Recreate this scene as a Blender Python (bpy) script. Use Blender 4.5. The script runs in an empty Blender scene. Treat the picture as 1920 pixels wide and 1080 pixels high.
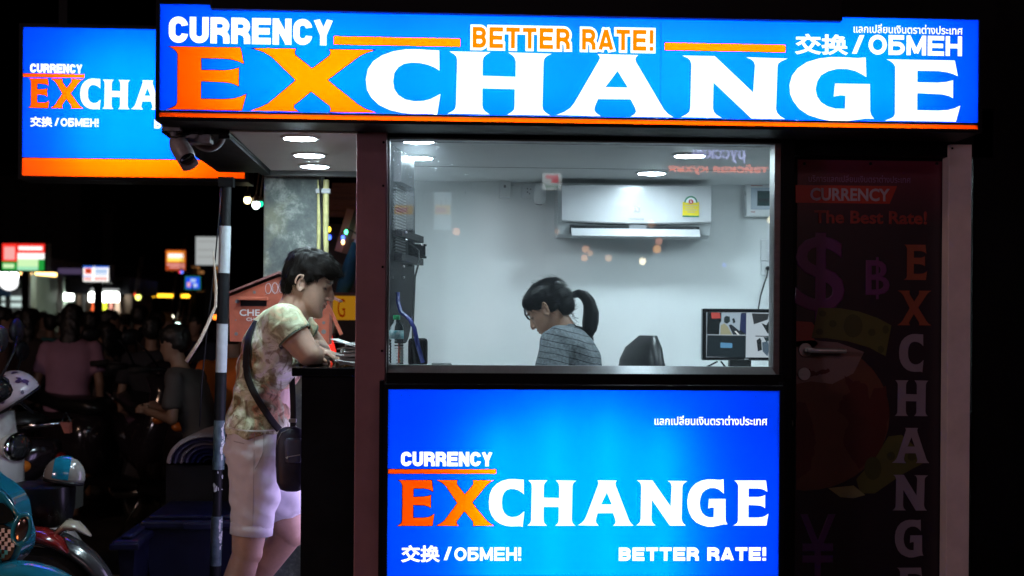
import bpy, bmesh, math, random
from mathutils import Vector, Matrix, Euler, noise
from mathutils.geometry import tessellate_polygon
from mathutils.bvhtree import BVHTree
random.seed(7)
PI = math.pi
R = math.radians
scene = bpy.context.scene
col = scene.collection
V = Vector

# ------------------------------------------------------------------ camera
F = 2667.0
cam_d = bpy.data.cameras.new('camera')
cam = bpy.data.objects.new('camera', cam_d)
col.objects.link(cam)
scene.camera = cam
cam_d.sensor_width = 36
cam_d.lens = 36 * F / 1920
cam_d.shift_y = 60 / 1920
cam_d.clip_end = 400
cam_d.clip_start = 0.05
CAM = V((0, 0, 1.44))
CR = Matrix.Rotation(R(-3.3), 3, 'Z') @ Matrix.Rotation(R(90), 3, 'X') @ Matrix.Rotation(R(0.42), 3, 'Z')
cam.location = CAM
cam.rotation_euler = CR.to_euler()
cam_d.dof.use_dof = True
cam_d.dof.focus_distance = 5.25
cam_d.dof.aperture_fstop = 2.9


def W(u, v, Y):
    """world point seen at photo pixel (u, v) on the plane y = Y (used only while laying the scene out)"""
    d = CR @ V(((u - 960) / F, -(v - 600) / F, -1))
    return CAM + d * (Y / d.y)


def PX(Y):
    return F / Y


# ------------------------------------------------------------------ materials
MATS = {}


def mat(name, colr, rough=0.5, metal=0.0, var=0.0, vscale=8.0, bump=0.0, bscale=40.0, coat=0.0, spec=0.5, sheen=0.0, c2=None, stretch=(1, 1, 1)):
    if name in MATS:
        return MATS[name]
    m = bpy.data.materials.new(name)
    m.use_nodes = True
    nt = m.node_tree
    b = nt.nodes['Principled BSDF']
    b.inputs['Base Color'].default_value = (*colr, 1)
    b.inputs['Roughness'].default_value = rough
    b.inputs['Metallic'].default_value = metal
    b.inputs['Coat Weight'].default_value = coat
    b.inputs['Specular IOR Level'].default_value = spec
    b.inputs['Sheen Weight'].default_value = sheen
    if var or bump or c2:
        tc = nt.nodes.new('ShaderNodeTexCoord')
        mp = nt.nodes.new('ShaderNodeMapping')
        mp.inputs['Scale'].default_value = stretch
        nt.links.new(tc.outputs['Object'], mp.inputs['Vector'])
    if var or c2:
        n = nt.nodes.new('ShaderNodeTexNoise')
        n.inputs['Scale'].default_value = vscale
        n.inputs['Detail'].default_value = 6
        n.inputs['Roughness'].default_value = 0.65
        nt.links.new(mp.outputs['Vector'], n.inputs['Vector'])
        r = nt.nodes.new('ShaderNodeValToRGB')
        r.color_ramp.elements[0].position = 0.36
        r.color_ramp.elements[1].position = 0.64
        a = tuple(c * (1 - var) for c in colr) if c2 is None else c2
        z = tuple(min(1, c * (1 + var * 0.6)) for c in colr) if c2 is None else colr
        r.color_ramp.elements[0].color = (*a, 1)
        r.color_ramp.elements[1].color = (*z, 1)
        nt.links.new(n.outputs['Fac'], r.inputs['Fac'])
        nt.links.new(r.outputs['Color'], b.inputs['Base Color'])
        rr = nt.nodes.new('ShaderNodeMapRange')
        rr.inputs['To Min'].default_value = max(0.02, rough - 0.12)
        rr.inputs['To Max'].default_value = min(1, rough + 0.12)
        nt.links.new(n.outputs['Fac'], rr.inputs['Value'])
        nt.links.new(rr.outputs['Result'], b.inputs['Roughness'])
    if bump:
        n2 = nt.nodes.new('ShaderNodeTexNoise')
        n2.inputs['Scale'].default_value = bscale
        n2.inputs['Detail'].default_value = 4
        nt.links.new(mp.outputs['Vector'], n2.inputs['Vector'])
        bp = nt.nodes.new('ShaderNodeBump')
        bp.inputs['Strength'].default_value = bump
        bp.inputs['Distance'].default_value = 0.01
        nt.links.new(n2.outputs['Fac'], bp.inputs['Height'])
        nt.links.new(bp.outputs['Normal'], b.inputs['Normal'])
    MATS[name] = m
    return m


def emis(name, colr, strength=1.0):
    if name in MATS:
        return MATS[name]
    m = bpy.data.materials.new(name)
    m.use_nodes = True
    nt = m.node_tree
    nt.nodes.clear()
    e = nt.nodes.new('ShaderNodeEmission')
    e.inputs['Color'].default_value = (*colr, 1)
    e.inputs['Strength'].default_value = strength
    o = nt.nodes.new('ShaderNodeOutputMaterial')
    nt.links.new(e.outputs[0], o.inputs['Surface'])
    MATS[name] = m
    return m


def translucent(name, colr):
    m = bpy.data.materials.new(name)
    m.use_nodes = True
    nt = m.node_tree
    nt.nodes.clear()
    e = nt.nodes.new('ShaderNodeBsdfTranslucent')
    e.inputs['Color'].default_value = (*colr, 1)
    g = nt.nodes.new('ShaderNodeBsdfGlossy')
    g.inputs['Roughness'].default_value = 0.25
    g.inputs['Color'].default_value = (0.006, 0.006, 0.006, 1)
    mx = nt.nodes.new('ShaderNodeAddShader')
    o = nt.nodes.new('ShaderNodeOutputMaterial')
    nt.links.new(e.outputs[0], mx.inputs[0])
    nt.links.new(g.outputs[0], mx.inputs[1])
    nt.links.new(mx.outputs[0], o.inputs['Surface'])
    MATS[name] = m
    return m


def glassy(name, dirt=True):
    m = bpy.data.materials.new(name)
    m.use_nodes = True
    nt = m.node_tree
    nt.nodes.clear()
    N = nt.nodes.new
    L = nt.links.new
    t = N('ShaderNodeBsdfTransparent')
    g = N('ShaderNodeBsdfGlossy')
    g.inputs['Roughness'].default_value = 0.0
    f = N('ShaderNodeFresnel')
    f.inputs['IOR'].default_value = 1.5
    mx = N('ShaderNodeMixShader')
    L(f.outputs[0], mx.inputs[0]); L(t.outputs[0], mx.inputs[1]); L(g.outputs[0], mx.inputs[2])
    o = N('ShaderNodeOutputMaterial')
    if dirt:
        tc = N('ShaderNodeTexCoord')
        vo = N('ShaderNodeTexVoronoi')
        vo.inputs['Scale'].default_value = 130
        L(tc.outputs['Object'], vo.inputs['Vector'])
        lt = N('ShaderNodeMath'); lt.operation = 'LESS_THAN'; lt.inputs[1].default_value = 0.16
        L(vo.outputs['Distance'], lt.inputs[0])
        n = N('ShaderNodeTexNoise'); n.inputs['Scale'].default_value = 60; n.inputs['Detail'].default_value = 3
        L(tc.outputs['Object'], n.inputs['Vector'])
        gt = N('ShaderNodeMath'); gt.operation = 'GREATER_THAN'; gt.inputs[1].default_value = 0.55
        L(n.outputs['Fac'], gt.inputs[0])
        # drops sit round one spot of the pane and thin out from there
        ds = N('ShaderNodeVectorMath'); ds.operation = 'DISTANCE'
        ds.inputs[1].default_value = DIRT_AT
        L(tc.outputs['Object'], ds.inputs[0])
        mr = N('ShaderNodeMapRange'); mr.inputs['From Min'].default_value = 0.02; mr.inputs['From Max'].default_value = 0.24
        mr.inputs['To Min'].default_value = 1; mr.inputs['To Max'].default_value = 0.0
        L(ds.outputs['Value'], mr.inputs['Value'])
        m1 = N('ShaderNodeMath'); m1.operation = 'MULTIPLY'; L(lt.outputs[0], m1.inputs[0]); L(gt.outputs[0], m1.inputs[1])
        m2 = N('ShaderNodeMath'); m2.operation = 'MULTIPLY'; L(m1.outputs[0], m2.inputs[0]); L(mr.outputs[0], m2.inputs[1])
        n3 = N('ShaderNodeTexNoise'); n3.inputs['Scale'].default_value = 2.2; n3.inputs['Detail'].default_value = 5
        L(tc.outputs['Object'], n3.inputs['Vector'])
        m3 = N('ShaderNodeMath'); m3.operation = 'MULTIPLY_ADD'; m3.inputs[1].default_value = 0.03
        L(n3.outputs['Fac'], m3.inputs[0]); L(m2.outputs[0], m3.inputs[2])
        tr = N('ShaderNodeBsdfTranslucent'); tr.inputs['Color'].default_value = (0.8, 0.85, 0.9, 1)
        mx2 = N('ShaderNodeMixShader')
        L(m3.outputs[0], mx2.inputs[0]); L(mx.outputs[0], mx2.inputs[1]); L(tr.outputs[0], mx2.inputs[2])
        L(mx2.outputs[0], o.inputs['Surface'])
    else:
        L(mx.outputs[0], o.inputs['Surface'])
    MATS[name] = m
    return m


# ------------------------------------------------------------------ mesh building
def smooth_poly(pts, n=4):
    out = []
    m = len(pts)
    for i in range(m):
        p0, p1, p2, p3 = (V((*pts[(i + k) % m], 0)) for k in (-1, 0, 1, 2))
        for k in range(n):
            t = k / n
            q = 0.5 * ((2 * p1) + (p2 - p0) * t + (2 * p0 - 5 * p1 + 4 * p2 - p3) * t * t + (3 * p1 - p0 - 3 * p2 + p3) * t ** 3)
            out.append((q.x, q.y))
    return out


def ragged(pts, amp, n=5, seed=0):
    """coastline-like outline"""
    rr = random.Random(seed); out = []
    m = len(pts)
    for i in range(m):
        a, b = pts[i], pts[(i + 1) % m]
        for k in range(n):
            t = k / n
            j = amp if k else amp * .3
            out.append((a[0] + (b[0] - a[0]) * t + rr.uniform(-j, j), a[1] + (b[1] - a[1]) * t + rr.uniform(-j, j)))
    return out


def ear_clip(pts):
    n = len(pts)
    idx = list(range(n))
    area = sum(pts[i][0] * pts[(i + 1) % n][1] - pts[(i + 1) % n][0] * pts[i][1] for i in range(n))
    if area < 0:
        idx.reverse()

    def cr(a, b, c):
        return (b[0] - a[0]) * (c[1] - a[1]) - (b[1] - a[1]) * (c[0] - a[0])
    out = []
    guard = 0
    while len(idx) > 3 and guard < 4000:
        guard += 1
        m = len(idx)
        best = None
        for i in range(m):
            ia, ib, ic = idx[i - 1], idx[i], idx[(i + 1) % m]
            a, b, c = pts[ia], pts[ib], pts[ic]
            k = cr(a, b, c)
            if k <= 1e-12:
                continue
            ok = True
            for j in idx:
                if j in (ia, ib, ic):
                    continue
                p = pts[j]
                if cr(a, b, p) >= -1e-13 and cr(b, c, p) >= -1e-13 and cr(c, a, p) >= -1e-13:
                    ok = False
                    break
            if ok:
                best = i
                break
        if best is None:
            # only straight runs are left: drop the flattest corner
            best = min(range(m), key=lambda i: abs(cr(pts[idx[i - 1]], pts[idx[i]], pts[idx[(i + 1) % m]])))
        out.append((idx[best - 1], idx[best], idx[(best + 1) % m]))
        idx.pop(best)
    out.append(tuple(idx))
    return out


class MB:
    def __init__(self):
        self.v = []
        self.f = []
        self.mi = []
        self.cur = 0

    def raw(self, vs, fs):
        b = len(self.v)
        self.v += [V(p) for p in vs]
        self.f += [tuple(b + i for i in f) for f in fs]
        self.mi += [self.cur] * len(fs)
        return self

    def box(self, x0, x1, y0, y1, z0, z1, M=None, bev=0.0):
        if bev > 0:
            bm = bmesh.new()
            bmesh.ops.create_cube(bm, size=1)
            for q in bm.verts:
                q.co = V(((x0 + x1) / 2 + q.co.x * (x1 - x0), (y0 + y1) / 2 + q.co.y * (y1 - y0), (z0 + z1) / 2 + q.co.z * (z1 - z0)))
            bmesh.ops.bevel(bm, geom=bm.edges[:], offset=bev, segments=2, profile=0.5, affect='EDGES')
            vs = [q.co.copy() for q in bm.verts]
            bm.verts.index_update()
            fs = [tuple(q.index for q in f.verts) for f in bm.faces]
            bm.free()
        else:
            vs = [V((x, y, z)) for x in (x0, x1) for y in (y0, y1) for z in (z0, z1)]
            fs = [(0, 1, 3, 2), (4, 6, 7, 5), (0, 4, 5, 1), (2, 3, 7, 6), (0, 2, 6, 4), (1, 5, 7, 3)]
        if M is not None:
            vs = [M @ q for q in vs]
        return self.raw(vs, fs)

    def loft(self, rings, cap=True):
        n = len(rings[0])
        vs = [p for r in rings for p in r]
        fs = []
        for k in range(len(rings) - 1):
            for i in range(n):
                j = (i + 1) % n
                fs.append((k * n + i, k * n + j, (k + 1) * n + j, (k + 1) * n + i))
        if cap:
            b = len(vs)
            vs += [sum(rings[0], V((0, 0, 0))) / n, sum(rings[-1], V((0, 0, 0))) / n]
            for i in range(n):
                j = (i + 1) % n
                fs.append((b, j, i))
                fs.append((b + 1, (len(rings) - 1) * n + i, (len(rings) - 1) * n + j))
        return self.raw(vs, fs)

    def tube(self, pts, rad, n=10, cap=True, flat=None):
        pts = [V(p) for p in pts]
        if not hasattr(rad, '__len__'):
            rad = [rad] * len(pts)
        rings = []
        up = None
        for i, p in enumerate(pts):
            a = pts[max(0, i - 1)]
            b = pts[min(len(pts) - 1, i + 1)]
            t = (b - a).normalized()
            if up is None:
                up = V((0, 0, 1)) if abs(t.z) < 0.9 else V((0, 1, 0))
            s = t.cross(up).normalized()
            up = s.cross(t).normalized()
            fl = 1.0 if flat is None else flat
            rings.append([p + s * math.cos(2 * PI * k / n) * rad[i] + up * math.sin(2 * PI * k / n) * rad[i] * fl for k in range(n)])
        return self.loft(rings, cap)

    def capsule(self, p0, p1, r0, r1, n=26):
        p0, p1 = V(p0), V(p1)
        t = (p1 - p0)
        L = t.length
        t = t / L if L > 1e-6 else V((0, 0, 1))
        pts, rad = [], []
        for k in range(0, 5):
            a = -PI / 2 + (PI / 2) * k / 4
            pts.append(p0 + t * math.sin(a) * r0); rad.append(max(1e-4, math.cos(a) * r0))
        for k in range(1, 5):
            a = (PI / 2) * k / 4
            pts.append(p1 + t * math.sin(a) * r1); rad.append(max(1e-4, math.cos(a) * r1))
        pts.insert(5, p1); rad.insert(5, r1)
        return self.tube(pts, rad, n)

    def ell(self, c, r, rot=None, seg=16, M=None):
        c = V(c)
        if not hasattr(r, '__len__'):
            r = (r, r, r)
        rm = rot.to_matrix() if rot is not None else Matrix.Identity(3)
        vs, fs = [], []
        nr = seg // 2
        for i in range(1, nr):
            th = PI * i / nr
            for k in range(seg):
                ph = 2 * PI * k / seg
                vs.append(c + rm @ V((math.sin(th) * math.cos(ph) * r[0], math.sin(th) * math.sin(ph) * r[1], math.cos(th) * r[2])))
        top = len(vs); vs.append(c + rm @ V((0, 0, r[2])))
        bot = len(vs); vs.append(c - rm @ V((0, 0, r[2])))
        for i in range(nr - 2):
            for k in range(seg):
                j = (k + 1) % seg
                fs.append((i * seg + k, (i + 1) * seg + k, (i + 1) * seg + j, i * seg + j))
        for k in range(seg):
            j = (k + 1) % seg
            fs.append((top, k, j))
            fs.append((bot, (nr - 2) * seg + j, (nr - 2) * seg + k))
        if M is not None:
            vs = [M @ q for q in vs]
        return self.raw(vs, fs)

    def lathe(self, prof, c=(0, 0, 0), axis='Z', n=24, M=None):
        c = V(c)
        rings = []
        for r, h in prof:
            ring = []
            for k in range(n):
                a = 2 * PI * k / n
                q = V((math.cos(a) * r, math.sin(a) * r, h))
                if axis == 'Y':
                    q = V((q.x, q.z, q.y))
                elif axis == 'X':
                    q = V((q.z, q.x, q.y))
                q = q + c
                ring.append(M @ q if M is not None else q)
            rings.append(ring)
        return self.loft(rings, True)

    def prism_xz(self, pts, y0, y1):
        """closed outline in x, z given depth from y0 (front) to y1"""
        n = len(pts)
        a = [V((p[0], 0, p[1])) for p in pts]
        tri = tessellate_polygon([[V((p[0], p[1], 0)) for p in pts]])
        vs = [V((p.x, y0, p.z)) for p in a] + [V((p.x, y1, p.z)) for p in a]
        fs = [tuple(t) for t in tri] + [tuple(n + i for i in reversed(t)) for t in tri]
        for i in range(n):
            j = (i + 1) % n
            fs.append((i, j, n + j, n + i))
        return self.raw(vs, fs)

    def flat_xz(self, polys, y):
        """a sheet in x, z at depth y; polys[0] the outline, the rest holes"""
        if len(polys) == 1:
            return self.raw([V((p[0], y, p[1])) for p in polys[0]], ear_clip(polys[0]))
        return self.sheet_xz(polys, y)
        flatv = [p for q in polys for p in q]
        tri = tessellate_polygon([[V((p[0], p[1], 0)) for p in q] for q in polys])
        return self.raw([V((p[0], y, p[1])) for p in flatv], [tuple(t) for t in tri])

    def sheet_xz(self, polys, y):
        """outline with holes, filled by the curve filler"""
        c = bpy.data.curves.new('fill', 'CURVE'); c.dimensions = '2D'; c.fill_mode = 'BOTH'
        for q in polys:
            sp = c.splines.new('POLY'); sp.points.add(len(q) - 1); sp.use_cyclic_u = True
            for i, p in enumerate(q):
                sp.points[i].co = (p[0], p[1], 0, 1)
        o = bpy.data.objects.new('fill', c); col.objects.link(o)
        dg = bpy.context.evaluated_depsgraph_get(); dg.update()
        me = bpy.data.meshes.new_from_object(o.evaluated_get(dg))
        self.raw([V((v.co.x, y, v.co.y)) for v in me.vertices], [tuple(p.vertices) for p in me.polygons])
        bpy.data.objects.remove(o); bpy.data.curves.remove(c); bpy.data.meshes.remove(me)
        return self

    def ring_xz(self, outer, inner, y):
        n = len(outer)
        return self.raw([V((p[0], y, p[1])) for p in list(outer) + list(inner)], [(i, (i + 1) % n, n + (i + 1) % n, n + i) for i in range(n)])

    def transform(self, M):
        self.v = [M @ p for p in self.v]
        return self

    def mesh(self, name):
        me = bpy.data.meshes.new(name)
        me.from_pydata([tuple(p) for p in self.v], [], self.f)
        for i, p in enumerate(me.polygons):
            p.material_index = self.mi[i]
        me.update()
        bm = bmesh.new(); bm.from_mesh(me)
        bmesh.ops.recalc_face_normals(bm, faces=bm.faces[:])
        bm.to_mesh(me); bm.free()
        return me


def worldoff(parent):
    o = V((0, 0, 0))
    while parent is not None:
        o += parent.location
        parent = parent.parent
    return o


def link(name, me, m, parent=None, smooth=False, local=False, label=None, loc=None):
    o = bpy.data.objects.new(name, me)
    col.objects.link(o)
    ms = m if isinstance(m, (list, tuple)) else [m]
    me.materials.clear()
    for k in ms:
        me.materials.append(k)
    if smooth:
        for p in me.polygons:
            p.use_smooth = True
        if smooth == 'auto':
            try:
                me.set_sharp_from_angle(angle=R(35))
            except Exception:
                pass
    if parent is not None:
        if not local:
            off = worldoff(parent)
            me.transform(Matrix.Translation(-off))
        o.parent = parent
    elif loc is not None:
        me.transform(Matrix.Translation(-V(loc)))
        o.location = loc
    if label:
        o['label'] = label
    return o


def part(name, mb, m, parent=None, smooth=False, local=False, label=None, loc=None):
    return link(name, mb.mesh(name), m, parent, smooth, local, label, loc)


def thing(name, label, cat, loc=(0, 0, 0), group=None, rz=0.0):
    o = bpy.data.objects.new(name, None)
    o.empty_display_size = 0.1
    col.objects.link(o)
    o.location = loc
    o.rotation_euler.z = rz
    o['label'] = label
    o['category'] = cat
    if group:
        o['group'] = group
    return o


def tag(o, label, cat, group=None, kind=None):
    if label:
        o['label'] = label
        o['category'] = cat
    if group:
        o['group'] = group
    if kind:
        o['kind'] = kind
    return o


def dup(root, loc, rz=None, label=None):
    r = root.copy(); col.objects.link(r)
    r.location = loc
    if rz is not None:
        r.rotation_euler.z = rz
    if label:
        r['label'] = label
    def rec(a, b):
        for ch in list(a.children):
            if ch is b or ch.name not in src:
                continue
            c = ch.copy(); col.objects.link(c); c.parent = b
            rec(ch, c)
    src = {o.name for o in col.objects}
    rec(root, r)
    return r


# ------------------------------------------------------------------ text and letters
def text_mesh(body, off=0.0, shear=0.0, res=3):
    c = bpy.data.curves.new('lettering', 'FONT')
    c.body = body
    c.bevel_depth = off
    c.bevel_resolution = 1
    c.shear = shear
    c.resolution_u = res
    o = bpy.data.objects.new('tmp', c)
    col.objects.link(o)
    dg = bpy.context.evaluated_depsgraph_get()
    dg.update()
    me = bpy.data.meshes.new_from_object(o.evaluated_get(dg))
    bpy.data.objects.remove(o)
    bpy.data.curves.remove(c)
    return me


def text(body, x0, x1, z0, z1, y, m, parent, off=0.02, shear=0.0, name='lettering', mirror=False, local=False):
    me = text_mesh(body, off, shear)
    me.name = name
    xs = [v.co.x for v in me.vertices]; ys = [v.co.y for v in me.vertices]
    ax, bx, ay, by = min(xs), max(xs), min(ys), max(ys)
    for v in me.vertices:
        fx = (v.co.x - ax) / (bx - ax); fy = (v.co.y - ay) / (by - ay)
        if mirror:
            fx = 1 - fx
        v.co = V((x0 + fx * (x1 - x0), y - v.co.z * (z1 - z0) / (by - ay) * 0.3, z0 + fy * (z1 - z0)))
    return link(name, me, m, parent, local=local)


def prect(u0, v0, u1, v1, Y):
    a = W(u0, (v0), Y); b = W(u1, v0, Y); c = W(u0, v1, Y); d = W(u1, v1, Y)
    return (a.x + c.x) / 2, (b.x + d.x) / 2, (c.z + d.z) / 2, (a.z + b.z) / 2   # x0, x1, z0, z1


def _arc(cx, cy, rx, ry, a0, a1, n=10):
    return [(cx + rx * math.cos(R(a0 + (a1 - a0) * i / n)), cy + ry * math.sin(R(a0 + (a1 - a0) * i / n))) for i in range(n + 1)]


def block_glyph(ch, t, k):
    """centre lines of a bold grotesque letter in a box of width k and height 1, for stroke width t"""
    h = t / 2; w = k
    lo, hi, lf, rt = h, 1 - h, h, w - h
    if ch in 'EЕ': return w, [[(lf, 0), (lf, 1)], [(lf, hi), (w, hi)], [(lf, .5), (w * .94, .5)], [(lf, lo), (w, lo)]]
    if ch == 'T': return w, [[(0, hi), (w, hi)], [(w / 2, 0), (w / 2, 1)]]
    if ch == 'H' or ch == 'Н': return w, [[(lf, 0), (lf, 1)], [(rt, 0), (rt, 1)], [(lf, .5), (rt, .5)]]
    if ch == 'N': return w, [[(lf, 0), (lf, 1)], [(rt, 0), (rt, 1)], [(lf * 1.05, 1 - t * .35), (rt / 1.0 - lf * .05, t * .35)]]
    if ch == 'М': return w * 1.2, [[(lf, 0), (lf, 1)], [(w * 1.2 - h, 0), (w * 1.2 - h, 1)], [(lf, .98), (w * .6, .12)], [(w * 1.2 - h, .98), (w * .6, .12)]]
    if ch == 'Y': return w, [[(w / 2, 0), (w / 2, .46)], [(h * .9, 1), (w / 2, .40)], [(w - h * .9, 1), (w / 2, .40)]]
    if ch == 'A': return w * 1.08, [[(h * .85, 0), (w * .54, .99)], [(w * 1.08 - h * .85, 0), (w * .54, .99)], [(w * .26, .25), (w * .82, .25)]]
    if ch == 'U': return w, [[(lf, 1)] + _arc(w / 2, lo + (rt - lf) / 2 * .9, (rt - lf) / 2, (rt - lf) / 2 * .9, 180, 360) + [(rt, 1)]]
    if ch == 'C':
        r = (rt - lf) / 2
        return w, [[(rt, .66)] + _arc(w / 2, hi - r * .95, r, r * .95, 8, 180) + _arc(w / 2, lo + r * .95, r, r * .95, 180, 352) + [(rt, .35)]]
    if ch == 'О':
        w2 = w * 1.12; r = (w2 - t) / 2
        return w2, [_arc(w2 / 2, .5, r, .5 - h, 90, 450, 28)]
    if ch == 'B': return w, [[(lf, 0), (lf, 1)], [(lf, hi)] + _arc(w * .55, (hi + .52) / 2, rt - w * .57, (hi - .52) / 2, 90, -90) + [(lf, .52)], [(lf, .52)] + _arc(w * .57, (lo + .52) / 2, rt - w * .57, (.52 - lo) / 2, 90, -90) + [(lf, lo)]]
    if ch == 'Б': return w, [[(lf, 0), (lf, 1)], [(lf, hi), (w * .95, hi)], [(lf, .56)] + _arc(w * .55, (lo + .56) / 2, rt - w * .55, (.56 - lo) / 2, 90, -90) + [(lf, lo)]]
    if ch == 'R': return w, [[(lf, 0), (lf, 1)], [(lf, hi)] + _arc(w * .55, (hi + .47) / 2, rt - w * .56, (hi - .47) / 2, 90, -90) + [(lf, .47)], [(w * .50, .47), (w * .72, .40), (rt, .26), (rt + .01, 0)]]
    if ch == '!': return t * 1.05, [[(t * .52, .34), (t * .52, 1)], [(t * .52, 0), (t * .52, .2)]]
    return w * .45, []


def block_text(word, x0, x1, z0, z1, y, m, parent, t=.24, k=.78, gap=.09, grow_=0.0, name='lettering'):
    """bold sans lettering; grow_ widens every stroke (and its ends) by that share of the height"""
    gl = [block_glyph(c, t, k) for c in word]
    tot = sum(g[0] for g in gl) + gap * (len(word) - 1)
    H = z1 - z0; sx_ = (x1 - x0) / tot
    mb = MB(); x = 0.0; lay = 0
    for w_, lines in gl:
        for ln in lines:
            pts = [V((p[0] + x, p[1], 0)) for p in ln]
            n = len(pts); hw = t / 2 + grow_
            if grow_ > 0:
                pts[0] = pts[0] + (pts[0] - pts[1]).normalized() * grow_; pts[-1] = pts[-1] + (pts[-1] - pts[-2]).normalized() * grow_
            L_, R__ = [], []
            for i in range(n):
                a = (pts[i] - pts[i - 1]).normalized() if i else (pts[1] - pts[0]).normalized()
                b = (pts[i + 1] - pts[i]).normalized() if i < n - 1 else a
                if (pts[0] - pts[-1]).length < 1e-4 and i in (0, n - 1):
                    a = (pts[-1] - pts[-2]).normalized(); b = (pts[1] - pts[0]).normalized()
                na, nb = V((-a.y, a.x, 0)), V((-b.y, b.x, 0)); mm = (na + nb).normalized(); kk = min(1.5, 1 / max(.4, mm.dot(na)))
                # keep strokes even after the letters are stretched to the given width
                L_.append(pts[i] + mm * hw * kk); R__.append(pts[i] - mm * hw * kk)
            vs = []
            for p in L_ + R__:
                vs.append((x0 + p.x * sx_, y - .00004 * lay, z0 + min(max(p.y, -grow_), 1 + grow_) * H))
            mb.raw(vs, [(i, i + 1, n + i + 1, n + i) for i in range(n - 1)])
            lay += 1
        x += w_ + gap
    return part(name, mb, m, parent)


GL = {
 'E': (125, 320, 583, 815, [(128,583),(304,583),(312,642),(300,634),(285,628),(262,624),(208,624),(208,668),(262,668),(282,665),(300,658),(300,726),(290,718),(272,712),(208,709),(208,774),(262,774),(285,772),(303,765),(319,754),(308,815),(125,815),(138,808),(147,801),(151,790),(151,610),(146,599),(139,590)]),
 'X': (328, 630, 583, 815, [(328,583),(436,583),(433,592),(434,606),(475,656),(517,606),(519,594),(516,583),(628,583),(607,592),(590,605),(512,697),(585,785),(603,801),(630,815),(518,815),(521,805),(518,793),(473,740),(432,793),(432,803),(442,815),(328,815),(350,803),(370,788),(436,700),(378,615),(358,597)]),
 'C': (600, 784, 577, 827, [(780,580),(781,657),(770,646),(752,635),(732,629),(712,628),(694,633),(680,646),(670,668),(667,700),(670,730),(680,753),(697,769),(720,776),(742,774),(760,766),(784,746),(776,827),(765,823),(745,823),(718,824),(690,821),(660,811),(633,792),(614,765),(603,735),(600,695),(605,655),(618,625),(640,602),(668,586),(698,578),(730,577),(755,579)]),
 'H': (800, 1053, 585, 818, [(803,585),(903,585),(891,597),(886,606),(884,618),(884,674),(965,676),(965,618),(962,604),(957,596),(946,585),(1053,587),(1040,597),(1035,606),(1033,618),(1031,785),(1033,798),(1038,807),(1050,818),(945,818),(957,807),(962,798),(963,785),(963,722),(884,721),(884,785),(886,798),(891,807),(902,818),(800,817),(813,807),(818,798),(820,785),(822,618),(820,604),(815,596)]),
 'A': (10, 300, 586, 819, [(110,586),(211,587),(206,594),(204,602),(206,614),(268,770),(276,790),(286,806),(300,819),(193,819),(203,810),(207,800),(205,788),(193,754),(112,755),(104,785),(103,797),(108,808),(119,819),(10,817),(28,806),(44,790),(54,770),(113,612),(116,602),(115,594)]),
 'a': (10, 300, 586, 819, [(160,648),(130,710),(186,710)]),
 'N': (313, 577, 586, 821, [(315,586),(396,586),(492,722),(496,618),(493,604),(487,596),(474,588),(577,590),(562,600),(554,609),(552,622),(549,785),(552,798),(559,810),(572,821),(488,821),(393,686),(392,785),(395,799),(401,809),(414,820),(313,820),(327,809),(334,799),(336,785),(338,618),(335,604),(329,595)]),
 'G': (578, 787, 581, 825, [(765,581),(767,655),(756,645),(740,633),(720,626),(695,626),(672,636),(655,652),(646,675),(642,705),(646,732),(656,754),(672,769),(692,777),(715,777),(716,727),(703,726),(687,731),(690,682),(776,682),(777,785),(780,800),(787,813),(765,813),(745,818),(712,825),(685,825),(655,817),(625,803),(602,780),(587,750),(580,725),(578,690),(584,655),(598,626),(620,603),(650,588),(680,582),(715,582),(745,584)]),
}


def glyph(ch, x0, x1, z0, z1):
    a, b, t, l, pts = GL[ch]
    return [(x0 + (x1 - x0) * (p[0] - a) / (b - a), z1 - (z1 - z0) * (p[1] - t) / (l - t)) for p in pts]


def inset(poly, d):
    """grow (d > 0) a clockwise or counter-clockwise outline a little, for the dark keyline round letters"""
    n = len(poly)
    area = sum(poly[i][0] * poly[(i + 1) % n][1] - poly[(i + 1) % n][0] * poly[i][1] for i in range(n))
    s = 1 if area > 0 else -1
    out = []
    for i in range(n):
        p0, p1, p2 = V((*poly[i - 1], 0)), V((*poly[i], 0)), V((*poly[(i + 1) % n], 0))
        a = (p1 - p0).normalized(); b = (p2 - p1).normalized()
        na = V((a.y, -a.x, 0)) * s; nb = V((b.y, -b.x, 0)) * s
        m = (na + nb)
        if m.length < 0.3:
            m = na
        m.normalize()
        k = min(2.0, 1 / max(0.35, m.dot(na)))
        q = p1 + m * d * k
        out.append((q.x, q.y))
    return out


# ------------------------------------------------------------------ shared materials
M_black = mat('black_painted_metal', (0.004, 0.004, 0.006), 0.5, spec=0.1, var=0.3, vscale=6, bump=0.05, bscale=60)
M_blackgloss = mat('black_gloss_laminate', (0.004, 0.004, 0.005), 0.08, var=0.2, vscale=14)
M_maroon = mat('maroon_powder_coat', (0.26, 0.13, 0.15), 0.55, spec=0.25, var=0.12, vscale=5, bump=0.08, bscale=300)
M_alu = mat('brushed_aluminium', (0.42, 0.42, 0.43), 0.42, 0.6, var=0.12, vscale=20, stretch=(1, 1, 12))
M_white = mat('white_wall_paint', (0.86, 0.88, 0.88), 0.6, var=0.04, vscale=2.5, bump=0.05, bscale=25)
M_ceil = mat('white_ceiling_board', (0.74, 0.75, 0.75), 0.5, var=0.05, vscale=3, bump=0.06, bscale=30)
M_floor = mat('pale_floor_tiles', (0.5, 0.5, 0.49), 0.5, var=0.1)
M_asphalt = mat('worn_asphalt', (0.045, 0.043, 0.042), 0.7, var=0.4, vscale=3, bump=0.4, bscale=60)
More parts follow.
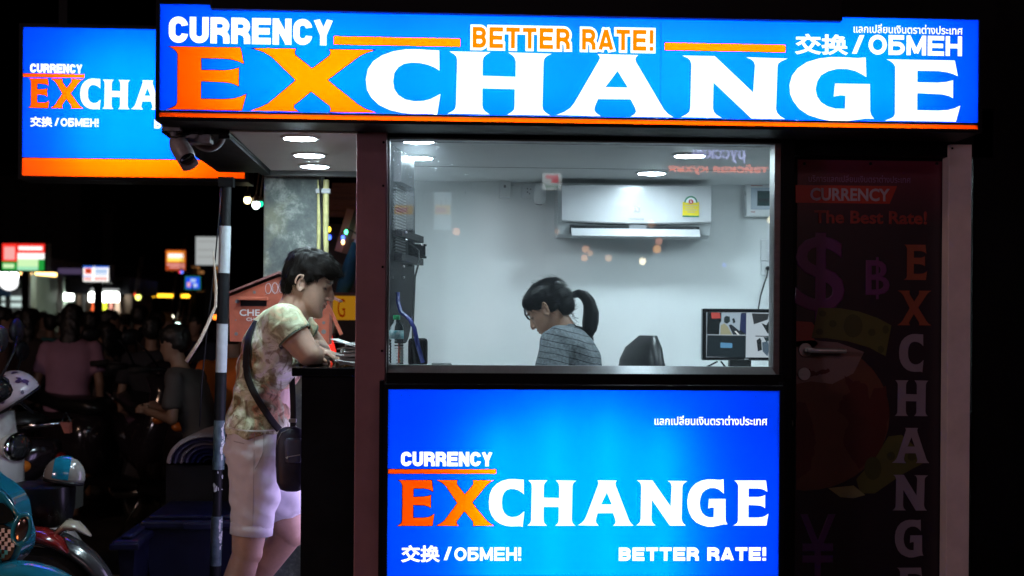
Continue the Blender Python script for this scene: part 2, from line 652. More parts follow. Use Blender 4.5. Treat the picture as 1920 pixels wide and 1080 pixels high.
M_pave = mat('concrete_paving', (0.14, 0.13, 0.12), 0.7, var=0.3, vscale=4, bump=0.3, bscale=50)
M_wplastic = mat('white_plastic', (0.78, 0.79, 0.8), 0.3, var=0.03)
M_gplastic = mat('grey_plastic', (0.2, 0.2, 0.21), 0.4, var=0.1)
M_bplastic = mat('black_plastic', (0.008, 0.008, 0.010), 0.42, spec=.22, var=0.25, vscale=10)
M_boxin = mat('white_box_lining', (0.8, 0.8, 0.8), 0.8)
T_blue = translucent('backlit_blue_film', (0.0, 0.055, 1.0))
T_orange = translucent('backlit_orange_film', (1.0, 0.062, 0.0))
E_white = emis('lit_white_lettering', (0.95, 0.98, 1.0), 1.6)
E_orange = emis('lit_orange_lettering', (1.0, 0.25, 0.0), 1.2)
M_outline = mat('dark_keyline', (0.05, 0.0, 0.03), 0.6)


def tube_mat(s):
    return emis('fluorescent_tube_%d' % s, (0.95, 0.98, 1.0), s)


# ------------------------------------------------------------------ setting
g = MB()
g.raw([(-60, -20, 0), (60, -20, 0), (60, 90, 0), (-60, 90, 0)], [(0, 1, 2, 3)])
tag(part('ground', g, M_asphalt), None, None, kind='structure')
pv = MB(); pv.box(-2.2, 6, 2.2, 7.4, -0.1, 0.12)
tag(part('pavement', pv, M_pave), None, None, kind='structure')

# ------------------------------------------------------------------ booth
YS, YF = 4.72, 5.0          # sign face, glass plane
ZS = W(560, 252, 4.98).z    # soffit height
YB = 6.6                    # back wall
booth = thing('currency_booth', 'small currency exchange booth with maroon corner posts, a glazed front and black lower panels', 'booth', (W(1080, 690, YF).x, YF, 0))
XL0, XL1 = W(667, 500, 4.93).x, W(724, 500, 4.93).x       # left post
XR0, XR1 = W(1452, 500, YF).x, W(1488, 500, YF).x
zsill = W(1080, 688, YF).z
zbase = 0.12

m = MB(); m.box(XL0, XL1, 4.93, 5.06, zbase, ZS + 0.02, bev=0.004)
part('corner_post', m, M_maroon, booth)
m = MB()
for zz in (0.25, 0.75, 1.2, 1.33, 1.62, 1.9, 2.05):
    for xx in (XL1 - 0.012,):
        m.lathe([(0.0045, -0.003), (0.0045, 0)], (xx, 4.9295, zz), 'Y', 8)
part('screw', m, M_black, booth)
# right-hand side post of the window, mullion and wall to the door
m = MB(); m.box(W(1465, 500, 4.95).x, W(1489, 500, 4.95).x, 4.95, 5.08, zbase, ZS + 0.02, bev=0.003)
part('side_post', m, M_black, booth)
# header above window and behind sign
m = MB(); m.box(XL1 + 0.002, W(1465, 500, 4.95).x - 0.002, 4.955, 5.09, W(1080, 262, 4.95).z, ZS + 0.10)
part('header_beam', m, M_black, booth)
# window frame: aluminium, four bars
fx0, fx1 = XL1 + 0.003, W(1464, 500, 4.96).x
gz0, gz1 = W(1080, 686, YF).z, W(1080, 268, YF).z
gx0, gx1 = W(728, 500, YF).x, W(1449, 500, YF).x
m = MB()
m.box(fx0, gx0 + 0.004, 4.965, 5.04, gz0 - 0.03, gz1 + 0.028, bev=0.002)
m.box(gx1 - 0.004, fx1, 4.965, 5.04, gz0 - 0.03, gz1 + 0.028, bev=0.002)
m.box(gx0 + 0.004, gx1 - 0.004, 4.966, 5.04, gz1, gz1 + 0.028, bev=0.002)
M_frame = mat('anodised_frame', (0.16, 0.15, 0.155), 0.4, 0.6, var=0.15, vscale=12, stretch=(1, 1, 6))
frame = part('window_frame', m, [M_frame], booth)
m = MB(); m.loft([[V((x_, 4.925, gz0 - .027)), V((x_, 4.925, gz0 - .024)), V((x_, 4.996, gz0)), V((x_, 5.04, gz0)), V((x_, 5.04, gz0 - .027))] for x_ in (gx0 + .004, gx1 - .004)])
part('sill', m, mat('bright_sill', (.36, .38, .40), .4, .3, var=.1, vscale=9, stretch=(8, 1, 1)), frame)  # brighter than the frame: indoor light on the sill put into its colour
DIRT_AT = (W(800, 300, YF).x - booth.location.x, 0, W(800, 300, YF).z)
M_glass = glassy('dusty_window_glass')
m = MB(); m.box(gx0 - 0.004, gx1 + 0.004, YF, YF + 0.006, gz0 - 0.004, gz1 + 0.004)
part('window_pane', m, M_glass, booth)
m = MB(); m.box(fx0, fx1, 4.90, 4.962, gz0 - 0.065, gz0 - 0.024, bev=0.003)
m.box(fx0, fx1, 4.905, 4.96, gz0 - 0.088, gz0 - 0.068, bev=0.003)
part('window_ledge', m, M_black, booth)
# wall under the window
m = MB(); m.box(XL1 + 0.001, W(1465, 500, 4.95).x - 0.001, 4.97, 5.03, zbase, gz0 - 0.067)
part('front_wall', m, M_black, booth)
# inner shell
XW1 = W(1700, 500, YB).x
XWL = XL0 + 0.03
m = MB(); m.box(W(690, 500, YB).x, XW1, YB, YB + 0.08, zbase, ZS + 0.3)
part('back_wall', m, M_white, booth)
m = MB(); m.box(XW1 - 0.002, XW1 + 0.06, 5.03, YB - 0.002, zbase, ZS + 0.3)
part('right_wall', m, M_white, booth)
m = MB(); m.box(XL0 + 0.02, XL1 - 0.01, 5.065, YB - 0.002, zbase, W(600, 692, 5.3).z - 0.02)
part('left_wall', m, M_black, booth)
m = MB(); m.box(XL0 + 0.03, XL1 - 0.015, 6.15, YB - 0.003, W(600, 692, 5.3).z - 0.018, ZS - 0.003)
part('left_wall_upper', m, M_white, booth)
m = MB(); m.box(XWL, XW1, 5.09, YB - 0.002, ZS, ZS + 0.05)
part('ceiling', m, M_ceil, booth)
m = MB()
for yy in (5.95,):
    m.box(XWL, XW1 - 0.01, yy, yy + 0.004, ZS - 0.0015, ZS - 0.0003)
part('ceiling_seam', m, mat('seam_line', (0.15, 0.15, 0.15), 0.8), booth)
m = MB(); m.box(XWL + 0.2, XW1, 5.04, YB - 0.004, zbase + 0.004, zbase + 0.2)
part('floor', m, M_floor, booth)
# canopy: soffit out to the left over the customers
XC0 = W(432, 250, 4.95).x
YC1 = 6.2
XC00 = W(305, 243, 4.95).x
m = MB(); m.box(XC0, XWL - 0.002, 4.93, YC1, ZS, ZS + 0.045)
part('canopy_soffit', m, M_ceil, booth)
m = MB(); m.box(XC00, XC0 - 0.002, 4.93, YC1 + 0.02, ZS - 0.01, ZS + 0.12, bev=0.004)
m.box(XC0 - 0.04, XC0 - 0.003, 4.95, YC1, ZS - 0.022, ZS - 0.011)
part('canopy_beam', m, M_black, booth)
m = MB(); m.box(XC0 - 0.03, XWL, YC1 + 0.002, YC1 + 0.06, ZS - 0.02, ZS + 0.12)
part('rear_beam', m, mat('grey_beam', (0.10, 0.10, 0.10), 0.6, var=0.3), booth)
# wide black roof box behind/above sign
m = MB(); m.box(XC00, W(1860, 200, 5.0).x, 4.96, YB + 0.1, ZS + 0.125, ZS + 0.55)
part('roof', m, M_black, booth)
# right part: dark wall above and beside door
DY = 5.06
m = MB()
m.box(W(1489, 500, 5.0).x, W(1860, 500, 5.0).x, 5.0, 5.12, W(1600, 292, 5.0).z, ZS + 0.12)
m.box(W(1824, 500, 5.0).x, W(2500, 500, 5.0).x, 5.0, 5.12, zbase, ZS + 0.6)
part('side_cladding', m, M_black, booth)
# counter and wing panel
zc = W(600, 690, 5.12).z
cx0 = W(547, 690, 5.12).x
m = MB(); m.box(cx0, XL0 + 0.015, 5.12, 6.0, zc - 0.03, zc, bev=0.003)
part('counter_top', m, M_blackgloss, booth)
m = MB(); m.box(W(565, 800, 5.14).x, XL0 - 0.001, 5.14, 5.17, zbase, zc - 0.031)
part('wing_panel', m, M_black, booth)
# assumed panel, unseen low on the left wall, for violet light on the man
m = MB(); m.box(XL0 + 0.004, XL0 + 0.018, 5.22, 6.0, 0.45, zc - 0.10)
part('assumed_light_panel', m, emis('assumed_violet_light', (0.66, 0.52, 1.0), 3.0), booth)

# ------------------------------------------------------------------ light boxes
def poly_obj(name, polys, y, m, parent):
    mb = MB()
    for q in polys:
        mb.flat_xz([q], y)
    return part(name, mb, m, parent)


def lettered_word(word, rects, y, root, face_holes, orange_n, keyline=True):
    """rects: world x0,x1,z0,z1 per letter; the first orange_n letters are backlit orange film set into the face"""
    for i, ch in enumerate(word):
        p = glyph(ch, *rects[i])
        if i < orange_n:
            face_holes.append(p)
            mb = MB(); mb.flat_xz([p], y)
            part('lettering', mb, T_orange, root)
            if keyline:
                mb = MB(); mb.ring_xz(inset(p, 0.0022), inset(p, -0.0006), y - 0.0015)
                part('lettering_keyline', mb, M_outline, root)
        else:
            mb = MB()
            if ch == 'A':
                mb.flat_xz([p, glyph('a', *rects[i])], y - 0.002)
            else:
                mb.flat_xz([p], y - 0.002)
            part('lettering', mb, E_white, root)


def bar(rect, y, root, holes, keyline=True):
    x0, x1, z0, z1 = rect
    p = [(x0, z0), (x1, z0), (x1, z1), (x0, z1)]
    holes.append(p)
    mb = MB(); mb.flat_xz([p], y)
    part('stripe', mb, T_orange, root)
    if keyline:
        mb = MB(); mb.ring_xz(inset(p, 0.002), p, y - 0.0015)
        part('stripe_keyline', mb, M_outline, root)


def cabinet(root, x0, x1, z0, z1, y, depth, t=0.012, lip=0.02):
    """open-fronted black box with white lining, the film lies in its mouth"""
    mb = MB()
    for a in ((x0 - t, x0, y - 0.008, y + depth, z0 - t, z1 + t), (x1, x1 + t, y - 0.008, y + depth, z0 - t, z1 + t),
              (x0, x1, y - 0.008, y + depth, z0 - t, z0), (x0, x1, y - 0.008, y + depth, z1, z1 + t),
              (x0, x1, y + depth - t, y + depth, z0, z1)):
        mb.box(*a)
    part('cabinet', mb, M_black, root)
    mb = MB()
    e = 0.002
    mb.box(x0 + e, x1 - e, y + depth - t - 0.004, y + depth - t - e, z0 + e, z1 - e)
    mb.box(x0 + e, x0 + 0.004, y + 0.004, y + depth - t - 0.006, z0 + e, z1 - e)
    mb.box(x1 - 0.004, x1 - e, y + 0.004, y + depth - t - 0.006, z0 + e, z1 - e)
    mb.box(x0 + 0.006, x1 - 0.006, y + 0.004, y + depth - t - 0.006, z0 + e, z0 + 0.004)
    mb.box(x0 + 0.006, x1 - 0.006, y + 0.004, y + depth - t - 0.006, z1 - 0.004, z1 - e)
    part('lining', mb, M_boxin, root)


def tubes(root, segs, r, mt):
    for a, b in segs:
        mb = MB(); mb.tube([a, b], r, 8)
        part('light_tube', mb, mt, root, smooth=True)


# --- main fascia sign
x0, x1, _, _ = prect(299, 100, 1834, 230, YS)
z_top = (W(300, 4, YS).z + W(1830, 40, YS).z) / 2
z_b = (W(300, 206, YS).z + W(1833, 231, YS).z) / 2
z_s1 = (W(300, 210.5, YS).z + W(1833, 235, YS).z) / 2
z_s0 = (W(300, 219.5, YS).z + W(1833, 243, YS).z) / 2
sign = thing('fascia_sign', 'long backlit blue sign reading CURRENCY EXCHANGE BETTER RATE across the top of the booth', 'sign', ((x0 + x1) / 2, YS, z_s0))
cabinet(sign, x0, x1, z_s0, z_top, YS, 0.24)
holes = []
up = [(313, 463, 87, 203), (470, 706, 87.5, 207), (686, 826, 93, 214), (840, 1034, 96, 213), (1044, 1263, 103, 216.5), (1277, 1476, 105, 220), (1480, 1639, 107, 224), (1659, 1801, 112.5, 226)]
zz = [(W(a, c, YS).z + 0, W(a, d, YS).z) for a, b, c, d in up]
zt_ = sum(q[0] for q in zz) / 8; zb_ = sum(q[1] for q in zz) / 8
rects = []
for (a, b, c, d) in up:
    r = prect(a, c, b, d, YS)
    over = 0.005 if (a in (686, 1480)) else 0
    rects.append((r[0], r[1], zb_ - over, zt_ + over))
lettered_word('EXCHANGE', rects, YS, sign, holes, 2)
for q_ in ((626, 70, 863, 85.5), (1246, 82, 1473, 96)):
    r_ = prect(*q_, YS)
    dz_ = max(0, zt_ + 0.0045 - r_[2])
    bar((r_[0], r_[1], r_[2] + dz_, r_[3] + dz_), YS, sign, holes)
mb = MB(); mb.sheet_xz([[(x0, z_b), (x1, z_b), (x1, z_top), (x0, z_top)]] + holes, YS)
part('face', mb, T_blue, sign)
mb = MB(); mb.flat_xz([[(x0, z_s0), (x1, z_s0), (x1, z_s1), (x0, z_s1)]], YS)
part('stripe', mb, T_orange, sign)
mb = MB(); mb.box(x0, x1, YS - 0.003, YS + 0.006, z_s1 + 0.0005, z_b - 0.0005)
part('divider', mb, M_black, sign)
mb = MB(); mb.box(W(1239, 60, YS).x, W(1239, 60, YS).x + 0.0015, YS - 0.0012, YS - 0.0004, z_b, z_top)
part('panel_joint', mb, mat('joint_line', (0.0, 0.03, 0.2), 0.5), sign)
block_text('CURRENCY', *prect(317, 34, 624, 83, YS), YS - 0.003, E_white, sign, t=.25, k=.74, gap=.07)
r = prect(886, 54, 1225, 93, YS)
block_text('BETTER RATE!', *r, YS - 0.003, E_white, sign, t=.21, k=.72, gap=.16, grow_=.115, name='lettering_outline')
block_text('BETTER RATE!', *r, YS - 0.005, E_orange, sign, t=.21, k=.72, gap=.16)
text('แลกเปลี่ยนเงินตราต่างประเทศ', *prect(1600, 46, 1804, 63.5, YS), YS - 0.003, E_white, sign, off=0.012)
text('交换', *prect(1490, 64, 1590, 103, YS), YS - 0.003, E_white, sign, off=0.03)
text('/', *prect(1597, 66, 1620, 101, YS), YS - 0.003, E_white, sign, off=0.03)
block_text('ОБМЕН', *prect(1628, 67, 1803, 104, YS), YS - 0.003, E_white, sign, t=.22, k=.86, gap=.09)
yt = YS + 0.15
tm = tube_mat(60)
L = x1 - x0
segs = []
for fz in (0.3, 0.72):
    for k in range(4):
        a = x0 + L * (0.075 + k * 0.2175); b = a + L * 0.20
        z = z_s0 + (z_top - z_s0) * fz
        segs.append(((a, yt, z), (b, yt, z)))
tubes(sign, segs, 0.011, tm)
# dark under-frame of the sign and awning strip over its top edge
m = MB(); m.box(W(388, 10, YS - 0.1).x, W(1592, 10, YS - 0.1).x, YS - 0.03, YS + 0.3, W(900, 26, YS - 0.03).z, W(900, 26, YS - 0.03).z + 0.3, bev=0.004)
aw = part('awning_rail', m, M_black, loc=(W(990, 10, YS).x, YS, W(900, 27, YS - 0.12).z))
tag(aw, 'black awning rail running along the top edge of the long blue fascia sign', 'rail')

# --- panel sign used under the window and again on the rear sign
def exchange_panel(root, Y, um, depth, tube_s, off=0.0):
    def q(u0, v0, u1, v1):
        a = um(u0, v0); b = um(u1, v1)
        return prect(a[0], a[1], b[0], b[1], Y)
    x0, x1, _, _ = q(727, 800, 1461, 900)
    _, _, z0, z1 = q(727, 731, 1461, 1211)
    _, _, zo, _ = q(727, 731, 1461, 1150)
    cabinet(root, x0, x1, z0, z1, Y, depth, t=0.016)
    holes = []
    px = [(745, 815), (818.5, 927.5), (916.6, 983), (989, 1080), (1083.6, 1188), (1193, 1288), (1288.5, 1364), (1375, 1441)]
    _, _, za, zb = q(745, 900.5, 1441, 985.5)
    rects = []
    for i, (a, b) in enumerate(px):
        r = q(a, 900, b, 985)
        over = 0.004 if i in (2, 6) else 0
        rects.append((r[0], r[1], za - over, zb + over))
    lettered_word('EXCHANGE', rects, Y, root, holes, 2)
    bar(q(728, 880, 930, 888), Y, root, holes)
    mb = MB(); mb.sheet_xz([[(x0, zo + 0.002), (x1, zo + 0.002), (x1, z1), (x0, z1)]] + holes, Y)
    part('face', mb, T_blue, root)
    mb = MB(); mb.flat_xz([[(x0, z0), (x1, z0), (x1, zo), (x0, zo)]], Y)
    part('stripe', mb, T_orange, root)
    mb = MB(); mb.box(x0, x1, Y - 0.0015, Y - 0.0005, zo - 0.002, zo + 0.002)
    part('divider', mb, M_outline, root)
    block_text('CURRENCY', *q(752, 847, 923, 874), Y - 0.003, E_white, root, t=.25, k=.74, gap=.07)
    text('交换', *q(752, 1022, 825, 1054), Y - 0.003, E_white, root, off=0.028)
    text('/', *q(832, 1025, 847, 1050), Y - 0.003, E_white, root, off=0.04)
    block_text('ОБМЕН!', *q(852, 1026, 977, 1051), Y - 0.003, E_white, root, t=.22, k=.86, gap=.10)
    block_text('BETTER RATE!', *q(1160, 1026, 1436, 1051), Y - 0.003, E_white, root, t=.27, k=.90, gap=.12)
    text('แลกเปลี่ยนเงินตราต่างประเทศ', *q(1227, 779, 1438, 797), Y - 0.003, E_white, root, off=0.014)
    segs = []
    H = z1 - z0
    for fx, fa, fb in ((0.28, 0.05, 0.86), (0.42, 0.03, 0.92), (0.56, 0.03, 0.92), (0.70, 0.05, 0.86)):
        x = x0 + (x1 - x0) * fx
        segs.append(((x, Y + depth * 0.68, z0 + H * fa), (x, Y + depth * 0.68, z0 + H * fb)))
    tubes(root, segs, 0.009, tube_mat(tube_s))


def specks(root, rect, y, n, seed):
    rr = random.Random(seed); mb = MB()
    for _ in range(n):
        x = rr.uniform(rect[0], rect[1]); z = rr.choice((rect[2], rect[3])) + rr.uniform(-.02, .02) if rr.random() < .3 else rr.uniform(rect[2], rect[3])
        z = min(max(z, rect[2] + .004), rect[3] - .004)
        r_ = rr.uniform(.0006, .0017)
        mb.raw([(x + r_ * math.cos(k * 1.05) * rr.uniform(.6, 1.5), y, z + r_ * math.sin(k * 1.05)) for k in range(6)], [tuple(range(6))])
    part('dirt_specks', mb, mat('dead_insects', (.02, .015, .01), .8), root)


specks(sign, (x0 + .02, x1 - .02, z_b, z_top), YS - .0008, 60, 3)
YL = 4.82
low = thing('lightbox_sign', 'large backlit blue panel with CURRENCY EXCHANGE lettering below the booth window', 'sign', (W(1094, 900, YL).x, YL, W(1094, 1211, YL).z))
exchange_panel(low, YL, lambda u, v: (u, v), 0.148, 74)
specks(low, (W(740, 900, YL).x, W(1450, 900, YL).x, W(1000, 1070, YL).z, W(1000, 740, YL).z), YL - .0008, 40, 5)
# black surround of the lower panel
_lx0, _lx1, _, _lz1 = prect(727, 733, 1461, 900, YL)
m = MB(); m.box(_lx0 - 0.03, _lx0 - 0.0165, YL + 0.02, 4.968, 0.2, _lz1 + 0.03, bev=0.002)
m.box(_lx1 + 0.0165, _lx1 + 0.03, YL + 0.02, 4.968, 0.2, _lz1 + 0.03, bev=0.002)
part('surround', m, M_black, low)
# --- rear sign on the left
YR = 6.75
rs = thing('lightbox_sign', 'smaller backlit blue panel with orange base stripe hanging in the dark beyond the booth corner', 'sign', (W(240, 200, YR).x, YR, W(240, 325, YR).z))
exchange_panel(rs, YR, lambda u, v: (53 + (u - 745) * 0.57, 150 + (v - 900) * 0.565 + (u - 745) * 0.57 * 0.017), 0.2, 56)
m = MB()
for u in (120, 330):
    p = W(u, 56, YR + 0.1)
    m.box(p.x - 0.02, p.x + 0.02, YR + 0.08, YR + 0.12, p.z + 0.016, p.z + 1.4)
part('hanging_bracket', m, M_black, rs)

# ------------------------------------------------------------------ downlights
def downlight(x, y, label, src=None):
    if src is not None:
        return dup(src, (x, y, ZS), label=label)
    t = thing('ceiling_light', label, 'ceiling light', (x, y, ZS), 'round ceiling lights')
    mb = MB(); mb.lathe([(0.070, -0.0005), (0.070, -0.005), (0.0585, -0.007), (0.0585, -0.002)], n=32)
    part('trim_ring', mb, M_wplastic, t, local=True, smooth='auto')
    mb = MB(); mb.lathe([(0.057, -0.0075), (0.05, -0.0085), (0.001, -0.009)], n=32)
    part('diffuser', mb, emis('led_diffuser', (0.70, 0.91, 1.0), LED), t, local=True)
    return t


LED = 178.0
dl = []
first = None
for u, v, lab in ((563, 257, 'round ceiling light in the canopy soffit closest to the fascia sign'),
                  (580, 289, 'middle round ceiling light of the three in the canopy soffit'),
                  (590, 310, 'round ceiling light in the canopy soffit above the donation box'),
                  (785, 262, 'round ceiling light half cut by the window head above the black panel'),
                  (784, 294, 'round ceiling light over the water bottle inside the booth'),
                  (1293, 290, 'round ceiling light inside the booth in front of the Cyrillic reflection'),
                  (1222, 323, 'round ceiling light inside the booth just above the air conditioner')):
    Y = (ZS - 1.44) * F / (600 - v) * 1.0
    p = W(u, v, Y)
    for _ in range(6):
        Y *= (ZS - 1.44) / (W(u, v, Y).z - 1.44)
    p = W(u, v, Y)
    o = downlight(p.x, Y, lab, first)
    if first is None:
        first = o



downlight(W(1600, 300, 5.7).x, 5.75, 'added round ceiling light, unseen past the window edge by the right wall of the booth', first)  # added lamp out of view, lifts the dark parts of the back wall
downlight(W(1600, 300, 5.7).x, 5.25, 'added round ceiling light, unseen past the window edge in the front right corner', first)  # second added lamp out of view, evens out the room light

# ------------------------------------------------------------------ things on the inside
YW = YB - 0.001   # wall face


def fit(u0, v0, u1, v1, Y):
    return prect(u0, v0, u1, v1, Y)


# air conditioner
YA = 6.38
ax0, ax1, az0, az1 = fit(1047, 347, 1334, 445, YA)
ac = thing('air_conditioner', 'white wall mounted air conditioner with a yellow energy label and open louvre', 'air conditioner', ((ax0 + ax1) / 2, YB, (az0 + az1) / 2))
H = az1 - az0
Lx = ax1 - ax0
prof = [(YB, az0 + 0.01), (YA + 0.10, az0), (YA + 0.045, az0 + H * 0.06), (YA + 0.02, az0 + H * 0.26), (YA + 0.03, az1 - 0.005), (YA + 0.055, az1), (YB, az1)]
mb = MB()
mb.loft([[V((x, y, z)) for y, z in prof] for x in (ax0, ax0 + 0.006, ax1 - 0.006, ax1)])
part('housing', mb, mat('satin_offwhite_plastic', (0.52, 0.54, 0.55), 0.35, var=.04), ac)
fxa, fxb = W(1053, 400, YA).x, W(1334 - 1, 400, YA).x
zf = W(1190, 418, YA).z
mb = MB()
rings = []
for k in range(13):
    f = k / 12
    x = fxa + (fxb - fxa) * f
    sag = 0.009 * (1 - (2 * f - 1) ** 2)
    zb = zf - sag + 0.004
    rings.append([V((x, YA - 0.006, az1 - 0.003)), V((x, YA + 0.03, az1 + 0.001)), V((x, YA + 0.03, zb + 0.004)), V((x, YA - 0.002, zb)), V((x, YA - 0.008, zb + 0.006))])
mb.loft(rings)
part('front_panel', mb, mat('glossy_white_plastic', (0.56, 0.56, 0.58), 0.26, coat=0.12), ac)
mb = MB(); mb.box(W(1070, 430, YA).x, W(1312, 430, YA).x, YA + 0.008, YA + 0.06, az0 + H * 0.07, az0 + H * 0.22)
slot = part('air_outlet', mb, M_bplastic, ac)
mb = MB()
for k in range(5):
    x = W(1070, 430, YA).x + 0.004 + k * 0.14
    mb.box(x, x + 0.003, YA + 0.002, YA + 0.012, az0 + H * 0.09, az0 + H * 0.19)
mb.box(W(1180, 430, YA).x, W(1212, 430, YA).x, YA + 0.0, YA + 0.012, az0 + H * 0.15, az0 + H * 0.235)
part('vane', mb, M_gplastic, slot)
mb = MB()
mb.box(W(1070, 440, YA).x, W(1311, 440, YA).x, -0.004, 0.004, -0.045, 0.0, bev=0.002,
       M=Matrix.Translation((0, YA - 0.004, az0 + H * 0.155)) @ Matrix.Rotation(R(-38), 4, 'X'))
part('louvre', mb, mat('glossy_white_plastic', (0.50, 0.50, 0.52)), ac)
ys = YA - 0.0095
M_ylab = mat('yellow_label', (0.72, 0.55, 0.0), 0.4)
M_glab = mat('green_label', (0.01, 0.19, 0.09), 0.4)
mb = MB(); a, b, c, d = fit(1279, 379, 1310, 407, YA); mb.box(a, b, ys - 0.001, ys, c, d)
lab = part('energy_label', mb, M_ylab, ac)
mb = MB(); mb.box(a, b, ys - 0.0018, ys - 0.0011, c, c + 0.006)
cx, cz = (a + b) / 2, d - 0.003
arc = []
for k in range(13):
    t = PI * k / 12; arc.append((cx + math.cos(t) * 0.030, cz + math.sin(t) * 0.030))
for k in range(12, -1, -1):
    t = PI * k / 12; arc.append((cx + math.cos(t) * 0.0235, cz + math.sin(t) * 0.0235))
mb.flat_xz([arc], ys - 0.0018)
part('label_band', mb, M_glab, lab)
mb = MB(); mb.flat_xz([[(cx + math.cos(PI * k / 12) * 0.0233, cz + math.sin(PI * k / 12) * 0.0233) for k in range(13)]], ys - 0.0014)
part('label_ground', mb, M_wplastic, lab)
mb = MB(); mb.lathe([(0.011, -0.0008), (0.011, 0)], (cx, ys - 0.0022, cz + 0.004), 'Y', 16)
part('label_disc', mb, mat('red_label', (0.5, 0.02, 0.03), 0.4), lab)
text('5', cx - 0.004, cx + 0.004, cz - 0.002, cz + 0.010, ys - 0.0035, M_wplastic, lab, off=0.03)
mb = MB()
for k, (fa, fb) in enumerate(((0.1, 0.9), (0.15, 0.7), (0.12, 0.88), (0.3, 0.75))):
    zq = d - 0.018 - k * 0.010
    mb.box(a + (b - a) * fa, a + (b - a) * fb, ys - 0.002, ys - 0.0012, zq, zq + 0.004)
part('label_lines', mb, mat('label_print', (0.5, 0.42, 0.25), 0.5), lab)
text('26', *fit(1188, 387, 1200, 398, YA), ys - 0.0006, emis('display_digits', (0.9, 0.97, 1.0), 0.95), ac, off=0.0)
text('CENTRALINE', *fit(1178, 409, 1207, 413.5, YA), ys + 0.0006, M_gplastic, ac, off=0.02)

# interior CCTV camera with its socket and junction box
cc = thing('security_camera', 'white dome security camera with a black lens on the back wall by the air conditioner', 'camera', W(1012, 365, YB))
mb = MB(); p = W(1003, 352, YB - 0.01)
mb.tube([W(1008, 350, YB), W(1010, 352, YB - 0.05), W(1011, 362, YB - 0.08)], 0.012, 10)
part('arm', mb, M_wplastic, cc, smooth=True)
mb = MB(); c0 = W(1012, 368, YB - 0.10)
MX = Matrix.Translation(c0) @ Matrix.Rotation(R(28), 4, 'X')
mb.lathe([(0.008, 0.06), (0.02, 0.055), (0.027, 0.03), (0.028, -0.015), (0.026, -0.03), (0.02, -0.03)], M=MX, n=24)
part('housing', mb, M_wplastic, cc, smooth=True)
mb = MB(); mb.lathe([(0.0205, -0.029), (0.019, -0.036), (0.001, -0.04)], M=MX, n=24)
part('lens', mb, M_blackgloss, cc, smooth=True)
sk = thing('wall_socket', 'white three pin socket half behind the indoor security camera', 'socket', W(992, 360, YB))
a, b, c, d = fit(978, 347, 1007, 372, YB - 0.02)
mb = MB(); mb.box(a, b, YB - 0.018, YB, c, d, bev=0.003); part('plate', mb, M_wplastic, sk)
mb = MB()
for du, dv in ((-3, -4), (3, -3), (-3, 2), (1, 5)):
    p = W(992 + du, 358 + dv, YB - 0.02); mb.lathe([(0.0028, -0.001), (0.0028, 0)], (p.x, YB - 0.0185, p.z), 'Y', 8)
part('pin_hole', mb, M_bplastic, sk)
jb = thing('junction_box', 'plain white cable box on the back wall next to the three pin socket', 'box', W(946, 352, YB))
a, b, c, d = fit(936, 333, 958, 371, YB - 0.03)
mb = MB(); mb.box(a, b, YB - 0.03, YB, c, d, bev=0.005); part('cover', mb, M_wplastic, jb)
mb = MB(); mb.box((a + b) / 2 - 0.006, (a + b) / 2 + 0.004, YB - 0.0315, YB - 0.0298, (c + d) / 2, (c + d) / 2 + 0.012); part('clip', mb, M_gplastic, jb)
mb = MB(); mb.tube([W(958, 346, YB - .008), W(970, 348, YB - .012), W(985, 343, YB - .012), W(998, 336, YB - .012), W(1008, 334, YB - .01)], 0.005, 8)
tag(part('camera_cable', mb, M_wplastic, smooth=True, loc=W(980, 345, YB)), 'thin white cable looping from the cable box to the indoor camera', 'cable')
# breaker panel
bp = thing('breaker_panel', 'white fuse box with a dark window high on the back wall', 'fuse box', W(1428, 372, YB))
a, b, c, d = fit(1399, 338, 1462, 406, YB - 0.06)
mb = MB(); mb.box(a, b, YB - 0.06, YB, c, d, bev=0.005); part('enclosure', mb, M_wplastic, bp)
a2, b2, c2, d2 = fit(1408, 352, 1460, 393, YB - 0.062)
mb = MB(); mb.box(a2, b2, YB - 0.063, YB - 0.0605, c2, d2); part('door_frame', mb, mat('pale_blue_plastic', (0.35, 0.42, 0.5), 0.3), bp)
a3, b3, c3, d3 = fit(1420, 358, 1458, 386, YB - 0.064)
mb = MB(); mb.box(a3, b3, YB - 0.066, YB - 0.0635, c3, d3); part('door_window', mb, mat('smoked_window', (.02, .05, .05), .6, spec=.1), bp)
mb = MB()
for k in range(7):
    x = a3 + 0.008 + k * 0.012
    mb.box(x, x + 0.008, YB - 0.0675, YB - 0.0662, c3 + 0.018, c3 + 0.034)
part('breaker', mb, M_bplastic, bp)
mb = MB()
for v, l in ((344, 36), (347.5, 22), (397, 8)):
    p = W(1408, v, YB - 0.062); mb.box(p.x, p.x + l / 405, YB - 0.0618, YB - 0.0603, p.z - 0.0025, p.z + 0.001)
part('printed_line', mb, mat('faded_red_print', (0.5, 0.16, 0.14), 0.5), bp)
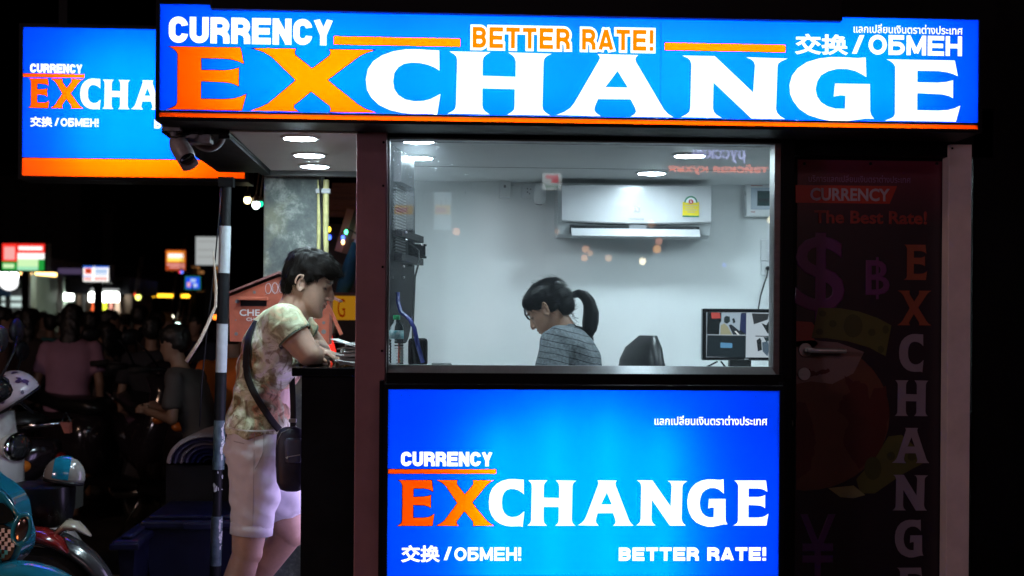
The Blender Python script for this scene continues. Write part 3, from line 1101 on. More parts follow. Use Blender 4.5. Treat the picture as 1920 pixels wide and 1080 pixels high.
# switches and socket with plug
sw = thing('light_switch', 'white double light switch plate on the back wall above the black plug', 'switch', W(1440, 470, YB))
a, b, c, d = fit(1427, 449, 1456, 489, YB - 0.012)
mb = MB(); mb.box(a, b, YB - 0.012, YB, c, d, bev=0.002); part('plate', mb, M_wplastic, sw)
for v in (453, 470):
    a, b, c, d = fit(1437, v, 1449, v + 14, YB - 0.015)
    mb = MB(); mb.box(a, b, YB - 0.016, YB - 0.0125, c, d, bev=0.001); part('rocker', mb, M_wplastic, sw)
s2 = thing('wall_socket', 'white socket plate holding a black plug below the light switch', 'socket', W(1440, 503, YB))
a, b, c, d = fit(1427, 490, 1456, 516, YB - 0.012)
mb = MB(); mb.box(a, b, YB - 0.012, YB, c, d, bev=0.002); part('plate', mb, M_wplastic, s2)
mb = MB(); mb.ell(W(1440, 503, YB - 0.03), (0.011, 0.02, 0.011)); 
mb.tube([W(1440, 506, YB - .04), W(1438, 518, YB - .035), W(1433, 532, YB - .03), W(1426, 555, YB - .03), W(1421, 585, YB - .05), W(1421, 640, YB - .1)], 0.0035, 8)
tag(part('power_cable', mb, M_bplastic, smooth=True, loc=W(1440, 503, YB)), 'black plug and cable hanging down behind the monitor', 'cable')

# desk inside
DZ = W(1100, 695, 5.4).z - 0.16
dk = thing('desk', 'long white desk running along the inside of the booth window', 'desk', (W(1100, 690, 5.3).x, 5.3, 0.32))
mb = MB(); mb.box(XL1 + 0.02, XW1 - 0.01, 5.06, 5.46, DZ - 0.03, DZ, bev=0.003); part('desk_top', mb, M_wplastic, dk)
for x in (XL1 + 0.05, XW1 - 0.06):
    mb = MB(); mb.box(x, x + 0.03, 5.08, 5.44, 0.325, DZ - 0.031); part('leg', mb, M_gplastic, dk)
# raised shelf on which the bottle stands (top hidden by the sill)
sh_z = gz0 - 0.012
shf = thing('shelf', 'narrow white shelf just behind the window sill beside the corner post', 'shelf', (XL1 + 0.15, 5.1, sh_z))
mb = MB(); mb.box(gx0 + 0.003, gx0 + 0.24, 5.045, 5.30, sh_z - 0.018, sh_z, bev=0.002); part('board', mb, M_wplastic, shf)
mb = MB(); mb.box(gx0 + 0.01, gx0 + 0.025, 5.06, 5.28, DZ + 0.001, sh_z - 0.019); part('leg', mb, M_gplastic, shf)
mb = MB(); mb.box(gx0 + 0.21, gx0 + 0.225, 5.06, 5.28, DZ + 0.001, sh_z - 0.019); part('leg', mb, M_gplastic, shf)
# water bottle
bz = sh_z
bxp = W(743, 680, 5.12).x
bt = thing('water_bottle', 'clear plastic water bottle with a green cap and blue label behind the window sill', 'bottle', (bxp, 5.12, bz))
mb = MB()
pr = [(0.0, 0.0005), (0.022, 0.0005), (0.0255, 0.006)]
Hh = 0.172
for k in range(8):
    z = 0.012 + k * 0.0115
    pr += [(0.0258, z), (0.0240, z + 0.005), (0.0258, z + 0.010)]
pr += [(0.0255, 0.108), (0.0252, 0.132), (0.0235, 0.145), (0.017, 0.158), (0.0115, 0.166), (0.0105, 0.172)]
mb.lathe([(r_, z) for r_, z in pr], n=32)
mg = bpy.data.materials.new('clear_plastic'); mg.use_nodes = True
bb = mg.node_tree.nodes['Principled BSDF']; bb.inputs['Base Color'].default_value = (0.9, 0.97, 1, 1); bb.inputs['Roughness'].default_value = 0.03
bb.inputs['Transmission Weight'].default_value = 1.0; bb.inputs['IOR'].default_value = 1.25
part('shell', mb, mg, bt, smooth=True, local=True)
mb = MB(); mb.lathe([(0.0261, 0.102), (0.0263, 0.103), (0.0263, 0.130), (0.0261, 0.131)], n=32)
part('paper_band', mb, mat('bottle_label', (0.55, 0.72, 0.75), 0.4, c2=(0.02, 0.32, 0.36), vscale=40), bt, smooth=True, local=True)
mb = MB(); mb.lathe([(0.0125, 0.170), (0.0128, 0.171), (0.0128, 0.184), (0.0118, 0.1865), (0.001, 0.1868)], n=24)
part('cap', mb, mat('green_cap', (0.01, 0.32, 0.12), 0.35), bt, smooth='auto', local=True)
# black rounded bin like object with cables
kb = thing('card_terminal', 'black rounded back of a small screen standing on the shelf beside the bottle', 'screen', W(783, 683, 5.25))
a, b, c, d = fit(765, 634, 802, 690, 5.25)
mb = MB(); mb.box(a, b, 5.25, 5.29, sh_z, d, bev=0.012); part('casing', mb, M_bplastic, kb, smooth='auto')
mb = MB(); mb.box(a + .01, b - .01, 5.244, 5.2495, sh_z + .01, d - .012); part('back_cover', mb, M_black, kb)
kp = thing('keypad', 'flat dark keypad lying on white paper beside the black screen', 'keypad', W(825, 683, 5.2))
mb = MB(); a, b, c, d = fit(804, 680, 848, 690, 5.2); 
mb.box(a, b, 5.08, 5.26, sh_z + .001, sh_z + .006); part('paper', mb, M_wplastic, kp)
mb = MB(); mb.box(a + .01, b - .003, 5.10, 5.24, sh_z + .007, sh_z + .012, bev=0.002); part('body', mb, M_bplastic, kp)

# hanging black panel (rate board seen from behind) on its arm
YP0, YP1 = 5.2, 5.72
A = W(722, 400, YP0); B = W(769, 400, YP1)
hp = thing('rate_display', 'tall black rate display seen from behind, hung beside the window on a bracket', 'display', (A.x, YP0, 1.6))
zt, zbm = W(745, 287, YP1).z, W(745, 642, YP1).z
dirp = V((B.x - A.x, YP1 - YP0, 0)); Lp = dirp.length; dirp.normalize(); nrm = V((dirp.y, -dirp.x, 0))


def panel_outline(L0, L1, z0, z1, r0, r1):
    pts = [(L0, z0)]
    for k in range(9):
        t = -PI / 2 + (PI / 2) * k / 8
        pts.append((L1 - r0 + math.cos(t) * r0, z0 + r0 * 1.6 + math.sin(t) * r0 * 1.6))
    for k in range(9):
        t = (PI / 2) * k / 8
        pts.append((L1 - r1 + math.cos(t) * r1, z1 - r1 * 1.1 + math.sin(t) * r1 * 1.1))
    pts.append((L0, z1))
    return pts


def on_panel(l, off, z):
    return A.xy.to_3d() + dirp * l + nrm * off + V((0, 0, z))


def panel_prism(pts, o0, o1):
    mb = MB(); n = len(pts)
    tri = tessellate_polygon([[V((p[0], p[1], 0)) for p in pts]])
    vs = [on_panel(p[0], o0, p[1]) for p in pts] + [on_panel(p[0], o1, p[1]) for p in pts]
    fs = [tuple(t) for t in tri] + [tuple(n + i for i in t) for t in tri] + [(i, (i + 1) % n, n + (i + 1) % n, n + i) for i in range(n)]
    return mb.raw(vs, fs)


part('casing', panel_prism(panel_outline(0, Lp, zbm, zt, 0.20, 0.22), -0.02, 0.02), mat('matt_black_casing', (.006, .007, .009), .6, spec=.1), hp, smooth='auto')
part('rear_cover', panel_prism([(0.05, zt - 0.16), (Lp * 0.62, zt - 0.16), (Lp * 0.62, zt - 0.05), (0.05, zt - 0.05)], 0.021, 0.05), mat('black_satin_plastic', (0.03, 0.03, 0.034), 0.3), hp)
mb = MB()
for k in range(22):
    z = zt - 0.18 - k * 0.011
    mb2 = panel_prism([(0.05, z - 0.005), (Lp * 0.5, z - 0.005), (Lp * 0.5, z), (0.05, z)], 0.021, 0.030)
    mb.raw(mb2.v, mb2.f)
part('vent_slats', mb, mat('vent_grey', (0.05, 0.055, 0.06), 0.35), hp)
mb = MB()
for v0, v1 in ((432, 445), (477, 490)):
    z0, z1 = W(745, v1, YP0 + .1).z, W(745, v0, YP0 + .1).z
    mb2 = panel_prism([(0.02, z0), (Lp * 0.95, z0), (Lp * 0.95, z1), (0.02, z1)], 0.031, 0.06); mb.raw(mb2.v, mb2.f)
part('bracket_bar', mb, M_black, hp)
mb = MB()
p0, p1 = W(760, 462, YP1 - .1), W(798, 464, YP1 - .1)
mb.box(p0.x, p1.x, YP1 - .13, YP1 - .08, W(780, 480, YP1 - .1).z, W(780, 458, YP1 - .1).z, bev=0.004)
mb.box(p1.x - 0.03, p1.x + 0.004, YP1 - .14, YP1 - .07, W(780, 461, YP1 - .1).z, W(780, 459, YP1 - .1).z)
mb.box(p1.x - 0.045, p1.x + 0.004, YP1 - .14, YP1 - .07, W(780, 484, YP1 - .1).z, W(780, 481, YP1 - .1).z)
mb.box(p0.x, p0.x + .03, YP1 - .15, YP1 - .07, W(780, 500, YP1 - .1).z, W(780, 430, YP1 - .1).z)
part('swivel_arm', mb, M_black, hp)
mb = MB(); mb.box(p0.x - .03, p0.x - .01, YP1 - .2, YP1 - .1, W(780, 470, YP1 - .1).z, ZS - 0.001)
part('hanger', mb, M_black, hp)
mb = MB()
for u, v in ((762, 436), (762, 450), (792, 459), (757, 500), (736, 520), (757, 520)):
    mb.ell(W(u, v, YP0 + .05), 0.005, seg=8)
part('bolt', mb, M_alu, hp)
mb = MB()
mb.tube([W(768, 456, 5.5), W(785, 470, 5.5), W(786, 490, 5.48), W(778, 520, 5.45), W(776, 570, 5.4), W(774, 610, 5.3), W(774, 650, 5.24), W(779, 684, 5.23)], 0.004, 8)
tag(part('signal_cable', mb, M_bplastic, smooth=True, loc=W(776, 560, 5.4)), 'thin black cable hanging from the bracket arm to the shelf', 'cable')
mb = MB()
pts = [W(746, 548, 5.28), W(746, 565, 5.27), W(751, 584, 5.24), W(768, 598, 5.22), (W(777, 615, 5.2)), W(784, 650, 5.22), W(793, 680, 5.22)]
mb.tube(pts, 0.008, 8, flat=0.35)
tag(part('ribbon_cable', mb, mat('blue_cable', (.004, .012, .14), .4), smooth=True, loc=W(768, 598, 5.22)), 'flat blue cable curling down behind the water bottle', 'cable')

# monitor
YM = 6.1
mo = thing('monitor', 'black monitor showing four security camera views by the right end of the window', 'monitor', W(1390, 684, YM))
a, b, c, d = fit(1317, 579, 1476, 676, YM)
mb = MB(); mb.box(a, b, YM, YM + 0.035, c, d, bev=0.004); part('bezel', mb, M_blackgloss, mo)
ma, mb_, mc, md = fit(1324.5, 586, 1468, 670, YM)
sx = lambda u: W(u, 620, YM).x
sz = lambda v: W(1380, v, YM).z


def spoly(pts, m_, name='picture', k=0):
    mbx = MB(); mbx.flat_xz([[(sx(u), sz(v)) for u, v in pts]], YM - 0.0012 - 0.0004 * k)
    return part(name, mbx, m_, scr)


E_s = lambda n, c, s=1.0: emis('screen_' + n, c, s)
mbx = MB(); mbx.flat_xz([[(ma, mc), (mb_, mc), (mb_, md), (ma, md)]], YM - 0.0008)
scr = part('screen', mbx, E_s('pale', (0.42, 0.50, 0.56)), mo)
S = lambda x, y: (1290 + x / 7.71, 560 + y / 7.71)
spoly([S(275, 200), S(840, 205), S(838, 520), S(270, 520)], E_s('dark', (0.008, 0.012, 0.014)), k=1)
spoly([S(480, 205), S(770, 205), S(745, 480), S(690, 520), S(450, 520), S(455, 360), S(480, 330)], E_s('wall', (0.32, 0.42, 0.50)), k=2)
spoly([S(330, 205), S(455, 205), S(470, 285), S(340, 290)], E_s('red', (0.45, 0.07, 0.06)), k=3)
spoly([S(520, 275), S(545, 250), S(600, 260), S(605, 330), S(560, 365), S(515, 340)], E_s('hair', (0.02, 0.035, 0.04)), k=4)
spoly([S(470, 390), S(520, 355), S(570, 400), S(640, 520), S(465, 520)], E_s('shirt', (0.30, 0.31, 0.20)), k=3)
spoly([S(585, 385), S(620, 370), S(800, 510), S(790, 522), S(650, 520)], E_s('counter', (0.02, 0.03, 0.04)), k=4)
spoly([S(670, 470), S(690, 465), S(745, 520), S(715, 522)], E_s('paper', (0.7, 0.75, 0.75)), k=5)
spoly([S(635, 290), S(665, 280), S(685, 340), S(650, 360)], E_s('hair', (0.02, 0.035, 0.04)), k=4)
spoly([S(760, 215), S(840, 210), S(838, 515), S(745, 440)], E_s('navy', (0.02, 0.03, 0.09)), k=4)
spoly([S(275, 530), S(838, 532), S(835, 850), S(270, 842)], E_s('night', (0.012, 0.02, 0.026)), k=1)
spoly([S(470, 635), S(640, 645), S(640, 712), S(468, 710)], E_s('blue', (0.10, 0.28, 0.48)), k=2)
spoly([S(920, 210), S(1170, 215), S(1150, 300), S(950, 370)], E_s('grey', (0.03, 0.035, 0.04)), k=1)
spoly([S(1060, 350), S(1130, 380), S(1160, 330), S(1215, 320), S(1215, 500), S(1150, 500)], E_s('chair', (0.015, 0.02, 0.022)), k=1)
spoly([S(975, 532), S(1300, 538), S(1300, 552), S(975, 545)], E_s('line', (0.02, 0.02, 0.02)), k=1)
spoly([S(990, 600), S(1040, 565), S(1060, 600), S(1070, 740), S(1010, 760)], E_s('chair', (0.015, 0.02, 0.022)), k=2)
spoly([S(1090, 555), S(1180, 550), S(1180, 600), S(1130, 620)], E_s('hair', (0.02, 0.035, 0.04)), k=2)
spoly([S(1070, 630), S(1150, 610), S(1180, 700), S(1150, 830), S(1080, 760)], E_s('body', (0.07, 0.11, 0.15)), k=2)
text('ACER'.lower(), *fit(1395, 672.6, 1404, 674.6, YM), YM - 0.002, M_alu, mo, off=0.03)
mb = MB(); mb.tube([W(1345, 678, YM), W(1325, 688, YM - .03)], 0.004, 6); mb.tube([W(1352, 678, YM), W(1360, 688, YM - .03)], 0.004, 6)
mb.box(sx(1370), sx(1410), YM + 0.01, YM + 0.05, sz(700), sz(670)); mb.box(sx(1352), sx(1428), YM - 0.05, YM + 0.1, sz(704), sz(700.5))
part('stand', mb, M_bplastic, mo)
tb = thing('side_table', 'small white side table carrying the security monitor', 'table', (W(1390, 700, YM).x, YM, 0.32))
zt2 = sz(704) - 0.001
mb = MB(); mb.box(sx(1300), XW1 - 0.01, YM - 0.15, YB - 0.01, zt2 - 0.03, zt2, bev=.003); part('table_top', mb, M_wplastic, tb)
for x in (sx(1304), XW1 - 0.05):
    mb = MB(); mb.box(x, x + 0.03, YM - 0.13, YM + 0.2, 0.325, zt2 - 0.031); part('leg', mb, M_gplastic, tb)


# ------------------------------------------------------------------ soft bodies: union of tapered volumes grown into one skin
def grow(name, mb, voxel, m, parent=None, smooth_it=4, sculpt=None, faces=None, loc=None, local=False, decimate=None):
    me = mb.mesh(name)
    o = bpy.data.objects.new('tmp', me)
    col.objects.link(o)
    md_ = o.modifiers.new('r', 'REMESH'); md_.mode = 'VOXEL'; md_.voxel_size = voxel; md_.adaptivity = 0
    if smooth_it:
        s_ = o.modifiers.new('s', 'SMOOTH'); s_.iterations = smooth_it; s_.factor = 0.5
    dg = bpy.context.evaluated_depsgraph_get(); dg.update()
    me2 = bpy.data.meshes.new_from_object(o.evaluated_get(dg))
    bpy.data.objects.remove(o); bpy.data.meshes.remove(me)
    me2.name = name
    if sculpt:
        ns = [v.normal.copy() for v in me2.vertices]
        cs = [v.co.copy() for v in me2.vertices]
        for v, n_, c_ in zip(me2.vertices, ns, cs):
            v.co = sculpt(c_, n_)
    me2.update()
    o = link(name, me2, m, parent, smooth=True, loc=loc, local=local)
    if faces:
        off = worldoff(o)
        at = me2.color_attributes.new('tint', 'FLOAT_COLOR', 'POINT')
        buf = []
        for v in me2.vertices:
            buf += [*faces(v.co + off), 1.0]
        at.data.foreach_set('color', buf)
    return o


M_skin = mat('skin', (0.50, 0.32, 0.235), 0.45, var=0.08, vscale=30, bump=0.03, bscale=200)
M_skin2 = mat('tan_skin', (0.36, 0.215, 0.15), 0.45, var=0.08, vscale=30, bump=0.03, bscale=200)
M_lip = mat('lips', (0.36, 0.13, 0.12), 0.4)
M_brow = mat('brow_hair', (0.02, 0.014, 0.012), 0.6)
M_hair = mat('dark_hair', (0.012, 0.010, 0.009), 0.55, spec=.07, var=0.4, vscale=60, stretch=(1, 1, 0.2))
M_hairb = mat('black_hair', (0.003, 0.0035, 0.005), 0.34, spec=.16, var=0.3, vscale=60)
M_sclera = mat('eye_white', (0.5, 0.48, 0.46), 0.3)

HS = [(-.100, .035, .080, .016), (-.094, .015, .087, .028), (-.082, -.005, .090, .040), (-.066, -.025, .087, .049), (-.05, -.048, .090, .055), (-.03, -.070, .090, .060),
      (-.01, -.085, .088, .065), (.012, -.095, .086, .068), (.035, -.101, .092, .071), (.06, -.102, .089, .074), (.085, -.092, .074, .071), (.105, -.072, .050, .058), (.119, -.045, .022, .038), (.125, -.02, 0, .012)]


def head_prims(mb, M, s=1.0, ears=True, back=1.0):
    T = M @ Matrix.Scale(s, 4)
    rings = []
    for z, xb, xf, w in HS:
        xb = xb * back if xb < 0 else xb
        c = (xb + xf) / 2; a = (xf - xb) / 2
        ring = []
        for k in range(28):
            t = 2 * PI * k / 28
            ct, st = math.cos(t), math.sin(t)
            x = c + a * (abs(ct) ** (0.74 if ct > 0 else .88)) * (1 if ct > 0 else -1)
            ring.append(T @ V((x, w * math.copysign(abs(st) ** .9, st) * (1 - 0.13 * max(0, ct)), z)))
        rings.append(ring)
    mb.loft(rings)

    def cap(p0, p1, r0, r1):
        mb.capsule(T @ V(p0), T @ V(p1), r0 * s, r1 * s)

    def el(c, r, e=(0, 0, 0)):
        mb.ell((0, 0, 0), r, seg=14, M=T @ Matrix.Translation(c) @ Euler(e).to_matrix().to_4x4())
    cap((.084, 0, .024), (.103, 0, -.013), .0075, .0105)
    el((.100, 0, -.021), (.014, .010, .008))
    for sgn in (-1, 1):
        el((.092, sgn * .013, -.022), (.011, .007, .007))
        el((.080, sgn * .026, .033), (.011, .022, .007), (0, 0, -sgn * .35))
        el((.0735, sgn * .031, .011), (.0105, .0135, .008))
        if ears:
            el((-.004, sgn * .0725, .002), (.0150, .0055, .026), (sgn * -.10, .12, sgn * -.30))
            el((.000, sgn * .0735, -.021), (.0075, .005, .009), (0, .2, sgn * -.2))
            rim = []
            for q_ in range(12):
                a_ = R(-50 + 250 * q_ / 11)
                rim.append(T @ V((-.005 + math.cos(a_) * .0155 - .004 * math.sin(a_), sgn * (.0785 - .012 * math.cos(a_)), .004 + math.sin(a_) * .0265)))
            mb.tube(rim, .0042 * s, 8)
    el((.086, 0, -.042), (.0115, .023, .0055))
    el((.085, 0, -.0545), (.0115, .020, .0065))
    el((.079, 0, -.086), (.014, .018, .013))
    return T


def head_sculpt(T, s=1.0):
    Ti = T.inverted()
    dents = []
    for sgn in (-1, 1):
        dents += [((.090, sgn * .019, .012), .011, .0045), ((.086, sgn * .032, .022), .010, .0035), ((.084, sgn * .034, .0), .012, .0016),
                  ((.001, sgn * .082, .006), .010, .008), ((.001, sgn * .082, -.008), .008, .007), ((.10, sgn * .016, -.014), .005, .002)]
    dents += [((.100, 0, -.0485), .006, .0025), ((.094, 0, -.034), .006, .0015), ((.097, 0, -.067), .009, .003)]
    T3 = T.to_3x3()

    def f(c, n):
        l = Ti @ c
        if l.z < -.13 or l.z > .14 or abs(l.x) > .15 or abs(l.y) > .12:
            return c
        out = c.copy()
        for p, r, amp in dents:
            d2 = (l - V(p)).length_squared / (r * r)
            if d2 < 6:
                out = out - n * (amp * s * math.exp(-d2))
        # crease between the lips
        if abs(l.y) < .024 and l.x > .07:
            out = out - n * (0.0022 * s * math.exp(-((l.z + .0485) / .0022) ** 2))
        return out
    return f


def head_faces(T, lip=(.72, .42, .42)):
    """skin tint per point: lips, brows, lash line, a little red on ear and nose"""
    Ti = T.inverted()

    def ss(x, a, b):
        f = max(0, min(1, (x - a) / (b - a)))
        return f * f * (3 - 2 * f)

    def f(c):
        l = Ti @ c
        col_ = V((1, 1, 1))
        if l.length > .22:
            return col_
        ay = abs(l.y)

        def mixc(t, k):
            nonlocal col_
            col_ = V((col_.x * (1 - k + k * t[0]), col_.y * (1 - k + k * t[1]), col_.z * (1 - k + k * t[2])))
        if l.x > .075:
            k = (1 - ss(abs(l.z + .0485), .007, .0115)) * (1 - ss(ay, .016, .025))
            mixc(lip, k)
        if l.x > .05:
            k = (1 - ss(abs(l.z - .0320 - .10 * (ay - .028)), .0028, .0058)) * ss(ay, .008, .016) * (1 - ss(ay, .040, .052))
            mixc((.10, .09, .09), k * .92)
            k = (1 - ss(abs(l.z - .0085 - .10 * (ay - .03)), .0022, .0052)) * ss(ay, .015, .020) * (1 - ss(ay, .040, .047))
            mixc((.07, .06, .06), k)
        k = 1 - ss((l - V((.104, 0, -.018))).length, .008, .024)
        mixc((1.0, .86, .84), k)
        if ay > .066:
            mixc((1.0, .84, .80), 1 - ss(l.length, .02, .035))
        # a shadow of beard growth is left out: he is clean shaven
        return col_
    return f


def tinted(name, base_c, rough=.45):
    m_ = mat(name, base_c, rough, var=.08, vscale=30, bump=.03, bscale=200)
    nt = m_.node_tree
    if any(n.type == 'ATTRIBUTE' for n in nt.nodes):
        return m_
    b_ = nt.nodes['Principled BSDF']
    src = b_.inputs['Base Color'].links[0].from_socket
    a_ = nt.nodes.new('ShaderNodeAttribute'); a_.attribute_name = 'tint'
    mx = nt.nodes.new('ShaderNodeMix'); mx.data_type = 'RGBA'; mx.blend_type = 'MULTIPLY'; mx.inputs['Factor'].default_value = 1
    nt.links.new(src, mx.inputs['A']); nt.links.new(a_.outputs['Color'], mx.inputs['B']); nt.links.new(mx.outputs['Result'], b_.inputs['Base Color'])
    b_.inputs['Subsurface Weight'].default_value = .12
    b_.inputs['Subsurface Radius'].default_value = (.012, .005, .003)
    b_.inputs['Subsurface Scale'].default_value = 1.0
    return m_


def hand_prims(mb, wrist, d, up, size=1.0, curl=0.5, thumb_side=1, spread=0.16):
    """wrist, finger direction, back-of-hand direction"""
    d = V(d).normalized(); up = V(up); up = (up - d * up.dot(d)).normalized(); side = d.cross(up) * thumb_side
    w = V(wrist)
    s = size
    L0 = 0.085 * s
    for k, o in enumerate((-0.030, -0.010, 0.010, 0.030)):
        mb.capsule(w + side * o * 0.5 * s + d * 0.006, w + d * L0 * (0.96 if k in (1, 2) else 0.88) + side * o * s, 0.0125 * s, 0.0105 * s)
    lens = [(.034, .022, .017), (.042, .027, .020), (.039, .026, .019), (.030, .019, .016)]
    # index is on the thumb side
    for k, o in enumerate((0.030, 0.010, -0.010, -0.030)):
        p = w + d * L0 * (0.96 if k in (1, 2) else 0.88) + side * o * s
        ang = -curl * (0.35 + 0.12 * k)
        dd = (d + side * (0.10 - 0.07 * k) * spread * 4).normalized()
        for j, l in enumerate(lens[k]):
            ang2 = ang * (1 if j == 0 else 1.25)
            ax = dd.cross(up).normalized()
            dd = Matrix.Rotation(ang2, 3, ax) @ dd
            p2 = p + dd * l * s
            mb.capsule(p, p2, (0.0092 - 0.0009 * j) * s, (0.0085 - 0.0011 * j) * s, 10)
            p = p2
    p = w + side * 0.022 * s + d * 0.018 * s
    p2 = w + side * 0.045 * s + d * 0.045 * s - up * 0.012 * s
    p3 = p2 + (d * 0.75 + side * 0.4 - up * 0.25).normalized() * 0.031 * s
    p4 = p3 + (d * 0.95 + side * 0.05 - up * 0.3).normalized() * 0.025 * s
    mb.capsule(p, p2, .0145 * s, .0115 * s); mb.capsule(p2, p3, .0108 * s, .0098 * s); mb.capsule(p3, p4, .0095 * s, .0078 * s)


def strands(mesh_obj, n, length, width, flow, seed=1, lift=0.15, region=None):
    """short tapered locks laid over a grown hair volume; flow(p) gives the combing direction"""
    rnd = random.Random(seed)
    me = mesh_obj.data
    off = worldoff(mesh_obj)
    mb = MB()
    polys = me.polygons
    N = len(polys)
    for _ in range(n):
        p = polys[rnd.randrange(N)]
        c = p.center + off
        nn = p.normal.copy()
        if region and not region(c):
            continue
        t = flow(c)
        t = t - nn * t.dot(nn)
        if t.length < 1e-4:
            continue
        t.normalize()
        sd = t.cross(nn)
        t = (t + sd * rnd.uniform(-.35, .35)).normalized()
        L_ = length * rnd.uniform(.5, 1.25)
        w_ = width * rnd.uniform(.6, 1.3)
        li = lift * rnd.uniform(0.2, 1.0)
        q0 = c - nn * .002
        vs = []
        for k in range(4):
            f = k / 3
            cc_ = q0 + t * L_ * f + nn * (0.003 + L_ * li * (f - 0.75 * f * f))
            ww = w_ * (1 - f * 0.85)
            vs += [cc_ - sd * ww, cc_ + sd * ww]
        mb.raw(vs, [(0, 1, 3, 2), (2, 3, 5, 4), (4, 5, 7, 6)])
    return mb


def ring_uv(c, ax_u, ru, ax_v, rv, n=28, sq=1.0):
    out = []
    for k in range(n):
        t = 2 * PI * k / n
        ct, st = math.cos(t), math.sin(t)
        ct = math.copysign(abs(ct) ** sq, ct); st = math.copysign(abs(st) ** sq, st)
        out.append(c + ax_u * ct * ru + ax_v * st * rv)
    return out


# ------------------------------------------------------------------ the customer
YM0 = 5.44
PM = PX(YM0)


def P(u, v, Y=YM0):
    return W(u, v, Y)


man = thing('person', 'young man in a patterned T-shirt and pale shorts leaning on the booth counter', 'person', (P(470, 1280).x, YM0, 0.12))


def torso_rings(spec, grow_by=0.0):
    rings = []
    pts = [P(u, v) for u, v, _, _ in spec]
    for i, (u, v, hd, hw) in enumerate(spec):
        a = pts[max(0, i - 1)]; b = pts[min(len(pts) - 1, i + 1)]
        t = (b - a); t.y = 0; t.normalize()
        ax = V((0, 1, 0)).cross(t).normalized()
        rings.append(ring_uv(pts[i], ax, hd / PM + grow_by, V((0, 1, 0)), hw + grow_by, sq=0.9))
    return rings


body_spec = [(488, 872, 52, .150), (490, 840, 58, .165), (490, 805, 56, .165), (494, 765, 50, .150), (498, 725, 50, .150), (506, 685, 53, .160), (516, 648, 53, .172), (527, 618, 46, .178), (536, 600, 36, .150), (545, 588, 27, .090)]
b = MB()
b.loft(torso_rings(body_spec))
YN, YFar = 5.25, 5.63
shN, elN, wrN = P(534, 606, YN), P(578, 662, YN - 0.02), P(598, 672, 5.47)
elN.z = zc + 0.047; wrN.z = zc + 0.03
shF = P(552, 608, YFar); elF = P(600, 650, 5.70); wrF = P(589, 670, 5.44)
elF.z = zc + 0.045; wrF.z = zc + 0.068
b.capsule(P(528, 612, 5.31), shN, .075, .064)
b.capsule(P(540, 610, 5.56), shF, .075, .062)
mid = shN.lerp(elN, .5)
b.capsule(shN, mid, .059, .056); b.capsule(mid, elN, .056, .045)
fm = elN.lerp(wrN, .35)
b.capsule(elN, fm, .045, .043); b.capsule(fm, wrN, .043, .028)
mid = shF.lerp(elF, .5)
b.capsule(shF, mid, .056, .052); b.capsule(mid, elF, .052, .043)
fm = elF.lerp(wrF, .35)
b.capsule(elF, fm, .043, .041); b.capsule(fm, wrF, .040, .027)
# neck
b.capsule(P(545, 594), P(566, 562), .064, .058)
b.capsule(P(540, 596), P(556, 566), .062, .056)
# head
HMAT = Matrix.Translation(P(571, 534)) @ Matrix.Rotation(R(-3), 4, 'Z') @ Matrix.Rotation(R(17), 4, 'Y')
TH = head_prims(b, HMAT, 1.09, back=.76)
# hands: near hand reaches to the back under the far forearm, far hand lies in front of it
hand_prims(b, wrN, (0.25, 1, -0.02), (0, 0, 1), 1.0, 0.3, -1)
hand_prims(b, wrF + V((0.01, -0.01, -0.006)), (0.80, -0.48, -0.26), (0.25, 0.0, 1), 1.0, 0.62, 1)
# legs
hipN, knN, anN = P(484, 850, 5.36), P(463, 1035, 5.36), P(430, 1245, 5.38)
hipF, knF, anF = P(500, 850, 5.53), P(545, 1000, 5.50), P(418, 1185, 5.62)
anN.z = 0.20; anF.z = 0.24


def leg(b, hip, kn, an, foot):
    m_ = hip.lerp(kn, .5)
    b.capsule(hip, m_, .088, .076, 44); b.capsule(m_, kn, .076, .056, 44)
    c_ = kn.lerp(an, .30) + V((-.014, 0, 0))
    c2_ = kn.lerp(an, .62) + V((-.008, 0, 0))
    b.capsule(kn, c_, .052, .057, 44); b.capsule(c_, c2_, .057, .045, 44); b.capsule(c2_, an, .045, .034, 44)
    b.ell(kn + V((.018, 0, 0.0)), (.042, .042, .05))
    b.capsule(an, an + V(foot), .036, .028)


leg(b, hipN, knN, anN, (0.11, 0, -.045)); leg(b, hipF, knF, anF, (0.07, 0.02, -.075))


def man_face(c):
    k = head_faces(TH)(c)
    return k


hs = head_sculpt(TH, 1.09)
man_body = grow('body', b, 0.0034, tinted('fair_skin', (0.52, 0.335, 0.25)), man, 5, hs, man_face)

# hair
hb = MB()


def hel(c, r, e=(0, 0, 0), T=TH, mb=None):
    (mb or hb).ell((0, 0, 0), r, seg=20, M=T @ Matrix.Translation(c) @ Euler(e).to_matrix().to_4x4())


hel((-.002, 0, .064), (.086, .081, .070))
hel((-.030, 0, .035), (.058, .074, .074))
hel((-.038, 0, -.008), (.044, .058, .048), (0, .3, 0))
hel((.045, 0, .090), (.060, .066, .037), (0, .25, 0))
hel((.086, 0.0, .078), (.028, .056, .022), (0, .5, 0))
hel((.070, -.035, .066), (.030, .026, .022), (0, .4, .3)); hel((.070, .035, .066), (.030, .026, .022), (0, .4, -.3))
hel((.050, -.045, .076), (.036, .030, .030)); hel((.050, .045, .076), (.036, .030, .030))
for s_ in (-1, 1):
    hel((.034, s_ * .062, .060), (.032, .017, .030)); hel((.012, s_ * .060, .040), (.026, .018, .030)); hel((-.03, s_ * .064, .030), (.030, .016, .040))


def hair_noise(amp, sc, T):
    Ti = T.inverted()

    def f(c, n):
        l = Ti @ c
        k = noise.noise(V((l.x * sc, l.y * sc, l.z * sc * 0.8))) + 0.5 * noise.noise(V((l.x * sc * 2.6, l.y * sc * 2.6, l.z * sc * 1.5)))
        return c + n * amp * k
    return f


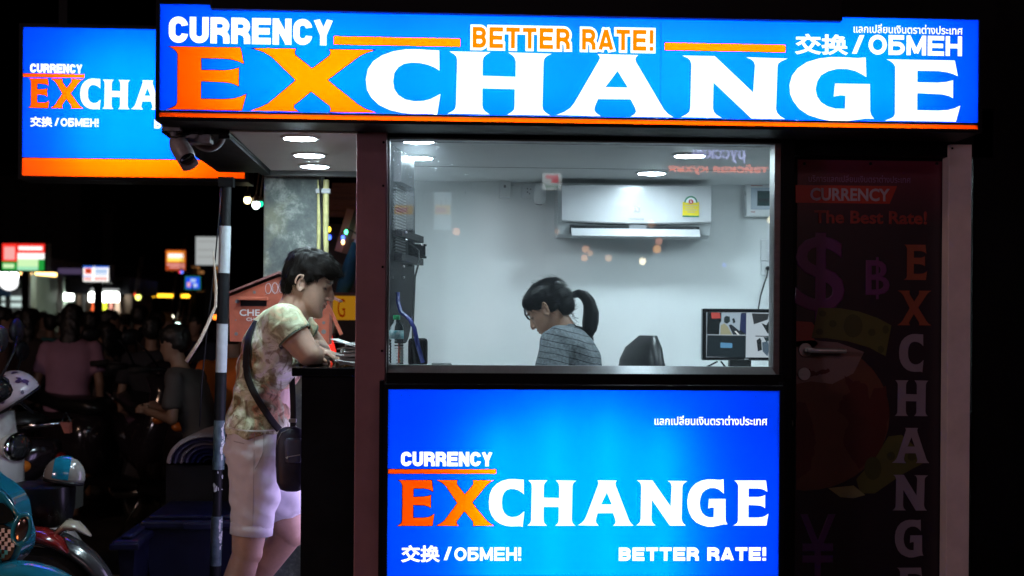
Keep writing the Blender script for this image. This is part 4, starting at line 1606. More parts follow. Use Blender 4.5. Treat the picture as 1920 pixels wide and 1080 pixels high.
man_hair = grow('hair', hb, 0.004, M_hair, man, 3, hair_noise(.007, 38, TH))
Ti = TH.inverted(); T3 = TH.to_3x3()


def flow_man(c):
    l = Ti @ c
    if l.x > -0.01 and l.z > .04:
        return T3 @ V((1, 0, -0.25))
    return T3 @ V((0.25, 0, -1))


mb = strands(man_hair, 4200, .026, .0012, flow_man, 3, .17)
part('hair_strands', mb, M_hair, man_hair)

# T-shirt
sh = MB()
shirt_spec = [(486, 810, 65, .188), (486, 806, 65, .188), (488, 795, 62, .184), (490, 765, 56, .168), (495, 725, 55, .166), (504, 685, 57, .174), (514, 648, 57, .184), (525, 618, 50, .190), (534, 600, 39, .165), (541, 590, 29, .105), (546, 584, 24, .078)]
sh.loft(torso_rings(shirt_spec))


def cone(mb, p0, p1, r0, r1, n=24):
    p0, p1 = V(p0), V(p1)
    mb.tube([p0, p0.lerp(p1, .33), p0.lerp(p1, .66), p1], [r0, r0 + (r1 - r0) * .33, r0 + (r1 - r0) * .66, r1], n)


sh.capsule(P(526, 614, 5.32), shN + V((0, .01, 0)), .086, .074)
sh.capsule(P(540, 612, 5.56), shF + V((0, -.01, 0)), .084, .072)
cone(sh, shN, shN.lerp(elN, .42), .072, .069)
cone(sh, shF, shF.lerp(elF, .40), .070, .066)


def wrinkle(c, n):
    # folds gather towards the waist and the armpit
    f = max(0, min(1, (1.62 - c.z) / 0.5))
    k = noise.noise(V((c.x * 9 + c.z * 9, c.y * 8, c.z * 16 - c.x * 14)))
    k2 = noise.noise(V((c.x * 26, c.y * 22, c.z * 30 + c.x * 18)))
    k3 = math.sin((c.z * 34 + c.x * 30) + 3 * noise.noise(c * 7)) * 0.5
    sh_ = .45 if c.z > 1.36 else 1
    return c + n * (0.012 * k + 0.005 * k2 + 0.0075 * k3 * (.25 + f)) * sh_


def print_mat():
    m_ = bpy.data.materials.new('printed_cotton'); m_.use_nodes = True
    nt = m_.node_tree; N = nt.nodes.new; Lk = nt.links.new
    b_ = nt.nodes['Principled BSDF']; b_.inputs['Roughness'].default_value = 0.85
    tc = N('ShaderNodeTexCoord')
    n1 = N('ShaderNodeTexNoise'); n1.inputs['Scale'].default_value = 6.5; n1.inputs['Detail'].default_value = 6; n1.inputs['Distortion'].default_value = .9; n1.inputs['Roughness'].default_value = .6
    Lk(tc.outputs['Object'], n1.inputs['Vector'])
    r1 = N('ShaderNodeValToRGB'); els = r1.color_ramp.elements
    els[0].position = .28; els[0].color = (.16, .12, .08, 1)
    els[1].position = .72; els[1].color = (.78, .80, .70, 1)
    for p_, c_ in ((.37, (.27, .19, .12)), (.43, (.60, .34, .20)), (.48, (.42, .45, .26)), (.55, (.70, .74, .54)), (.62, (.84, .82, .80))):
        e = els.new(p_); e.color = (*c_, 1)
    Lk(n1.outputs['Fac'], r1.inputs['Fac'])
    n2 = N('ShaderNodeTexNoise'); n2.inputs['Scale'].default_value = 17; n2.inputs['Detail'].default_value = 7; n2.inputs['Distortion'].default_value = 2.2
    Lk(tc.outputs['Object'], n2.inputs['Vector'])
    r2 = N('ShaderNodeValToRGB'); r2.color_ramp.elements[0].position = .40; r2.color_ramp.elements[1].position = .50
    r2.color_ramp.elements[0].color = (.38, .30, .24, 1); r2.color_ramp.elements[1].color = (1, 1, 1, 1)
    Lk(n2.outputs['Fac'], r2.inputs['Fac'])
    mx = N('ShaderNodeMix'); mx.data_type = 'RGBA'; mx.blend_type = 'MULTIPLY'; mx.inputs['Factor'].default_value = .85
    Lk(r1.outputs['Color'], mx.inputs['A']); Lk(r2.outputs['Color'], mx.inputs['B'])
    # fine drawn outlines of the print
    vo = N('ShaderNodeTexVoronoi'); vo.feature = 'DISTANCE_TO_EDGE'; vo.inputs['Scale'].default_value = 14
    mxv = N('ShaderNodeMix'); mxv.data_type = 'VECTOR'; mxv.inputs['Factor'].default_value = .12
    Lk(tc.outputs['Object'], mxv.inputs['A']); Lk(n2.outputs['Color'], mxv.inputs['B']); Lk(mxv.outputs['Result'], vo.inputs['Vector'])
    ra = N('ShaderNodeValToRGB'); ra.color_ramp.elements[0].position = .0; ra.color_ramp.elements[1].position = .035
    ra.color_ramp.elements[0].color = (.42, .34, .30, 1); ra.color_ramp.elements[1].color = (1, 1, 1, 1)
    Lk(vo.outputs['Distance'], ra.inputs['Fac'])
    my = N('ShaderNodeMix'); my.data_type = 'RGBA'; my.blend_type = 'MULTIPLY'; my.inputs['Factor'].default_value = .6
    Lk(mx.outputs['Result'], my.inputs['A']); Lk(ra.outputs['Color'], my.inputs['B'])
    # paler, greener cloth on the shoulder
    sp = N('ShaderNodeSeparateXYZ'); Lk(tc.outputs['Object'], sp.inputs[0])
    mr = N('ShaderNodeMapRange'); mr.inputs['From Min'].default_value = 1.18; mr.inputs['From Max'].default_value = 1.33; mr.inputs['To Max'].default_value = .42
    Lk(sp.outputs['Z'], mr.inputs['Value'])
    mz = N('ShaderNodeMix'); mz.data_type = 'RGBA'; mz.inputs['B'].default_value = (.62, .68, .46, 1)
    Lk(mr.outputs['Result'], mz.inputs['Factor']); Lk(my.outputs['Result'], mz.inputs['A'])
    Lk(mz.outputs['Result'], b_.inputs['Base Color'])
    n4 = N('ShaderNodeTexNoise'); n4.inputs['Scale'].default_value = 500
    Lk(tc.outputs['Object'], n4.inputs['Vector'])
    bm_ = N('ShaderNodeBump'); bm_.inputs['Strength'].default_value = .15; bm_.inputs['Distance'].default_value = .002
    Lk(n4.outputs['Fac'], bm_.inputs['Height']); Lk(bm_.outputs['Normal'], b_.inputs['Normal'])
    return m_


M_print = print_mat()
shirt = grow('t_shirt', sh, 0.005, M_print, man, 3, wrinkle)
# hem bands of sleeves
M_trim = mat('dark_green_trim', (.10, .13, .09), .8)
for s0, e0, k_, r_ in ((shN, elN, .42, .0695), (shF, elF, .40, .0665)):
    mb = MB()
    c_ = s0.lerp(e0, k_); d_ = (e0 - s0).normalized()
    mb.tube([c_ - d_ * .004, c_ + d_ * .004], r_, 28, cap=False)
    part('sleeve_hem', mb, M_trim, shirt, smooth=True)
# shorts
M_short = mat('pale_cotton', (.70, .70, .75), .8, var=.08, vscale=7, bump=.06, bscale=420, sheen=.1)
so = MB()
so.loft(torso_rings([(488, 868, 61, .182), (488, 840, 66, .186), (489, 812, 61, .176), (490, 800, 58, .170)]))
hemN, hemF = P(471, 1001, 5.36), P(543, 968, 5.50)
tN, tF = P(484, 850, 5.36).lerp(hemN, .45), P(500, 850, 5.52).lerp(hemF, .5)
so.capsule(P(484, 850, 5.36), tN, .118, .093, 40)
so.capsule(P(500, 850, 5.52), tF, .112, .088, 40)
cone(so, tN, hemN, .095, .075, 40)
cone(so, tF, hemF, .089, .070, 40)


def wr2(c, n):
    k = noise.noise(V((c.x * 7, c.y * 9, c.z * 20 + c.x * 12)))
    k3 = math.sin(c.z * 60 + 9 * c.x + 4 * noise.noise(c * 6)) * .5
    f = math.exp(-((c.z - .92) / .09) ** 2)
    k5 = noise.noise(V((c.x * 22 + c.z * 10, c.y * 16, c.z * 26 - c.x * 20)))
    return c + n * (.010 * k + .005 * k3 * (.2 + f) + .004 * k5)


shorts = grow('shorts', so, 0.005, M_short, man, 9, wr2)
mb = MB()
for c_, a_, r_ in ((hemN, P(482, 850, 5.36), .0765), (hemF, P(498, 848, 5.53), .0715)):
    d_ = (c_ - a_).normalized()
    mb.tube([c_ - d_ * .042, c_ - d_ * .040, c_ + d_ * .001, c_ + d_ * .002], [r_ - .001, r_ + .0035, r_ + .003, r_ - .002], 30, cap=False)
part('turn_up', mb, M_short, shorts, smooth=True)
# shoes
mb = MB()
for an, ft in ((anN, (0.11, 0, -.045)), (anF, (0.07, .02, -.075))):
    e_ = an + V(ft)
    mb.capsule(an + V((-.01, 0, -.045)), e_ + V((.06, 0, -.0)), .042, .034)
M_shoe = mat('white_canvas', (.5, .5, .5), .7)
grow('shoes', mb, .008, M_shoe, man, 2)

# surface finder for strap, seams
def bvh_of(objs):
    vs, fs = [], []
    for o in objs:
        off = worldoff(o); n0 = len(vs)
        vs += [v.co + off for v in o.data.vertices]
        fs += [tuple(n0 + i for i in p.vertices) for p in o.data.polygons]
    return BVHTree.FromPolygons(vs, fs)


bv = bvh_of([shirt, shorts])


def drape(us, halfw, lift=.004, sub=6):
    pts = []
    for i in range(len(us) - 1):
        for k in range(sub):
            f = k / sub
            pts.append((us[i][0] + (us[i + 1][0] - us[i][0]) * f, us[i][1] + (us[i + 1][1] - us[i][1]) * f))
    pts.append(us[-1])
    rows = []
    for i, (u, v) in enumerate(pts):
        a_ = pts[max(0, i - 1)]; b_ = pts[min(len(pts) - 1, i + 1)]
        t = V((b_[0] - a_[0], b_[1] - a_[1], 0)).normalized(); s_ = V((-t.y, t.x, 0))
        row = []
        for k in (-1, -.33, .33, 1):
            uu, vv = u + s_.x * halfw * k, v + s_.y * halfw * k
            d_ = (W(uu, vv, 5) - CAM).normalized()
            h = bv.ray_cast(CAM, d_)
            step = 0
            while h[0] is None and step < 14:
                step += 1
                d_ = (W(uu + step, vv + step * .3, 5) - CAM).normalized()
                h = bv.ray_cast(CAM, d_)
            if h[0] is None:
                row.append(None)
            else:
                row.append(h[0] - d_ * lift)
        rows.append(row)
    last = None
    for r_ in rows:
        for k in range(4):
            if r_[k] is None:
                r_[k] = r_[k - 1] if k and r_[k - 1] is not None else (last[k] if last else None)
        if None in r_:
            good = [x for x in r_ if x is not None]
            for k in range(4):
                if r_[k] is None:
                    r_[k] = good[0] if good else last[k]
        last = r_
    # relax depth
    for _ in range(3):
        for i in range(1, len(rows) - 1):
            for k in range(4):
                m_ = (rows[i - 1][k] + rows[i + 1][k]) / 2
                rows[i][k] = rows[i][k].lerp(m_, .4)
    mb = MB()
    n = len(rows)
    d_ = V((0, 1, 0)) * 0.003
    vs = [p for r_ in rows for p in r_] + [p + d_ for r_ in rows for p in r_]
    o = 4 * n
    fs = []
    for i in range(n - 1):
        for k in range(3):
            a_ = i * 4 + k
            fs.append((a_, a_ + 1, a_ + 5, a_ + 4)); fs.append((o + a_, o + a_ + 1, o + a_ + 5, o + a_ + 4))
        fs.append((i * 4, i * 4 + 4, o + i * 4 + 4, o + i * 4)); fs.append((i * 4 + 3, i * 4 + 7, o + i * 4 + 7, o + i * 4 + 3))
    return mb.raw(vs, fs)


hm_ = drape([(427, 801), (440, 805), (465, 808), (495, 808), (518, 806)], 1.3, .006)
part('bottom_hem', hm_, mat('pale_hem', (.62, .60, .55), .8), shirt)
M_strap = mat('black_webbing', (.006, .006, .007), .8)
M_bag = mat('navy_nylon', (.012, .012, .034), .5, var=.3, vscale=20, bump=.1, bscale=500)
bagY = 5.235
bag = thing('shoulder_bag', 'small navy shoulder bag on a black strap at the hip of the leaning man', 'bag', P(546, 860, bagY))
bc = P(546, 862, bagY)
bb_ = MB()
for z_, hx, hy in ((-.112, .030, .016), (-.10, .052, .030), (-.05, .058, .036), (.03, .057, .036), (.085, .052, .032), (.108, .044, .024)):
    pass
rings = [ring_uv(bc + V((-z_ * .02, 0, z_)), V((1, 0, 0)), hx, V((0, 1, 0)), hy, 28, .75) for z_, hx, hy in ((-.116, .020, .010), (-.108, .042, .024), (-.08, .054, .033), (-.02, .057, .036), (.04, .056, .036), (.09, .051, .032), (.112, .040, .022), (.120, .020, .010))]
bb_.loft(rings)
bagbody = part('pouch', bb_, M_bag, bag, smooth=True)
mb = MB()
rings = [ring_uv(bc + V((.012, -.030, z_)), V((1, 0, 0)), hx, V((0, 1, 0)), .012, 20, .6) for z_, hx in ((-.008, .020), (-.004, .030), (.03, .034), (.07, .034), (.082, .026))]
mb.loft(rings)
part('front_pocket', mb, mat('slate_nylon', (.05, .06, .11), .45, bump=.06, bscale=400), bag, smooth=True)
mb = MB(); mb.tube([bc + V((-.016, -.0435, .012)), bc + V((.0, -.045, .016)), bc + V((.036, -.044, .022))], .0022, 6)
mb.tube([bc + V((-.014, -.0445, .013)), bc + V((-.010, -.047, .008))], .002, 6)
part('zip', mb, M_alu, bag)
mb = MB(); mb.tube([bc + V((-.050, -.012, .035)), bc + V((-.048, -.024, .07)), bc + V((-.034, -.026, .100)), bc + V((0, -.02, .117))], .0018, 6)
part('seam_zip', mb, M_gplastic, bag)
mb = MB()
for dx in (.0, .012):
    mb.ell(bc + V((dx - .004, -.022, -.104)), .0022, seg=8)
part('stud', mb, M_alu, bag)
st = drape([(476, 600), (468, 624), (463, 652), (461, 682), (464, 708), (474, 733), (488, 757), (500, 775), (514, 795), (524, 806)], 6.5, .014)
part('strap', st, M_strap, bag, smooth=True)
mb = MB(); mb.tube([P(547, 700, 5.36), P(549, 740, 5.33), P(550, 775, 5.29), P(549, 803, 5.25)], .011, 10, flat=.25)
part('strap', mb, M_strap, bag, smooth=True)
mb = MB(); mb.box(P(542, 790, 5.24).x, P(556, 790, 5.24).x, 5.225, 5.245, P(540, 792, 5.24).z, P(540, 785, 5.24).z, bev=.002)
part('buckle', mb, M_gplastic, bag)
st = drape([(494, 808), (495, 830), (493, 850), (485, 868), (478, 880)], .8, .002)
part('pocket_seam', st, mat('seam_grey', (.42, .41, .45), .8), shorts)  # grey lines for seams and pockets, darker than the cloth
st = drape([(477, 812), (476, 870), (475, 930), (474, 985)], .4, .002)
part('side_seam', st, mat('seam_grey', (.42, .41, .45), .8), shorts)
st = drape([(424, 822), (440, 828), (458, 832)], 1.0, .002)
part('back_pocket', st, mat('seam_grey', (.42, .41, .45), .8), shorts)

# ------------------------------------------------------------------ the cashier
YG = 5.85
PG = PX(YG)


def Q(u, v, Y=YG):
    return W(u, v, Y)


gal = thing('person', 'dark haired woman with a ponytail and grey striped shirt sitting bowed inside the booth', 'person', (Q(1072, 690).x, YG, .32))
gb = MB()


def g_rings(spec, gr=0.0):
    rings = []
    pts = [Q(u, v) for u, v, _, _ in spec]
    for i, (u, v, hd, hw) in enumerate(spec):
        a = pts[max(0, i - 1)]; b_ = pts[min(len(pts) - 1, i + 1)]
        t = (b_ - a); t.y = 0; t.normalize()
        ax = V((0, 1, 0)).cross(t).normalized()
        rings.append(ring_uv(pts[i], ax, hd / PG + gr, V((0, 1, 0)), hw + gr, sq=.92))
    return rings


g_spec = [(1092, 930, 56, .15), (1092, 880, 60, .165), (1090, 820, 52, .14), (1086, 760, 46, .135), (1082, 710, 46, .145), (1076, 675, 45, .155), (1068, 648, 40, .160), (1062, 630, 31, .13), (1058, 618, 22, .07)]
gb.loft(g_rings(g_spec))
gsN, gsF = Q(1044, 642, 5.70), Q(1050, 642, 6.02)
geN, geF = Q(1020, 745, 5.62), Q(1030, 745, 6.06)
gwN, gwF = V((Q(960, 700).x, 5.50, DZ + .035)), V((Q(965, 700).x, 5.62, DZ + .035))
gb.capsule(Q(1060, 640, 5.76), gsN, .055, .050); gb.capsule(Q(1062, 640, 5.95), gsF, .055, .050)
for s_, e_, w_ in ((gsN, geN, gwN), (gsF, geF, gwF)):
    gb.capsule(s_, e_, .048, .037); gb.capsule(e_, w_, .037, .024)
    hand_prims(gb, w_, (-1, -.25, -.05), (0, 0, 1), .88, .45, 1 if s_ is gsN else -1)
gb.capsule(Q(1062, 626), Q(1044, 594), .050, .046)
HG = Matrix.Translation(Q(1032, 582)) @ Matrix.Rotation(R(180), 4, 'Z') @ Matrix.Rotation(R(-22), 4, 'Z') @ Matrix.Rotation(R(34), 4, 'Y')
TG = head_prims(gb, HG, .98)
# seated legs
for yy in (5.74, 5.96):
    k_ = V((Q(1000, 900).x, yy, .80)); h_ = V((Q(1092, 900).x, yy + .0, .82))
    gb.capsule(h_, k_, .085, .06); gb.capsule(k_, k_ + V((-.02, 0, -.38)), .055, .038); gb.capsule(k_ + V((-.02, 0, -.38)), k_ + V((-.14, 0, -.43)), .035, .025)
grow('body', gb, .0036, tinted('warm_brown_skin', (0.32, 0.19, 0.13)), gal, 4, head_sculpt(TG, .98), head_faces(TG))
hg = MB()
hel((-.012, 0, .060), (.104, .082, .073), T=TG, mb=hg)
hel((-.040, 0, .030), (.078, .078, .075), T=TG, mb=hg)
hel((.032, 0, .084), (.056, .066, .036), (0, .3, 0), T=TG, mb=hg)
hel((.052, -.034, .074), (.036, .030, .028), (0, .5, .2), T=TG, mb=hg); hel((.052, .034, .074), (.036, .030, .028), (0, .5, -.2), T=TG, mb=hg)
hel((-.062, 0, -.012), (.045, .058, .048), (0, .3, 0), T=TG, mb=hg)
for s_ in (-1, 1):
    hel((.010, s_ * .062, .045), (.034, .018, .032), T=TG, mb=hg); hel((-.035, s_ * .064, .020), (.034, .016, .045), T=TG, mb=hg)
ghair = grow('hair', hg, .004, M_hairb, gal, 4, hair_noise(.003, 30, TG))
Gi = TG.inverted(); G3 = TG.to_3x3()
tail0 = Q(1078, 552)
mb = strands(ghair, 2800, .034, .0011, lambda c: (tail0 - c), 5, -.02)
part('hair_strands', mb, M_hairb, ghair)
pt = MB()
path = [Q(1074, 553), Q(1084, 550), Q(1096, 555), Q(1105, 568), Q(1108, 586), Q(1107, 603), Q(1105, 618), Q(1102, 629)]
pt.tube(path, [.014, .018, .024, .029, .034, .035, .030, .012], 18)
pony = grow('ponytail', pt, .004, M_hairb, ghair, 3, lambda c, n: c + n * .003 * noise.noise(V((c.x * 60, c.y * 60, c.z * 9))))
rnd = random.Random(12)
mb = MB()
for k in range(260):
    a_ = rnd.uniform(0, 2 * PI); off_ = [V((math.cos(a_) * .9, math.sin(a_) * .9, 0)) * r_ * rnd.uniform(.8, 1.05) for r_ in (.012, .018, .024, .029, .033, .034, .031, .020)]
    pp = [p + V((o_.x, o_.y, o_.x * -.2)) for p, o_ in zip(path, off_)]
    end = pp[-1] + V((rnd.uniform(-.012, .012), 0, rnd.uniform(-.02, .012)))
    j = rnd.randrange(0, 4)
    mb.tube(pp[j:] + [end], .0009, 3, cap=False)
part('ponytail_strands', mb, M_hairb, pony)
mb = MB(); mb.tube([Q(1075, 548), Q(1077, 558)], .016, 14)
part('hair_tie', mb, M_bplastic, ghair, smooth=True)
mb = MB()
for k in range(16):
    o_ = rnd.uniform(-1, 1)
    p0 = TG @ V((.098 + .002 * o_, -.030 + .012 * o_, .082)); 
    us = [(989 + 2 * o_, 570), (983.5 + 1.5 * o_, 580), (985 + 1.6 * o_, 590), (991 + 2.0 * o_, 598), (1000 + 2.5 * o_, 604 + o_)]
    yy = p0.y - .01
    mb.tube([p0] + [W(u, v, yy) for u, v in us], .0011, 4, cap=False)
for k in range(30):
    u0, v0 = 1068 + rnd.uniform(-6, 8), 590 + rnd.uniform(-6, 12)
    mb.tube([Q(u0, v0), Q(u0 + 4 + rnd.uniform(-2, 4), v0 + 9), Q(u0 + 10 + rnd.uniform(-5, 5), v0 + 12)], .0006, 3, cap=False)
for k in range(14):
    a_ = rnd.uniform(.2, 2.6)
    c0 = TG @ V((math.cos(a_) * .108 - .012, rnd.uniform(-.03, .03), .062 + math.sin(a_) * .080))
    d_ = (tail0 - c0).normalized()
    mb.tube([c0 - d_ * .01, c0 + V((0, 0, rnd.uniform(.002, .010))) + d_ * .02, c0 + d_ * .05], .0005, 3, cap=False)
part('loose_strands', mb, M_hairb, ghair)


def stripe_mat():
    m_ = bpy.data.materials.new('striped_cotton'); m_.use_nodes = True
    nt = m_.node_tree; N = nt.nodes.new; Lk = nt.links.new
    b_ = nt.nodes['Principled BSDF']; b_.inputs['Roughness'].default_value = .85
    tc = N('ShaderNodeTexCoord'); sp = N('ShaderNodeSeparateXYZ')
    n1 = N('ShaderNodeTexNoise'); n1.inputs['Scale'].default_value = 3.5
    Lk(tc.outputs['Object'], n1.inputs['Vector'])
    Lk(tc.outputs['Object'], sp.inputs[0])
    a_ = N('ShaderNodeMath'); a_.operation = 'MULTIPLY_ADD'; a_.inputs[1].default_value = .045; Lk(n1.outputs['Fac'], a_.inputs[0])
    x_ = N('ShaderNodeMath'); x_.operation = 'MULTIPLY_ADD'; x_.inputs[1].default_value = .22; Lk(sp.outputs['X'], x_.inputs[0]); Lk(sp.outputs['Z'], x_.inputs[2])
    Lk(x_.outputs[0], a_.inputs[2])
    md2 = N('ShaderNodeMath'); md2.operation = 'PINGPONG'; md2.inputs[1].default_value = .013; Lk(a_.outputs[0], md2.inputs[0])
    lt = N('ShaderNodeMath'); lt.operation = 'LESS_THAN'; lt.inputs[1].default_value = .0016; Lk(md2.outputs[0], lt.inputs[0])
    n2 = N('ShaderNodeTexNoise'); n2.inputs['Scale'].default_value = 90; n2.inputs['Detail'].default_value = 5; Lk(tc.outputs['Object'], n2.inputs['Vector'])
    r_ = N('ShaderNodeValToRGB'); r_.color_ramp.elements[0].color = (.06, .075, .085, 1); r_.color_ramp.elements[1].color = (.155, .18, .20, 1)
    r_.color_ramp.elements[0].position = .3; r_.color_ramp.elements[1].position = .7
    Lk(n2.outputs['Fac'], r_.inputs['Fac'])
    mx = N('ShaderNodeMix'); mx.data_type = 'RGBA'; mx.inputs['B'].default_value = (.008, .012, .02, 1)
    Lk(lt.outputs[0], mx.inputs['Factor']); Lk(r_.outputs['Color'], mx.inputs['A']); Lk(mx.outputs['Result'], b_.inputs['Base Color'])
    return m_


gs = MB()
gs.loft(g_rings([(1092, 905, 64, .175), (1092, 870, 62, .172), (1090, 820, 55, .155), (1087, 760, 50, .148), (1083, 710, 50, .158), (1077, 675, 49, .168), (1069, 648, 43, .172), (1063, 630, 34, .14), (1059, 619, 25, .075), (1057, 612, 21, .06)]))
cone(gs, gsN, gsN.lerp(geN, .62), .066, .068); cone(gs, gsF, gsF.lerp(geF, .62), .064, .066)
gs.capsule(Q(1060, 642, 5.77), gsN, .068, .066); gs.capsule(Q(1062, 642, 5.94), gsF, .066, .064)
gshirt = grow('striped_shirt', gs, .005, stripe_mat(), gal, 3, lambda c, n: c + n * (.009 * noise.noise(V((c.x * 18 + c.z * 6, c.y * 10, c.z * 7))) + .006 * math.sin(c.x * 46 + c.z * 18 + 4 * noise.noise(c * 5)) * .5 + .006 * noise.noise(V((c.x * 5 - c.z * 3, c.y * 6, c.z * 4)))))
mb = MB(); mb.tube([Q(1078, 612, 5.80), Q(1088, 614, 5.86), Q(1094, 622, 5.88)], .010, 8, flat=.5)
part('collar', mb, mat('navy_cloth', (.01, .012, .02), .8), gshirt, smooth=True)
mb = MB()
for yy in (5.74, 5.96):
    mb.capsule(V((Q(1100, 900).x, yy, .82)), V((Q(1000, 900).x, yy, .80)), .098, .075); mb.capsule(V((Q(1000, 900).x, yy, .80)), V((Q(996, 900).x, yy, .46)), .068, .055)
mb.ell(V((Q(1095, 900).x, 5.85, .82)), (.14, .18, .11))
grow('trousers', mb, .012, mat('dark_denim', (.02, .025, .05), .8), gal, 2)


def office_chair(x, y, rz, label, seat_z, back_z):
    t = thing('office_chair', label, 'chair', (x, y, .32), 'office chairs in the booth', rz)
    s_ = seat_z - .32; bt_ = back_z - .32
    ml = mat('black_leather', (.008, .009, .011), .4, spec=.25, var=.3, vscale=12, bump=.15, bscale=90)
    mb = MB(); mb.box(-.24, .24, -.24, .24, s_ - .09, s_, bev=.035); part('seat', mb, ml, t, smooth='auto', local=True)
    rings = []
    H_ = bt_ - s_ - .02
    for k in range(12):
        f = k / 11
        z = s_ + .03 + H_ * f
        w_ = .21 * math.sqrt(max(.16, 1 - (max(0, f - .5) / .54) ** 2))
        xo = -.22 - .03 * math.sin(f * PI) - (.05 * max(0, f - .75) * 4 * max(0, f - .75) * 4)
        th = .035 + .02 * math.sin(f * PI)
        if k in (0, 11):
            w_ *= .82; th *= .5
        rings.append(ring_uv(V((xo, 0, z)), V((0, 1, 0)), w_, V((1, 0, 0)), th, 24, .7))
    mb = MB(); mb.loft(rings); part('backrest', mb, ml, t, smooth=True, local=True)
    mb = MB(); mb.tube([(-.14, 0, s_ - .09), (-.27, 0, s_ - .05), (-.28, 0, s_ + .2)], .018, 8); part('back_support', mb, M_bplastic, t, smooth=True, local=True)
    mb = MB(); mb.tube([(0, 0, s_ - .09), (0, 0, .09)], .025, 12); part('gas_lift', mb, M_black, t, smooth=True, local=True)
    for k in range(5):
        a_ = 2 * PI * k / 5
        mb = MB(); mb.tube([(0, 0, .10), (math.cos(a_) * .26, math.sin(a_) * .26, .065)], [.022, .014], 8)
        l_ = part('leg', mb, M_bplastic, t, smooth=True, local=True)
        mb = MB(); mb.ell((math.cos(a_) * .26, math.sin(a_) * .26, .03), (.028, .028, .028)); part('caster', mb, M_bplastic, l_, smooth=True, local=True)
    return t


zch = Q(1217, 634, 5.75).z
office_chair(Q(1217, 640, 5.75).x - .25, 5.75, R(197), 'empty black leather office chair whose rounded backrest shows above the sill', .80, zch)
office_chair(Q(1105, 800).x, 5.85, R(180), 'office chair on which the woman with the ponytail sits', .76, 1.18)
# the chair back of the sitting woman must stay below the sill line
# ------------------------------------------------------------------ papers on the counter
rnd = random.Random(4)
px0 = W(633, 660, 5.30).x
pw_ = XL0 + .05 - px0
ppr = thing('paper_stack', 'untidy pile of folded newspapers and slips on the counter against the maroon post', 'papers', (px0 + pw_ / 2, 5.32, zc))
M_pap = mat('newsprint', (.60, .62, .60), .8, c2=(.36, .38, .37), vscale=45, stretch=(1, 1, 6))
z = zc + .001
k = 0
while z < zc + .082:
    th = rnd.uniform(.006, .013)
    w2 = pw_ * rnd.uniform(.78, 1.0); d2 = rnd.uniform(.16, .24)
    rot = Matrix.Translation((px0 + pw_ - w2 / 2 + rnd.uniform(-.004, .004), 5.34, z)) @ Matrix.Rotation(R(rnd.uniform(-9, 9)), 4, 'Z')
    mb = MB()
    rings = []
    for f in (0, .12, .25, .5, .75, 1):
        lift = .004 * math.sin(f * 7 + k) + .003
        rings.append([rot @ V((-w2 / 2 + w2 * f, y_, zz_ + lift * (1 if f < .3 else .4))) for y_, zz_ in ((-d2 / 2, .0), (-d2 / 2 - .004, th / 2), (-d2 / 2, th), (d2 / 2, th), (d2 / 2, 0))])
    mb.loft(rings)
    part('folded_newspaper', mb, M_pap, ppr)
    z += th + .003; k += 1
mb = MB()
M_ = Matrix.Translation((px0 + .03, 5.27, z + .004)) @ Matrix.Rotation(R(-12), 4, 'Z') @ Matrix.Rotation(R(16), 4, 'Y')
mb.box(-.045, .05, -.05, .05, 0, .0025, M=M_)
M_ = Matrix.Translation((px0 + .05, 5.29, z - .002)) @ Matrix.Rotation(R(20), 4, 'Z') @ Matrix.Rotation(R(6), 4, 'Y')
mb.box(-.06, .05, -.05, .05, 0, .0015, M=M_)
part('loose_slip', mb, mat('white_paper', (.75, .78, .8), .7), ppr)

# ------------------------------------------------------------------ outdoor camera, junction box, conduit under the sign
YC = 4.9
oc = thing('security_camera', 'dusty bullet security camera hanging under the booth corner and pointing down', 'camera', W(330, 250, YC))
M_cam = mat('dusty_grey_plastic', (.26, .225, .24), .4, var=.25, vscale=30, bump=.1)
mb = MB(); mb.box(W(309, 240, YC).x, W(340, 240, YC).x, YC - .03, YC + .03, W(320, 238, YC).z, ZS - .006, bev=.002)
part('ceiling_plate', mb, M_cam, oc)
mb = MB(); a_ = W(326, 240, YC); b_ = W(326, 266, YC)
mb.tube([a_, b_], .014, 14); mb.ell(b_, .016); part('arm', mb, M_cam, oc, smooth=True)
c0, c1 = W(331, 265, YC), W(356, 306, YC - .05)
dirc = (c1 - c0).normalized()
MC = Matrix.Translation(c0) @ V((0, 0, 1)).rotation_difference(dirc).to_matrix().to_4x4()
mb = MB(); mb.lathe([(.012, -.008), (.026, 0), (.033, .02), (.034, .06), (.031, .082), (.027, .087), (.027, .083), (.002, .083)], M=MC, n=28)
part('housing', mb, M_cam, oc, smooth='auto')
mb = MB(); mb.lathe([(.026, .084), (.020, .0845), (.001, .085)], M=MC, n=24); part('lens', mb, M_blackgloss, oc, smooth=True)
mb = MB()
hood = []
for f in (0.01, .03, .09, .105):
    ring = []
    for k in range(9):
        t_ = R(-50) + R(100) * k / 8
        ring.append(MC @ V((math.cos(t_) * .037, math.sin(t_) * .037, f)))
    for k in range(8, -1, -1):
        t_ = R(-50) + R(100) * k / 8
        ring.append(MC @ V((math.cos(t_) * .0395, math.sin(t_) * .0395, f)))
    hood.append(ring)
mb.loft(hood); part('sun_shield', mb, M_cam, oc, smooth='auto')
ob = thing('junction_box', 'grey cable box with a round knockout under the booth corner by the bullet camera', 'box', W(370, 250, 4.93))
a, b, c, d = fit(340, 241, 394, 268, 4.92)
mb = MB(); mb.box(a, b, 4.92, 5.0, c, ZS - .011, bev=.004); part('cover', mb, M_cam, ob)
mb = MB(); p_ = W(376, 247, 4.92); mb.lathe([(.012, -.0015), (.012, .0)], (p_.x, 4.9185, p_.z), 'Y', 20); part('knockout', mb, M_bplastic, ob)
